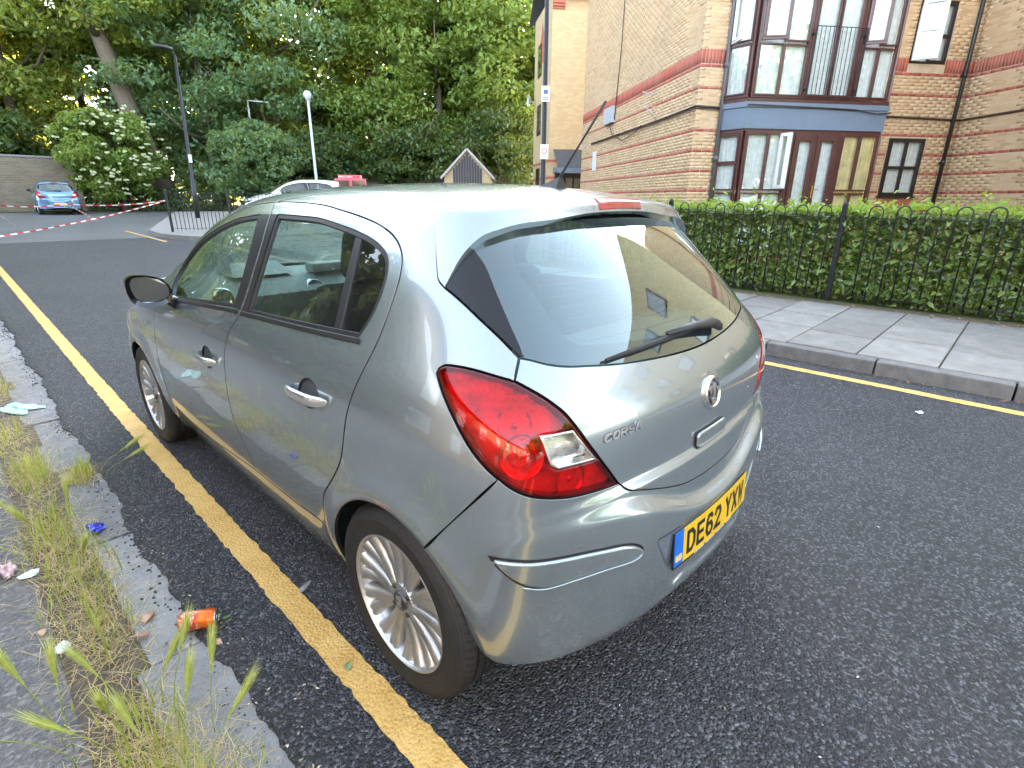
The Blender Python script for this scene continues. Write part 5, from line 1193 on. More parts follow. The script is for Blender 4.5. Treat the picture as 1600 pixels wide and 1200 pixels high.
for (nm, axis, c, u0, u1, sgn, opn) in (('gable_wall', 'n', 0., 0., 9.4, -1, []), ('front_wall', 's', 0., 0., 6.42, -1, front_open), ('wing_wall', 'n', 6.42, -4.5, 0., -1, [])):
    w = MB(); t = .3
    if axis == 'n': w.box((c - sgn * t / 2, (u0 + u1) / 2, WT / 2), (t, u1 - u0, WT))
    else:
        xs = sorted({u0, u1} | {o[0] for o in opn} | {o[1] for o in opn})
        for a, b in zip(xs[:-1], xs[1:]):
            zc = sorted([(o[2], o[3]) for o in opn if o[0] <= a + 1e-6 and o[1] >= b - 1e-6]); z = 0
            for lo_, hi_ in zc + [(WT, WT)]:
                if lo_ - z > .01: w.box(((a + b) / 2, c - sgn * t / 2 + .002, (z + lo_) / 2), (b - a, t, lo_ - z))
                z = hi_
    wo = w.build(nm, MAT['mortar'], flats); walls.append(wo)
    Vy, Fy, Vr, Fr, cand = wall_bricks(flats, axis, c, u0, u1, WT, sgn, opn, z0=.1)
    for (fi, ua, za) in cand:
        p = (ua + BL / 2, c, za + CO / 2) if axis == 's' else (c, ua + BL / 2, za + CO / 2); q = px(p)
        if 5 < q[0] < 1595 and 5 < q[1] < 318: allc.append((q[2], nm, fi, ua, za, axis, c, sgn))
    walls[-1] = (wo, Vy, Fy, Vr, Fr, nm)
allc.sort(); chosen = allc[:300]
for (wo, Vy, Fy, Vr, Fr, nm) in walls:
    drop = set()
    for ch in chosen:
        if ch[1] == nm: drop |= set(range(ch[2], ch[2] + 5))
    Fk = [f for i, f in enumerate(Fy) if i not in drop]
    o = obj('yellow_bricks', fast_mesh('yellow_bricks', Vy, Fk, MAT['brick_y']), wo); o['kind'] = 'stuff'
    o = obj('red_bricks', fast_mesh('red_bricks', Vr, Fr, MAT['brick_r']), wo); o['kind'] = 'stuff'
bm_ = {}
for axis in ('s', 'n'):
    m = MB(); hw = (BL - .010) / 2; hh = (CO - .010) / 2
    q = .0015; O0, O1 = .004, -.0035
    pts = [(-hw, -hh, O0), (hw, -hh, O0), (hw, hh, O0), (-hw, hh, O0), (-hw + q, -hh + q, O1), (hw - q, -hh + q, O1), (hw - q, hh - q, O1), (-hw + q, hh - q, O1)]
    m.add([(u, o, z) if axis == 's' else (o, u, z) for u, z, o in pts], [(4, 5, 6, 7), (0, 1, 5, 4), (1, 2, 6, 5), (2, 3, 7, 6), (3, 0, 4, 7)]); bm_[axis] = m.mesh('brick', MAT['brick_y'], False)
wd = {w[5]: w[0] for w in walls}
for ch in chosen:
    _, nm, fi, ua, za, axis, c, sgn = ch; u = ua + BL / 2 - .005; z = za + CO / 2 - .005
    obj('brick', bm_[axis], wd[nm], (u, c, z) if axis == 's' else (c, u, z))
# roof, soffit, side return
MAT['slate'] = stone_mat('slate', (.035, .037, .042), (.075, .078, .085), 8, .3, .5)
rf = MB(); rf.add([(-.35, -.4, 8.5), (6.42, -.4, 8.5), (6.42, 9.8, 8.5), (-.35, 9.8, 8.5), (3, 4.7, 11.6), (6.42, 4.7, 11.6)], [(0, 1, 5, 4), (2, 3, 4, 5), (3, 0, 4), (3, 2, 1, 0)]); rf.build('roof', MAT['slate'], flats)
bk = MB(); bk.box((6.42 + 4.2, 2.4, WT / 2), (8.0, 13.8, WT)); bk.build('rear_block', MAT['mortar'], flats)
# downpipes
MAT['pipe'] = simple('grey_pipe', (.10, .10, .105), .45, 0, .2, 10); MAT['pipe_black'] = simple('black_pipe', (.018, .018, .02), .4, 0, .2, 10)
for s_, mt, r in ((.53, MAT['pipe'], .038), (6.20, MAT['pipe_black'], .040)):
    m = MB(); m.tube([(s_, -.07, .1), (s_, -.07, WT)], r, 12)
    for z in (2.3, 4.1, 5.9): m.tube([(s_, -.07, z - .05), (s_, -.07, z + .05)], r * 1.3, 12); m.box((s_, -.03, z), (.12, .05, .03))
    m.build('downpipe', mt, flats)
MAT['cable'] = simple('brown_cable', (.05, .03, .025), .5, 0, .3, 10)
m = MB(); m.tube([(-.03, 8.0, 3.30), (-.03, 2.0, 3.30), (-.03, .02, 3.33), (.0, -.03, 3.33), (.6, -.03, 3.30)], .022, 6); m.tube([(4.3, -.03, 3.24), (6.40, -.03, 3.20), (6.39, -.1, 3.20), (6.39, -4.4, 3.26)], .022, 6)
m.tube([(-.04, 8.0, 3.27), (-.05, 3.0, 3.25), (-.05, .0, 3.28), (.3, -.05, 3.28), (.62, -.05, 3.26)], .012, 5); m.build('cable_run', MAT['cable'], flats)
for pts, r in (([(-.03, 5.2, WT), (-.03, 5.3, 5.6), (-.03, 5.55, 3.75), (-.03, 5.75, 3.68)], .014), ([(-.05, 6.0, 3.68), (-.06, 5.6, 3.35), (-.06, 4.6, 3.08), (-.06, 3.6, 3.18), (-.06, 3.1, 3.32)], .012), ([(.80, -.02, WT), (.78, -.02, 4.4), (.62, -.02, 3.4), (.60, -.02, 1.2)], .008), ([(6.30, -.02, WT), (6.30, -.02, .8)], .008)):
    m = MB(); m.tube(pts, r, 5); m.build('loose_cable', MAT['cable'], flats)
MAT['grey_box'] = simple('grey_plastic_box', (.42, .44, .46), .5, 0, .1, 10)
m = MB(); m.box((-.06, 6.0, 3.92), (.12, .9, .46), bev=.012); m.build('junction_box', MAT['grey_box'], flats)
m = MB(); m.box((-.012, 7.6, 2.70), (.02, .42, .62), bev=.004); m.build('wall_notice', simple('notice_white', (.60, .66, .70), .5, 0, .15, 12), flats)
for (n_, z) in ((2.3, 3.95), (8.6, 3.6)):
    m = MB(); m.bar((0, n_, z), (-.34, n_, z), .02); m.bar((-.34, n_ - .12, z - .02), (-.34, n_ + .12, z + .05), .02); m.bar((0, n_, z - .3), (-.30, n_, z - .30), .012); m.bar((-.3, n_, z - .3), (-.3, n_, z), .012); m.tube([(-.3, n_, z - .3), (-.15, n_ - .1, z - .45), (0, n_ - .1, z - .62)], .01, 5); m.build('wall_bracket', MAT['grey_box'], flats)
# --- windows
MAT['frame_brown'] = simple('brown_frame', (.070, .022, .018), .38, 0, .2, 8, coat=.2)
MAT['frame_dark'] = simple('dark_frame', (.020, .016, .015), .4, 0, .2, 8)
MAT['white_frame'] = simple('white_upvc', (.72, .72, .70), .4, 0, .05, 8)
MAT['win_glass'] = glass_mat('house_glass', (.96, .98, .97), 1.9)
def curtain_mat():
    m, nt, o = nodes('net_curtain'); b = N(nt, 'BsdfPrincipled'); nt.links.new(b.outputs[0], o.inputs[0]); v = ocoord(nt)
    n = noise(nt, 14, 5, .7, v); w = N(nt, 'TexWave'); w.inputs['Scale'].default_value = 6; w.inputs['Distortion'].default_value = 3; nt.links.new(v, w.inputs['Vector'])
    c = ramp(nt, n, [(.35, (.62, .63, .64)), (.65, (.86, .87, .88))]); c = mixc(nt, math_(nt, 'MULTIPLY', w.outputs['Fac'], .35), c, (.5, .51, .53)); nt.links.new(c, b.inputs['Base Color']); b.inputs['Roughness'].default_value = .9; return m
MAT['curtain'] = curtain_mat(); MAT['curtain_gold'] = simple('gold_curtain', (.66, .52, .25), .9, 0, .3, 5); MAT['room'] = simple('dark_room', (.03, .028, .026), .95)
def glazed(parent, name, M4, u0, u1, z0, z1, lights, fw=.055, fd=.06, frame=None, curtain=None, sash=True, glass=True, open_=None):
    """framed window in plane M4 (u right, v outwards, z up). lights: list of (ua,ub,za,zb) panes"""
    frame = frame or MAT['frame_brown']
    T = lambda p: tuple(M4 @ Vector(p)); m = MB(); R3 = M4.to_3x3()
    def bx(a, b, c, d, o0=-.02, o1=.04): m.box(T(((a + b) / 2, (o0 + o1) / 2, (c + d) / 2)), (b - a, o1 - o0, d - c), R3, .006)
    bx(u0, u1, z0, z0 + fw); bx(u0, u1, z1 - fw, z1); bx(u0, u0 + fw, z0 + fw, z1 - fw); bx(u1 - fw, u1, z0 + fw, z1 - fw)
    for (a, b, c, d) in lights:
        e = .032
        if sash: bx(a, b, c, c + e, .0, .055); bx(a, b, d - e, d, .0, .055); bx(a, a + e, c + e, d - e, .0, .055); bx(b - e, b, c + e, d - e, .0, .055)
    wo = m.build(name, frame, parent)
    for (a, b, c, d) in lights:
        e = .030; g = MB(); g.box(T(((a + b) / 2, .022, (c + d) / 2)), (b - a - 2 * e, .006, d - c - 2 * e), R3); g.build('pane', MAT['win_glass'], wo)
    if curtain:
        cm = MB(); n = 26; V = []; 
        for i in range(n + 1):
            u = u0 + fw + (u1 - u0 - 2 * fw) * i / n
            for z in (z0 + fw, z1 - fw): V.append(T((u, -.035 + .010 * math.sin(i * 1.9), z)))
        cm.add(V, [(2 * i, 2 * i + 2, 2 * i + 3, 2 * i + 1) for i in range(n)], True); cm.build('curtain', curtain, wo)
    return wo
def M_front(off_): return Matrix(((1, 0, 0, 0), (0, -1, 0, -off_), (0, 0, 1, 0), (0, 0, 0, 1)))
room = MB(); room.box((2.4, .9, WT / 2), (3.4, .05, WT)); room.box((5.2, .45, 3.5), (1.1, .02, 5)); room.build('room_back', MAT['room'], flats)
s0, s1, z0, z1 = SMALLWIN; mid = (s0 + s1) / 2; zm = (z0 + z1) / 2
glazed(flats, 'window', M_front(-.012), s0, s1, z0, z1, [(s0 + .05, mid, z0 + .05, zm), (mid, s1 - .05, z0 + .05, zm), (s0 + .05, mid, zm, z1 - .05), (mid, s1 - .05, zm, z1 - .05)], frame=MAT['frame_dark'], curtain=MAT['curtain'])
m = MB(); m.box(((s0 + s1) / 2, -.01, z0 - .02), (s1 - s0 + .06, .10, .03), bev=.004); m.build('window_sill', MAT['frame_dark'], flats)
m = MB(); 
for i in range(12): m.box((s0 + .04 + i * .077, -.004, z0 - .155), (.066, .012, .215))
m.build('sill_bricks', MAT['brick_r'], flats)['kind'] = 'stuff'
s0, s1, z0, z1 = UPWIN; mid = (s0 + s1) / 2
glazed(flats, 'window', M_front(-.06), s0, s1, z0, z1, [(mid, s1 - .05, z0 + .05, 4.85), (mid, s1 - .05, 4.85, z1 - .05)], frame=MAT['frame_dark'], curtain=MAT['curtain'])
def open_sash(hx, hn, w, z0, z1, ang, name='open_casement', mat=None, bars=(), parent=flats, hang='left'):
    """casement hinged on a vertical edge at local (hx,hn), swung out by ang"""
    M4 = Matrix.Translation((hx, hn, 0)) @ Matrix.Rotation(ang, 4, 'Z') @ Matrix(((1, 0, 0, 0), (0, -1, 0, 0), (0, 0, 1, 0), (0, 0, 0, 1)))
    ls = []; zs = [z0 + .04] + list(bars) + [z1 - .04]
    for a, b in zip(zs[:-1], zs[1:]): ls.append((.04, w - .04, a, b))
    return glazed(parent, name, M4, 0, w, z0, z1, ls, frame=mat or MAT['white_frame'], sash=True)
open_sash(UPWIN[0] + .03, -.03, .46, 4.34, 5.46, math.radians(-42), bars=(4.9,), mat=MAT['white_frame'])
# --- bay
BO = .5; bay = empty('bay_window', (0, 0, 0), 0, flats)
BP = [(.56, 0), (.87, -BO), (4.05, -BO), (4.32, 0)]
MAT['fascia'] = simple('blue_grey_fascia', (.135, .175, .235), .5, 0, .06, 5)
def bay_prism(name, z0, z1, grow, mat):
    m = MB(); P = [(BP[0][0] - grow, 0.0), (BP[1][0] - grow * .6, BP[1][1] - grow), (BP[2][0] + grow * .6, BP[2][1] - grow), (BP[3][0] + grow, 0.0)]; m.poly(P, z0, z1); return m.build(name, mat, bay)
bay_prism('fascia', 2.86, 3.26, .04, MAT['fascia']); bay_prism('fascia_lip', 3.263, 3.36, .07, MAT['fascia']); bay_prism('bay_sill', 3.363, 3.43, .05, MAT['frame_brown']); bay_prism('bay_head', 2.82, 2.857, .01, MAT['frame_brown']); bay_prism('bay_plinth', .1, .3, .0, MAT['brick_r'])
bay_prism('upper_head', 5.66, 6.1, .05, MAT['fascia'])
m = MB(); m.tube([(.6, -.04, 3.28), (.86, -.60, 3.30), (2.5, -.585, 3.28), (3.3, -.585, 3.26), (3.8, -.59, 3.19), (4.15, -.57, 3.22), (4.3, -.1, 3.24)], .013, 5); m.build('fascia_cable', MAT['cable'], bay)
MF = M_front(BO)
# lower storey
def duo(a, b, za, zt, zb, cur, nm='bay_light'):
    mid = (a + b) / 2
    return glazed(bay, nm, MF, a, b, za, zb, [(a + .04, mid, za + .04, zt - .02), (mid, b - .04, za + .04, zt - .02), (a + .04, mid, zt + .02, zb - .04), (mid, b - .04, zt + .02, zb - .04)], curtain=cur)
duo(.90, 1.97, .32, 1.62, 2.82, MAT['curtain']); duo(3.12, 4.03, .32, 1.62, 2.82, MAT['curtain_gold'])
dw = glazed(bay, 'french_door', MF, 1.975, 3.115, .32, 2.82, [(2.03, 2.54, .36, 2.78), (2.55, 3.06, .36, 2.78)], fw=.05, curtain=MAT['curtain'])  # pale curtain added to lighten the panes in place of their reflection
for a, b in ((2.03, 2.54), (2.55, 3.06)):
    m = MB()
    for q in (a + .06, b - .06): m.box((q, -BO - .05, 1.57), (.11, .045, 2.36), bev=.008)
    m.box(((a + b) / 2, -BO - .05, .50), (.29, .045, .24), bev=.008); m.box(((a + b) / 2, -BO - .05, 2.70), (.29, .045, .13), bev=.008); m.build('door_leaf', MAT['frame_brown'], bay)
MAT['brass'] = simple('brass', (.75, .50, .15), .25, 1, .1, 20)
m = MB(); m.box((2.60, -BO - .09, 1.62), (.035, .02, .26), bev=.004); m.bar((2.60, -BO - .12, 1.66), (2.72, -BO - .12, 1.66), .018); m.build('door_handle', MAT['brass'], bay)
# upper storey
za, zt, zb = 3.44, 4.44, 5.66
def low2(a, b): 
    mid = (a + b) / 2; return glazed(bay, 'bay_light', MF, a, b, za, zb, [(a + .04, mid, za + .04, zt - .02), (mid, b - .04, za + .04, zt - .02), (mid, b - .04, zt + .02, zb - .04)], curtain=MAT['curtain'])
low2(.90, 2.05); low2(3.16, 4.03)
m = MB(); m.box((1.46, -BO + .10, 3.95), (1.0, .01, .9)); m.box((3.6, -BO + .10, 3.95), (.8, .01, .9)); m.build('window_blind', MAT['curtain'], bay)
glazed(bay, 'balcony_door', MF, 2.06, 3.15, za, zb, [(2.11, 2.59, za + .04, zb - .04), (2.62, 3.10, za + .04, zb - .04)], curtain=MAT['curtain'])
open_sash(.98, -BO - .03, .50, 4.46, 5.62, math.radians(-18), 'open_sash', MAT['frame_brown'], parent=bay); open_sash(3.22, -BO - .03, .42, 4.46, 5.62, math.radians(-24), 'open_sash', MAT['frame_brown'], parent=bay)
open_sash(.60, -.10, .42, 4.46, 5.62, math.radians(-95), 'open_sash', MAT['white_frame'], parent=bay); open_sash(1.72, -BO - .03, .26, 1.68, 2.78, math.radians(-70), 'open_sash', MAT['white_frame'], parent=bay)
# bay cheeks
for (p, q) in ((BP[0], BP[1]), (BP[2], BP[3])):
    d = Vector((q[0] - p[0], q[1] - p[1], 0)); L = d.length; d.normalize(); nrm = Vector((d.y, -d.x, 0)) * (1 if Vector((d.y, -d.x, 0)).y < 0 else 1)
    M4 = Matrix(((d.x, d.y, 0, p[0]), (d.y, -d.x, 0, p[1]), (0, 0, 1, 0), (0, 0, 0, 1)))
    if (M4.to_3x3() @ Vector((0, 1, 0))).dot(Vector((0, -1, 0))) < 0 and False: pass
    glazed(bay, 'bay_cheek', M4, .0, L, .32, 2.82, [(.06, L - .06, .38, 1.60), (.06, L - .06, 1.64, 2.2), (.06, L - .06, 2.2, 2.76)], curtain=MAT['curtain']); glazed(bay, 'bay_cheek', M4, .0, L, 3.44, 5.66, [(.06, L - .06, 3.5, 4.42), (.06, L - .06, 4.46, 5.6)], curtain=MAT['curtain'])
# juliet balcony
m = MB(); zr0, zr1 = 3.50, 4.72
for z in (zr0, zr1): m.bar((2.04, -BO - .16, z), (3.17, -BO - .16, z), .025, .012)
for s_ in (2.05, 3.16):
    m.bar((s_, -BO - .16, zr0), (s_, -BO - .16, zr1), .022)
    for z in (3.6, 4.6): m.bar((s_, -BO - .16, z), (s_, -BO + .0, z), .03)
jb = m.build('balcony_frame', MAT['iron'], bay)
bar = MB(); bar.tube([(0, 0, zr0), (0, 0, zr1)], .007, 6); bme = bar.mesh('balcony_bar', MAT['iron'])
for i in range(1, 12): obj('balcony_bar', bme, jb, (2.05 + 1.11 * i / 12, -BO - .16, 0))
m = MB(); m.lathe([(0, 0), (.03, .0), (.035, -.05), (0, -.08)], 10, 'z', (4.36, -.08, 2.82)); m.box((4.36, -.04, 2.86), (.05, .08, .05)); m.build('wall_lamp', MAT['white_frame'], flats)
# ------------------------------------------------------------------ far block, hut, street furniture
def brick_tex(name, c1, c2, mortar_, sc=1.0, red=None):
    m, nt, o = nodes(name); b = N(nt, 'BsdfPrincipled'); nt.links.new(b.outputs[0], o.inputs[0]); v = ocoord(nt)
    s = N(nt, 'SeparateXYZ'); nt.links.new(v, s.inputs[0]); cb = N(nt, 'CombineXYZ'); nt.links.new(math_(nt, 'ADD', s.outputs[0], s.outputs[1]), cb.inputs[0]); nt.links.new(s.outputs[2], cb.inputs[1])
    t = N(nt, 'TexBrick'); nt.links.new(cb.outputs[0], t.inputs['Vector']); t.inputs['Scale'].default_value = 1; t.inputs['Brick Width'].default_value = .225 * sc; t.inputs['Row Height'].default_value = .075 * sc; t.inputs['Mortar Size'].default_value = .006 * sc
    t.inputs['Color1'].default_value = (*c1, 1); t.inputs['Color2'].default_value = (*c2, 1); t.inputs['Mortar'].default_value = (*mortar_, 1); t.inputs['Bias'].default_value = -.2
    c = mixc(nt, math_(nt, 'MULTIPLY', noise(nt, 3, 6, .7, v), .4), t.outputs['Color'], tuple(q * .7 for q in c1))
    nt.links.new(c, b.inputs['Base Color']); b.inputs['Roughness'].default_value = .9; nt.links.new(bump(nt, t.outputs['Fac'], -.4, .006), b.inputs['Normal']); return m
MAT['bt_y'] = brick_tex('far_yellow_brick', (.48, .35, .18), (.58, .44, .25), (.40, .35, .28))
MAT['bt_b'] = brick_tex('old_stock_brick', (.26, .16, .10), (.36, .24, .14), (.30, .27, .22))
MAT['bt_s'] = brick_tex('weathered_wall', (.15, .122, .085), (.22, .18, .13), (.24, .22, .17), 1.3)
blk = empty('apartment_block', (18.25, 15.45, 0), RZB); tag(blk, 'narrow yellow brick block beyond the flats with a grey porch and slate roof', 'building')
m = MB(); m.box((3.5, 2.0, 4.7), (7.0, 4.0, 9.4)); m.build('wall', MAT['bt_y'], blk)
m = MB(); m.add([(-.25, -.3, 9.35), (7.2, -.3, 9.35), (7.2, 2, 11.2), (-.25, 2, 11.2), (7.2, 4.3, 9.35), (-.25, 4.3, 9.35)], [(0, 1, 2, 3), (3, 2, 4, 5)]); rf2 = m.build('roof', MAT['slate'], blk)
tile = MB(); tile.box((0, 0, 0), (.29, .30, .02)); tme = tile.mesh('roof_tile', MAT['slate'])
for r_ in range(6):
    for c_ in range(9):
        o = obj('roof_tile', tme, rf2, (-.12 + c_ * .30 + (.15 if r_ % 2 else 0), -.18 + r_ * .22, 9.35 + .03 + (.12 + r_ * .22) * .8)); o.rotation_euler = (math.atan(.8) - .08, 0, 0)
m = MB(); m.tube([(-.3, -.34, 9.30), (7.2, -.34, 9.30)], .06, 8); m.build('gutter', MAT['pipe_black'], blk)
for z in (3.05, 2.35): 
    m = MB(); m.box((3.0, -.006, z), (6.1, .02, .10)); m.box((-.006, 2.0, z), (.02, 4.0, .10)); m.build('red_band', MAT['brick_r'], blk)
m = MB()
for i in range(3): m.box((.25 + .0, -.03 * (3 - i), 9.05 - i * .09), (.5, .06 * (3 - i), .08))
m.build('eaves_corbel', MAT['brick_r'], blk)
for z in (1.6, 4.4, 6.9):
    m = MB(); m.box((-.01, 2.6, z + .6), (.04, .9, 1.3)); w_ = m.build('window', MAT['frame_dark'], blk); g = MB(); g.box((-.035, 2.6, z + .6), (.01, .76, 1.16)); g.build('pane', MAT['win_glass'], w_)
m = MB(); m.add([(-.012, .9, 7.3), (-.012, 3.2, 7.3), (-.012, 2.1, 8.9), (-.012, .95, 7.12), (-.012, 3.15, 7.12)], [(0, 1, 2)]); m.build('red_gable_trim', MAT['brick_r'], blk)
pr_ = empty('porch', (1.15, 0, 0), 0, blk)
m = MB(); m.add([(-.95, -1.0, 2.75), (.95, -1.0, 2.75), (.95, .02, 3.55), (-.95, .02, 3.55), (-.95, -1.0, 2.68), (.95, -1.0, 2.68)], [(0, 1, 2, 3), (4, 5, 1, 0)]); m.build('porch_roof', MAT['slate'], pr_)
m = MB(); m.box((0, -.98, 2.62), (1.9, .05, .22)); m.box((-.93, -.5, 2.66), (.05, .95, .2)); m.build('porch_fascia', MAT['fascia'], pr_)
m = MB(); m.box((0, -.02, 1.3), (1.7, .05, 2.5)); m.build('entrance', MAT['frame_dark'], pr_)
for s_ in (-.6, -.2, .2, .6): m = MB(); m.box((s_, -.05, 1.4), (.30, .01, 1.9)); m.build('pane', MAT['win_glass'], pr_)
m = MB(); m.lathe([(.0, .05), (.12, .04), (.22, -.01), (.28, -.07)], 20, 'x'); m.bar((0, 0, 0), (.4, 0, -.1), .03); dish = m.build('satellite_dish', MAT['grey_box'], blk, (-.32, 3.6, 6.0))
# gabled bin store
hut = empty('bin_store', (15.75, 18.1, zgf(18)), math.radians(-46)); tag(hut, 'small brick hut with a steep gable and dark timber front', 'hut')
W2, E_, A_ = 1.05, 2.05, 3.15
m = MB(); m.add([(-W2, 0, 0), (W2, 0, 0), (W2, 0, E_), (0, 0, A_ - .05), (-W2, 0, E_), (-W2, 2.4, 0), (W2, 2.4, 0), (W2, 2.4, E_), (0, 2.4, A_ - .05), (-W2, 2.4, E_)], [(0, 1, 2, 3, 4), (9, 8, 7, 6, 5), (0, 5, 6, 1), (1, 6, 7, 2), (4, 9, 5, 0)]); m.build('wall', MAT['bt_y'], hut)
for sx in (-1, 1):
    m = MB(); m.add([(0, -.12, A_), (sx * (W2 + .14), -.12, E_ - .12), (sx * (W2 + .14), 2.5, E_ - .12), (0, 2.5, A_), (0, -.12, A_ + .06), (sx * (W2 + .16), -.12, E_ - .06), (sx * (W2 + .16), 2.5, E_ - .06), (0, 2.5, A_ + .06)], [(0, 1, 2, 3), (4, 5, 6, 7), (0, 1, 5, 4), (1, 2, 6, 5), (2, 3, 7, 6)]); m.build('roof_slope', MAT['slate'], hut)
MAT['dark_wood'] = simple('dark_boards', (.055, .052, .06), .7, 0, .2, 4)
bdm = MB(); bdm.box((0, 0, 0), (.105, .03, 1)); bdm = bdm.mesh('board', MAT['dark_wood'])
for i in range(11):
    x = -.6 + i * .12; h = A_ - .15 - abs(x) * 1.05
    o = obj('board', bdm, hut, (x, -.02, h / 2)); o.scale = (1, 1, h)
MAT['pale_trim'] = simple('pale_barge', (.38, .35, .34), .6)
for sx in (-1, 1): m = MB(); m.bar((0, -.14, A_ + .02), (sx * (W2 + .15), -.14, E_ - .10), .05, .09); m.build('barge_board', MAT['pale_trim'], hut)
# stone wall behind the blue car
gw = empty('garden_wall', (-9, 34.6, zgf(34.6))); tag(gw, 'weathered old brick wall at the far left behind the blue car', 'wall')
m = MB(); m.box((6.5, 0, 1.15), (13.5, .35, 2.6)); m.build('masonry', MAT['bt_s'], gw)
m = MB(); m.box((6.5, 0, 2.49), (13.6, .45, .08), bev=.02); m.build('coping', MAT['kerb'], gw)
for x in (4.6, 9.4): m = MB(); m.box((x, -.22, 1.1), (.45, .25, 2.4), bev=.02); m.build('buttress', MAT['bt_s'], gw)
gw2 = empty('back_wall', (12, 33.5, zgf(33))); tag(gw2, 'low old brick wall under the trees behind the hut', 'wall')
m = MB(); m.bar((0, 0, .9), (16, -11, .9), .35, 1.9); m.build('masonry', MAT['bt_s'], gw2); m = MB(); m.bar((0, 0, 1.87), (16, -11, 1.87), .42, .06); m.build('coping', MAT['kerb'], gw2)
# lamp posts
MAT['post_black'] = simple('lamp_post_black', (.014, .015, .018), .4, 0, .3, 6); MAT['post_grey'] = simple('lamp_post_pale', (.46, .48, .50), .45, .2, .15, 6)
lp = empty('street_lamp', (6.25, 24.3, zgf(24.3))); lp.rotation_euler = (0, .035, 0); tag(lp, 'tall black street lamp with a flat head beside the railing', 'street lamp', 'street lamps')
m = MB(); m.tube([(0, 0, 0), (0, 0, 1.6), (0, 0, 1.62), (0, 0, 6.05)], [.095, .095, .07, .05], 14); m.build('pole', MAT['post_black'], lp)
m = MB(); m.tube([(0, 0, 5.95), (-.05, 0, 6.15), (-.2, 0, 6.25)], .03, 8); m.build('arm', MAT['post_black'], lp)
m = MB(); V = []
for i in range(9):
    t = i / 8; w = .15 * math.sin(math.pi * min(1, .12 + t * .88))**.6
    for (a, b) in ((-1, 0), (-.6, .07), (.6, .07), (1, 0), (.6, -.03), (-.6, -.03)): V.append((-.05 - t * .62, a * w, 6.22 + b * (1 if t < .9 else .6) + .02 * t))
m.add(V, [(i * 6 + j, i * 6 + (j + 1) % 6, i * 6 + 6 + (j + 1) % 6, i * 6 + 6 + j) for i in range(8) for j in range(6)] + [tuple(range(6)), tuple(48 + j for j in range(6))], True); m.build('lantern', MAT['post_black'], lp)
m = MB(); m.box((.0, -.08, 2.4), (.12, .02, .3)); m.build('pole_sticker', MAT['white_frame'], lp)
lp = empty('street_lamp', (13.07, 26.97, zgf(27))); tag(lp, 'pale grey lamp post with a small round head, in front of the trees', 'street lamp', 'street lamps')
m = MB(); m.tube([(0, 0, 0), (0, 0, 1.2), (0, 0, 1.22), (0, 0, 5.5)], [.10, .10, .075, .06], 14); m.build('pole', MAT['post_grey'], lp)
m = MB(); m.lathe([(0, 5.95), (.12, 5.92), (.2, 5.80), (.2, 5.72), (.12, 5.55), (.06, 5.45)], 18, 'z'); m.build('lantern', MAT['post_grey'], lp)
lp = empty('bracket_lamp', (12.3, 32.4, zgf(32.4))); tag(lp, 'thin pale post with a short side arm half hidden by leaves', 'street lamp', 'street lamps')
m = MB(); m.tube([(0, 0, 0), (0, 0, 5.9)], .05, 10); m.build('pole', MAT['post_grey'], lp); m = MB(); m.bar((0, 0, 5.85), (.9, -.6, 5.8), .07, .05); m.build('arm', MAT['post_grey'], lp)
sp_ = empty('sign_pole', (14.78, 12.8, zgf(12.8))); tag(sp_, 'tall black pole carrying two small white signs beside the far block', 'sign pole')
m = MB(); m.tube([(0, 0, 0), (0, 0, 1.5), (0, 0, 1.52), (0, 0, 9.6)], [.115, .115, .09, .075], 12); m.build('pole', MAT['post_black'], sp_)
Rs = Matrix.Rotation(math.radians(-47), 3, 'Z')
def sign(z, w, h, col_mark):
    p = Vector((-.07, -.09, z)); m = MB(); m.box(p, (w, .012, h), Rs, .004); s = m.build('sign_plate', MAT['white_frame'], sp_)
    return s, p
s1_, p1_ = sign(4.75, .30, .50, 0)
MAT['sign_blue'] = simple('sign_blue', (.05, .10, .30), .5); MAT['sign_red'] = simple('sign_red', (.45, .03, .03), .5)
m = MB(); m.box(p1_ + Rs @ Vector((0, -.009, .06)), (.16, .004, .14), Rs); m.box(p1_ + Rs @ Vector((0, -.009, -.12)), (.2, .004, .03), Rs); m.box(p1_ + Rs @ Vector((0, -.009, -.19)), (.2, .004, .03), Rs); m.build('sign_symbol', MAT['sign_blue'], s1_)
s2_, p2_ = sign(2.85, .30, .50, 0)
m = MB(); m.lathe([(.07, 0), (.095, 0), (.095, -.004), (.07, -.004)], 24, 'y', closed=True); m.v = [tuple(p2_ + Rs @ (Vector(v) + Vector((0, -.009, .02)))) for v in m.v]; m.build('sign_symbol', MAT['sign_red'], s2_)
# left railing with its paved corner
isl = MB(); isl.poly([(3.05, 18.5), (2.95, 17.0), (3.25, 15.9), (3.9, 15.0), (9, 14.8), (13, 30), (7, 30)], .0, .12); isl.v = [(v[0], v[1], v[2] + zgf(v[1])) for v in isl.v]; io = isl.build('paved_corner', MAT['slab']); io['kind'] = 'structure'
ribbon('yellow_line', 2.70, 2.78, 15.6, 20.0, .004, MAT['yellow_line'], skew=0)
railing('railing', (3.35, 17.3), (6.83, 16.36), .12, .98, .10, .21, [.02, 1.6, 3.2], 'black bow-top railing at the far paved corner in front of the street lamp', br=.009)
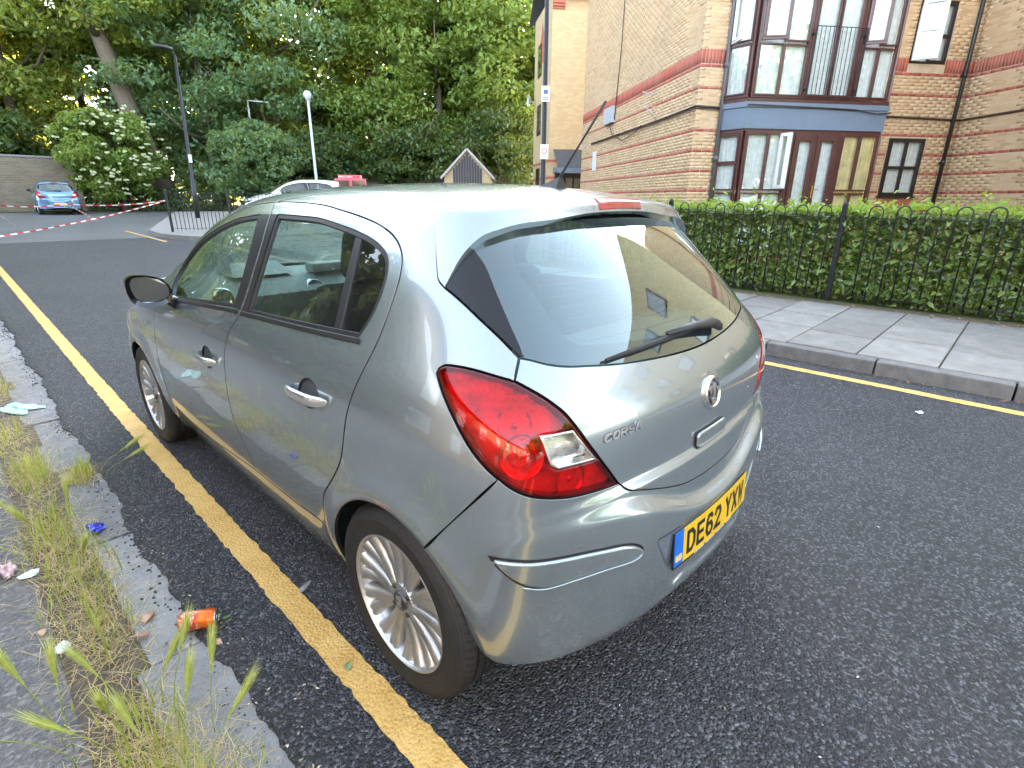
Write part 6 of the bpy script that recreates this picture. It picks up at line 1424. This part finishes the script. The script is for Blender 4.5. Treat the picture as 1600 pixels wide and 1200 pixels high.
# barrier tape
def tape_mat():
    m, nt, o = nodes('barrier_tape'); b = N(nt, 'BsdfPrincipled'); nt.links.new(b.outputs[0], o.inputs[0]); a = N(nt, 'Attribute'); a.attribute_name = 'run'
    f = math_(nt, 'GREATER_THAN', math_(nt, 'FRACT', math_(nt, 'MULTIPLY', a.outputs['Fac'], 3.2)), .5)
    nt.links.new(mixc(nt, f, (.75, .74, .72), (.55, .04, .035)), b.inputs['Base Color']); b.inputs['Roughness'].default_value = .45; return m
MAT['tape'] = tape_mat()
def tape(pts, label, w=.03, sag=.08):
    P = []; pts = [Vector(p) for p in pts]
    for a, b in zip(pts[:-1], pts[1:]):
        n = max(3, int((b - a).length / .15))
        for i in range(n): t = i / n; P.append(a.lerp(b, t) - Vector((0, 0, sag * 4 * t * (1 - t))))
    P.append(pts[-1]); V = []; run = []; L = 0
    for i, p in enumerate(P):
        if i: L += (p - P[i - 1]).length
        tw = .3 * math.sin(i * .4); V += [p + Vector((.0, w * .5 * tw, w / 2)), p - Vector((.0, w * .5 * tw, w / 2))]; run += [L, L + .03]
    me = fast_mesh('barrier_tape', V, [(2 * i, 2 * i + 2, 2 * i + 3, 2 * i + 1) for i in range(len(P) - 1)], MAT['tape'])
    at = me.attributes.new('run', 'FLOAT', 'POINT'); at.data.foreach_set('value', run)
    tag(obj('barrier_tape', me), label, 'tape', 'barrier tapes')
def dep(px_, py_, D):
    d = _f + _r * ((px_ - 800) / 831.2) + _u * ((600 - py_) / 831.2); return Vector(CAM_POS) + d * D
# strung between the railing post and posts out of frame
A0 = Vector((3.35, 17.3, zgf(17.3) + 1.0)); A1 = Vector((1.25, 18.6, 1.22)); A2 = Vector((-.35, 19.6, 1.22)); A3 = Vector((-4, 22, 1.2)); B1 = Vector((-.1, 14.2, .72)); B2 = Vector((-2.6, 11.8, .62))
tape([A0, A1, A2, A3], 'upper red and white barrier tape strung across the far road'); tape([A0, B1, B2], 'lower red and white barrier tape slanting down to the left edge', sag=.05)
tape([A2, Vector((-.2, 15.4, .78))], 'short hanging barrier tape near the left edge', sag=.0); tape([A1, Vector((1.35, 15.6, .85))], 'short hanging barrier tape nearer the railing', sag=.0)

# ------------------------------------------------------------------ other vehicles
SKIP = ('letter_edge', 'plate_letter', 'plate_country_letter', 'plate_dealer_print', 'tailgate_letter', 'badge', 'badge_field', 'badge_emblem', 'cap_emblem', 'wheel_bolt', 'tailgate_trim_badge', 'heater_lines', 'aerial', 'aerial_foot', 'lamp_bowl')
def car_copy(o, parent, mat, skip):
    if o.name.split('.')[0] in skip: return None
    c = o.copy(); COL.objects.link(c); c.parent = parent
    if c.type == 'MESH' and len(c.material_slots) and c.material_slots[0].material in (PAINT, MAT['handle']):
        c.material_slots[0].link = 'OBJECT'; c.material_slots[0].material = mat
    for ch in o.children: car_copy(ch, c, mat, skip)
    return c
MAT['paint_blue'] = paint_mat('blue_paint', (.10, .22, .36), .5); MAT['paint_white'] = paint_mat('white_paint', (.66, .68, .68), .0); MAT['paint_red'] = paint_mat('red_paint', (.55, .015, .03), .0)
c = car_copy(CAR, None, MAT['paint_blue'], SKIP); c.name = 'parked_car'; c.location = (2.75, 31.2, zgf(31.5)); c.rotation_euler = (.022, 0, math.radians(-4)); c.scale = (.93, .93, .95); tag(c, 'small light-blue hatchback seen from behind beneath the trees', 'car')
c = car_copy(CAR, None, MAT['paint_white'], SKIP + ('number_plate',)); c.name = 'parked_car'; c.location = (10.0, 19.6, zgf(19) + .125); c.rotation_euler = (0, 0, math.radians(66)); c.scale = (1.04, 1.06, 1.08); tag(c, 'white car showing only its roof and windows above the silver car', 'car')
van = empty('parked_van', (13.25, 23.9, zgf(24)), math.radians(-30)); tag(van, 'red van showing its rounded top above the silver car roof', 'van')
bm = bmesh.new(); bmesh.ops.create_cube(bm, size=1)
for v in bm.verts: v.co = Vector((v.co.x * 1.62 * (.90 if v.co.z > 0 else 1), v.co.y * 3.9 + 1.95, v.co.z * 1.72 + 1.16))
bmesh.ops.bevel(bm, geom=bm.edges[:], offset=.17, segments=4, affect='EDGES'); me = bpy.data.meshes.new('body'); bm.to_mesh(me); bm.free(); me.polygons.foreach_set('use_smooth', [True] * len(me.polygons)); me.materials.append(MAT['paint_red']); obj('body', me, van)
for s_ in (-1, 1):
    m = MB(); m.box((s_ * .36, -.006, 1.52), (.58, .03, .50), bev=.012); dd = m.build('rear_door_window', MAT['black_gloss'], van)
    m = MB(); m.box((s_ * .76, .01, 1.0), (.10, .05, .42), bev=.012); m.build('tail_lamp', MAT['lamp_dark'], van)
m = MB(); m.box((0, -.02, .95), (.52, .02, .11)); m.build('number_plate', MAT['plate_yellow'], van); m = MB(); m.box((0, -.01, 1.1), (.012, .03, 1.5)); m.build('door_gap', MAT['black_trim'], van); m = MB(); m.box((0, -.02, .42), (1.5, .12, .2), bev=.03); m.build('bumper', MAT['black_trim'], van)
for sx in (-1, 1):
    for yy in (.75, 3.1): m = MB(); m.lathe([(.0, 0), (.19, -.01), (.20, .0), (.30, .0), (.31, .03), (.31, .17)], 28, 'x'); m.v = [(sx * (.80 - v[0]), v[1] + yy, v[2] + .31) for v in m.v]; m.build('wheel', MAT['rubber'], van)

# ------------------------------------------------------------------ left of the street (outside the frame, seen in the car's paint and glass)
hl_ = empty('brick_house', (-6.4, 4, 0)); tag(hl_, 'old brown brick building on the left, seen only as a reflection', 'building')
m = MB(); m.box((-3, -4.0, 2.8), (6, 44, 5.6)); m.build('wall', MAT['bt_b'], hl_)
m = MB(); m.add([(.3, -26.2, 5.55), (.3, 18.2, 5.55), (-3, 18.2, 7.6), (-3, -26.2, 7.6)], [(0, 1, 2, 3)]); m.build('roof', MAT['slate'], hl_)
for yy in (-23, -20, -17, -14, -11, -8, -5, -2, 1, 4, 7, 10, 13):
    for z in (.8, 3.5): m = MB(); m.box((.01, yy, z + .75), (.06, 1.0, 1.5)); w_ = m.build('window', MAT['white_frame'], hl_); g = MB(); g.box((.045, yy, z + .75), (.01, .86, 1.34)); g.build('pane', MAT['win_glass'], w_)
tree('street_tree', -5.0, 19.5, 9.5, 3.6, 1.4, MI, 'green street tree on the left pavement, seen only as a reflection', 6000, group='trees left of the street')
tree('street_tree', -4.9, 12.2, 7.5, 2.2, .8, DK, 'dark street tree on the left pavement, seen only as a reflection', 5000, group='trees left of the street')
tree('street_tree', -5.4, 7.0, 5.0, 1.7, .3, DK, 'low dark bush by the brown brick building, seen only as a reflection', 4000, group='trees left of the street')
for i, (x, y) in enumerate(((-3.0, -24), (3.5, -30), (9.5, -25))): tree('street_tree', x, y, 11, 4.2, 1.0, (MI, DK, MI)[i], ('green tree at the end of the street behind the camera, left', 'dark tree at the end of the street behind the camera, middle', 'green tree at the end of the street behind the camera, right')[i], 4500, size=.4, group='trees behind the camera')
# flats continuing to the right behind the camera (seen in the rear window)
f2 = empty('brick_flats', (0, 0, 0), 0); tag(f2, 'taller yellow brick flats right of the frame, mirrored in the rear window', 'building')
m = MB(); m.box((15.2, -7.5, 4.6), (8.5, 12.0, 9.2), Matrix.Rotation(math.radians(-4), 3, 'Z')); m.build('wall', MAT['bt_y'], f2)
for yy in (-11.8, -9.2, -6.6, -4.0):
    for z in (1.2, 4.0, 6.8): m = MB(); m.box((10.93 + (yy + 7.5) * .07 - .03, yy, z + .6), (.10, 1.15, 1.25)); w_ = m.build('window', MAT['frame_brown'], f2); g = MB(); g.box((10.93 + (yy + 7.5) * .07 - .09, yy, z + .6), (.01, .98, 1.08)); g.build('pane', MAT['win_glass'], w_)

# ------------------------------------------------------------------ verge: grasses and litter
def grass_mat(name, stops): return leaf_island_mat(name, stops, .6, .35, .3)
MAT['grass_dry'] = grass_mat('dry_grass', [(0, (.42, .31, .15)), (.5, (.58, .46, .25)), (1, (.68, .58, .36))]); MAT['grass_green'] = grass_mat('green_grass', [(0, (.13, .20, .03)), (.5, (.24, .33, .06)), (1, (.36, .42, .10))])
def blades(specs, mat, name, label):
    V = []; F = []
    for (x, y, h, w, a, bend) in specs:
        z = zgf(y) - .012; b = len(V); c, s = math.cos(a), math.sin(a)
        for i in range(5):
            t = i / 4; off_ = bend * t * t; hh = h * (t - .25 * t * t * min(1, abs(bend) / h)); ww = w * (1 - t)**.7 * .5
            V += [(x + c * off_ - s * ww, y + s * off_ + c * ww, z + hh), (x + c * off_ + s * ww, y + s * off_ - c * ww, z + hh)]
        F += [(b + 2 * i, b + 2 * i + 1, b + 2 * i + 3, b + 2 * i + 2) for i in range(4)]
    tag(obj(name, fast_mesh(name, V, F, mat)), label, 'grass', kind='stuff')
def dens(y): return .55 + .45 * math.sin(y * 2.3 + .6) * math.sin(y * 5.1)
TUFT = [(-1.40, .05, .16), (-1.44, .29, .16), (-1.42, .20, .16), (-1.44, .98, .12), (-1.44, 1.32, .15), (-1.46, 1.62, .15), (-1.46, 1.85, .14), (-1.44, 2.45, .12), (-1.45, 2.6, .10), (-1.52, 3.2, .13), (-1.50, 4.3, .13), (-1.5, 5.6, .14), (-1.5, 7.2, .15), (-1.55, 9.0, .16), (-1.27, 2.33, .06), (-1.34, -.12, .13)]
def scatter(n, hr, wr, bend, sp):
    out = []
    for i in range(n):
        tx, ty, r = random.choice(TUFT); x, y = random.gauss(tx, r * .42), random.gauss(ty, r * 1.05)
        if x > -1.19: continue
        out.append((x, y, random.uniform(*hr), random.uniform(*wr), random.uniform(0, 6.28), random.uniform(*bend)))
    return out
blades(scatter(6500, (.012, .07), (.0012, .003), (.03, .13), 0), MAT['grass_dry'], 'dry_grass', 'straw-coloured dry grass growing along the left kerb')
blades(scatter(1200, (.05, .16), (.003, .006), (.01, .07), 0), MAT['grass_green'], 'green_grass', 'fresh green grass blades in the tufts along the left kerb')
flat_ = [(random.gauss(-1.45, .09), random.uniform(-.3, 9), .012, .003, random.uniform(0, 6.28), random.uniform(.05, .16)) for i in range(3200)]
blades(flat_, MAT['grass_dry'], 'dead_straw', 'flattened dead straw lying on the verge')
# wall-barley seed heads, each stem one plant
MAT['barley'] = grass_mat('barley_head', [(0, (.30, .40, .08)), (.6, (.46, .50, .16)), (1, (.60, .56, .28))])
def barley(x, y, h, lean, a, label, hl=.085):
    z = zgf(y) - .01; m = MB(); c, s = math.cos(a), math.sin(a)
    pts = [(c * lean * t * t, s * lean * t * t, h * t) for t in np.linspace(0, 1, 6)]; root = empty('barley_grass', (x, y, z)); tag(root, label, 'grass stem', 'barley grass stems on the verge')
    m.tube(pts, .0013, 5); m.build('stem', MAT['grass_green'], root)
    tip = Vector(pts[-1]); d = (tip - Vector(pts[-2])).normalized(); o1 = d.orthogonal().normalized(); o2 = d.cross(o1); hd = MB()
    for i in range(80):
        t = i / 80; an = i * 2.4; p = tip + d * hl * t; side_ = (o1 * math.cos(an) + o2 * math.sin(an)); w = .0075 * math.sin(math.pi * (.15 + .85 * (1 - t) * .9)); e = p + d * .016 + side_ * w
        L = .05 + .025 * random.random(); f = e + d * L + side_ * L * .17; q = d.cross(side_) * .003
        hd.add([p - q, p + q, e + q, e - q], [(0, 1, 2, 3)]); hd.add([e - q * .3, e + q * .3, f], [(0, 1, 2)])
    hd.build('seed_head', MAT['barley'], root)
BAR = [(-1.36, .38, .20, .05, .3, 'tall barley stem with an upright head just left of the orange can'), (-1.30, .25, .17, .05, .9, 'barley stem nearest the asphalt at the bottom edge'), (-1.60, .50, .23, .05, 2.3, 'left of a pair of pale barley heads at the lower left'), (-1.585, .47, .21, .03, 1.2, 'right of a pair of pale barley heads at the lower left'), (-1.59, .42, .16, .14, 2.7, 'barley head lying flat to the left edge at the bottom'), (-1.50, .32, .14, .09, 2.5, 'barley head drooping left over the old tarmac at the bottom'), (-1.45, .46, .16, .07, 2.2, 'short green barley head leaning left in the lower tuft'), (-1.42, .40, .15, .06, .2, 'short thick barley head arching right in the lower tuft'), (-1.48, .36, .17, .03, 4.2, 'upright green barley stem in the middle of the lower tuft'),
 (-1.38, .22, .17, .04, .6, 'barley stem leaning right in the lowest tuft'), (-1.44, .16, .18, .05, 2.0, 'barley stem at the bottom edge, middle of the tuft'), (-1.35, .14, .13, .07, .1, 'short barley stem leaning over the kerb at the bottom edge'), (-1.18, 2.24, .07, .10, -.1, 'lower of two barley heads hanging over the asphalt'), (-1.19, 2.30, .09, .11, .1, 'upper of two barley heads hanging over the asphalt'), (-1.47, 1.52, .20, .05, 3.4, 'tall green barley stem left of the blue wrapper'), (-1.41, 1.60, .19, .03, 1.0, 'upright barley stem beside the blue wrapper'), (-1.52, 1.40, .18, .10, 2.8, 'green barley stem leaning left across the old tarmac'), (-1.45, 1.92, .18, .04, 1.8, 'barley stem in the tuft below the plastic bag'), (-1.50, 2.45, .18, .05, 2.5, 'far barley stem at the left edge of the verge'), (-1.44, 1.24, .17, .05, 5.2, 'barley stem just below the blue wrapper'), (-1.53, 1.75, .17, .06, 2.4, 'pale barley stem at the left edge above the pink wrapper')]
for b_ in BAR: barley(*b_)
# crushed orange drink can
def can_mat():
    m, nt, o = nodes('orange_can'); b = N(nt, 'BsdfPrincipled'); nt.links.new(b.outputs[0], o.inputs[0]); v = ocoord(nt); s = N(nt, 'SeparateXYZ'); nt.links.new(v, s.inputs[0])
    n1 = noise(nt, 38, 3, .6, v); n2 = noise(nt, 95, 2, .5, v); left = math_(nt, 'LESS_THAN', s.outputs[0], .006)
    c = ramp(nt, n1, [(.35, (.70, .09, .015)), (.6, (.85, .20, .02))]); c = mixc(nt, left, c, ramp(nt, n1, [(.35, (.50, .05, .03)), (.65, (.78, .17, .03))]))
    c = mixc(nt, math_(nt, 'MULTIPLY', left, ramp(nt, n2, [(.54, (0, 0, 0)), (.58, (1, 1, 1))])), c, (.72, .55, .48)); nt.links.new(c, b.inputs['Base Color']); b.inputs['Metallic'].default_value = .55; b.inputs['Roughness'].default_value = .28; return m
can = empty('drink_can', (-1.247, .985, .0), 0); tag(can, 'orange drink can lying on the left kerb beside the asphalt', 'can')
m = MB(); n = 32; prof = [(0, -.0585), (.023, -.058), (.025, -.0605), (.027, -.058), (.033, -.050), (.033, -.02), (.0325, .02), (.033, .045), (.027, .056), (.0262, .0605), (.0252, .058), (.0235, .055), (0, .055)]
m.lathe([(r, h) for r, h in prof[3:9]], n, 'x'); cb = m.build('can_body', can_mat(), can)
m = MB(); m.lathe(prof[8:], n, 'x'); m.build('can_lid', MAT['chrome'], can); m = MB(); m.lathe(prof[:4], n, 'x'); m.build('can_base', MAT['chrome'], can)
m = MB(); m.lathe([(0, .0556), (.009, .0556), (.009, .0562), (0, .0562)], 14, 'x', (0, 0, .01)); m.build('can_opening', MAT['black_trim'], can)
m = MB(); m.box((.0575, 0, -.006), (.002, .013, .018), bev=.0008); m.build('ring_pull', MAT['chrome'], can)
can.location = (-1.195, .70, .032); can.rotation_euler = (.5, .03, math.radians(-32))
# small weed by the can
wd_ = empty('weed', (-1.150, .655, -.002)); tag(wd_, 'small green weed growing against the orange can', 'weed')
m = MB()
for i in range(14):
    a = i * 2.4; L = .012 + .014 * random.random(); h = .006 + .022 * random.random(); r = .008 + .02 * random.random(); p = Vector((math.cos(a) * r, math.sin(a) * r, h)); d = Vector((math.cos(a), math.sin(a), .3)); s_ = Vector((-math.sin(a), math.cos(a), 0))
    m.add([p, p + d * L * .5 + s_ * L * .3, p + d * L, p + d * L * .5 - s_ * L * .3], [(0, 1, 2, 3)])
m.build('leaves', MAT['leaf_mid'], wd_)
# crumpled bits of rubbish
def crumple(name, loc, r, flat, mat, label, cat, seed, rz=0, amp=.35):
    rg_ = np.random.default_rng(seed); bm = bmesh.new(); bmesh.ops.create_icosphere(bm, subdivisions=3, radius=1)
    ph = rg_.uniform(0, 6, 9); fr = rg_.uniform(2, 7, 9)
    for v in bm.verts:
        p = v.co.normalized(); k = 1 + amp * (math.sin(fr[0] * p.x + ph[0]) * math.sin(fr[1] * p.y + ph[1]) + .6 * math.sin(fr[2] * p.z + fr[3] * p.x + ph[2]) + .4 * math.sin(9 * p.x + 7 * p.y + ph[3])); v.co = Vector((p.x * r[0], p.y * r[1], p.z * r[2])) * max(.3, k)
        if v.co.z < 0: v.co.z *= flat
    me = bpy.data.meshes.new(name); bm.to_mesh(me); bm.free(); me.materials.append(mat)
    o = obj(name, me, None, loc); o.rotation_euler = (0, 0, rz); tag(o, label, cat); return o
MAT['foil_blue'] = simple('blue_foil', (.06, .08, .55), .25, .4, .9, 45); MAT['bag_teal'] = simple('pale_teal_plastic', (.36, .55, .52), .35, 0, .15, 20); MAT['foil_grey'] = simple('grey_foil', (.34, .35, .34), .4, .3, .3, 30); MAT['white_plastic'] = simple('white_scrap', (.65, .70, .72), .5, 0, .1, 30); MAT['pinkish'] = simple('pink_wrapper', (.50, .36, .36), .4, 0, .4, 20)
crumple('blue_wrapper', (-1.325, 1.66, .008), (.028, .035, .026), .3, MAT['foil_blue'], 'crumpled shiny blue wrapper in the dry grass', 'wrapper', 1)
crumple('plastic_bag', (-1.39, 3.75, .028), (.07, .13, .016), .2, MAT['bag_teal'], 'flattened pale teal plastic bag on the kerb at the left', 'bag', 2, .5)
crumple('foil_scrap', (-.845, .625, .006), (.032, .012, .004), .2, MAT['foil_grey'], 'small grey foil scrap on the yellow line', 'scrap', 3, .5, .2)
crumple('white_scrap', (-1.545, .93, .0), (.020, .026, .010), .2, MAT['white_plastic'], 'torn white plastic scrap on the old tarmac', 'scrap', 4)
crumple('pink_wrapper', (-1.63, 1.57, .004), (.022, .05, .018), .2, MAT['pinkish'], 'dull pink wrapper at the left edge of the verge', 'wrapper', 5)
crumple('white_scrap', (-1.57, 1.49, .0), (.03, .022, .008), .2, MAT['white_plastic'], 'pale scrap beside the pink wrapper', 'scrap', 6)
crumple('white_scrap', (3.66, .55, .006), (.03, .06, .01), .2, MAT['white_plastic'], 'white paper scrap in the right-hand gutter', 'scrap', 7)
crumple('tissue_scrap', (3.06, -.80, .004), (.035, .02, .006), .2, MAT['white_plastic'], 'small white scrap on the asphalt near the right yellow line', 'scrap', 8)
# dead leaves lying one by one on the kerb
MAT['brown_leaf'] = leaf_obj_mat('brown_leaf', [(0, (.24, .10, .05)), (.5, (.36, .18, .10)), (1, (.44, .27, .16))])
def big_leaf(x, y, s, rz, label, z=None, mat=None):
    pts = [(0, 0), (.15, .22), (.35, .30), (.6, .26), (.85, .12), (1, 0)]; V = []
    for t, w in pts: V += [(t * s, w * s, .10 * s * math.sin(3 * t) + w * s * .5), (t * s, 0, .10 * s * math.sin(3 * t)), (t * s, -w * s, .10 * s * math.sin(3 * t) + w * s * .35)]
    F = []
    for i in range(5): F += [(i * 3, i * 3 + 3, i * 3 + 4, i * 3 + 1), (i * 3 + 1, i * 3 + 4, i * 3 + 5, i * 3 + 2)]
    o = obj('dead_leaf', fast_mesh('dead_leaf', V, F, mat or MAT['brown_leaf'], True), None, (x, y, (zgf(y) - .006) if z is None else z)); o.rotation_euler = (random.uniform(-.15, .15), random.uniform(-.1, .1), rz); tag(o, label, 'leaf', 'dead leaves on the verge')
big_leaf(-1.325, .865, .062, .9, 'curled brown leaf on the kerb left of the orange can'); big_leaf(-1.33, .785, .050, 2.6, 'flat brown leaf on the kerb below the curled one'); big_leaf(-1.185, .60, .042, -1.2, 'small brown leaf on the asphalt edge below the can'); big_leaf(-1.46, 1.38, .045, .3, 'brown leaf on the soil at the left, under straw'); big_leaf(-1.585, 1.05, .040, 1.4, 'brown leaf lying alone on the old tarmac'); big_leaf(-1.37, 2.25, .05, .2, 'reddish leaf on the kerb above the twin barley heads')
MAT['green_leaf'] = leaf_obj_mat('fallen_green_leaf', [(0, (.14, .22, .10)), (1, (.2, .3, .14))]); big_leaf(-.935, .155, .035, .9, 'pale green leaf lying on the near end of the yellow line', .006, MAT['green_leaf'])
for o in bpy.data.objects:
    if '_i' in o: del o['_i']
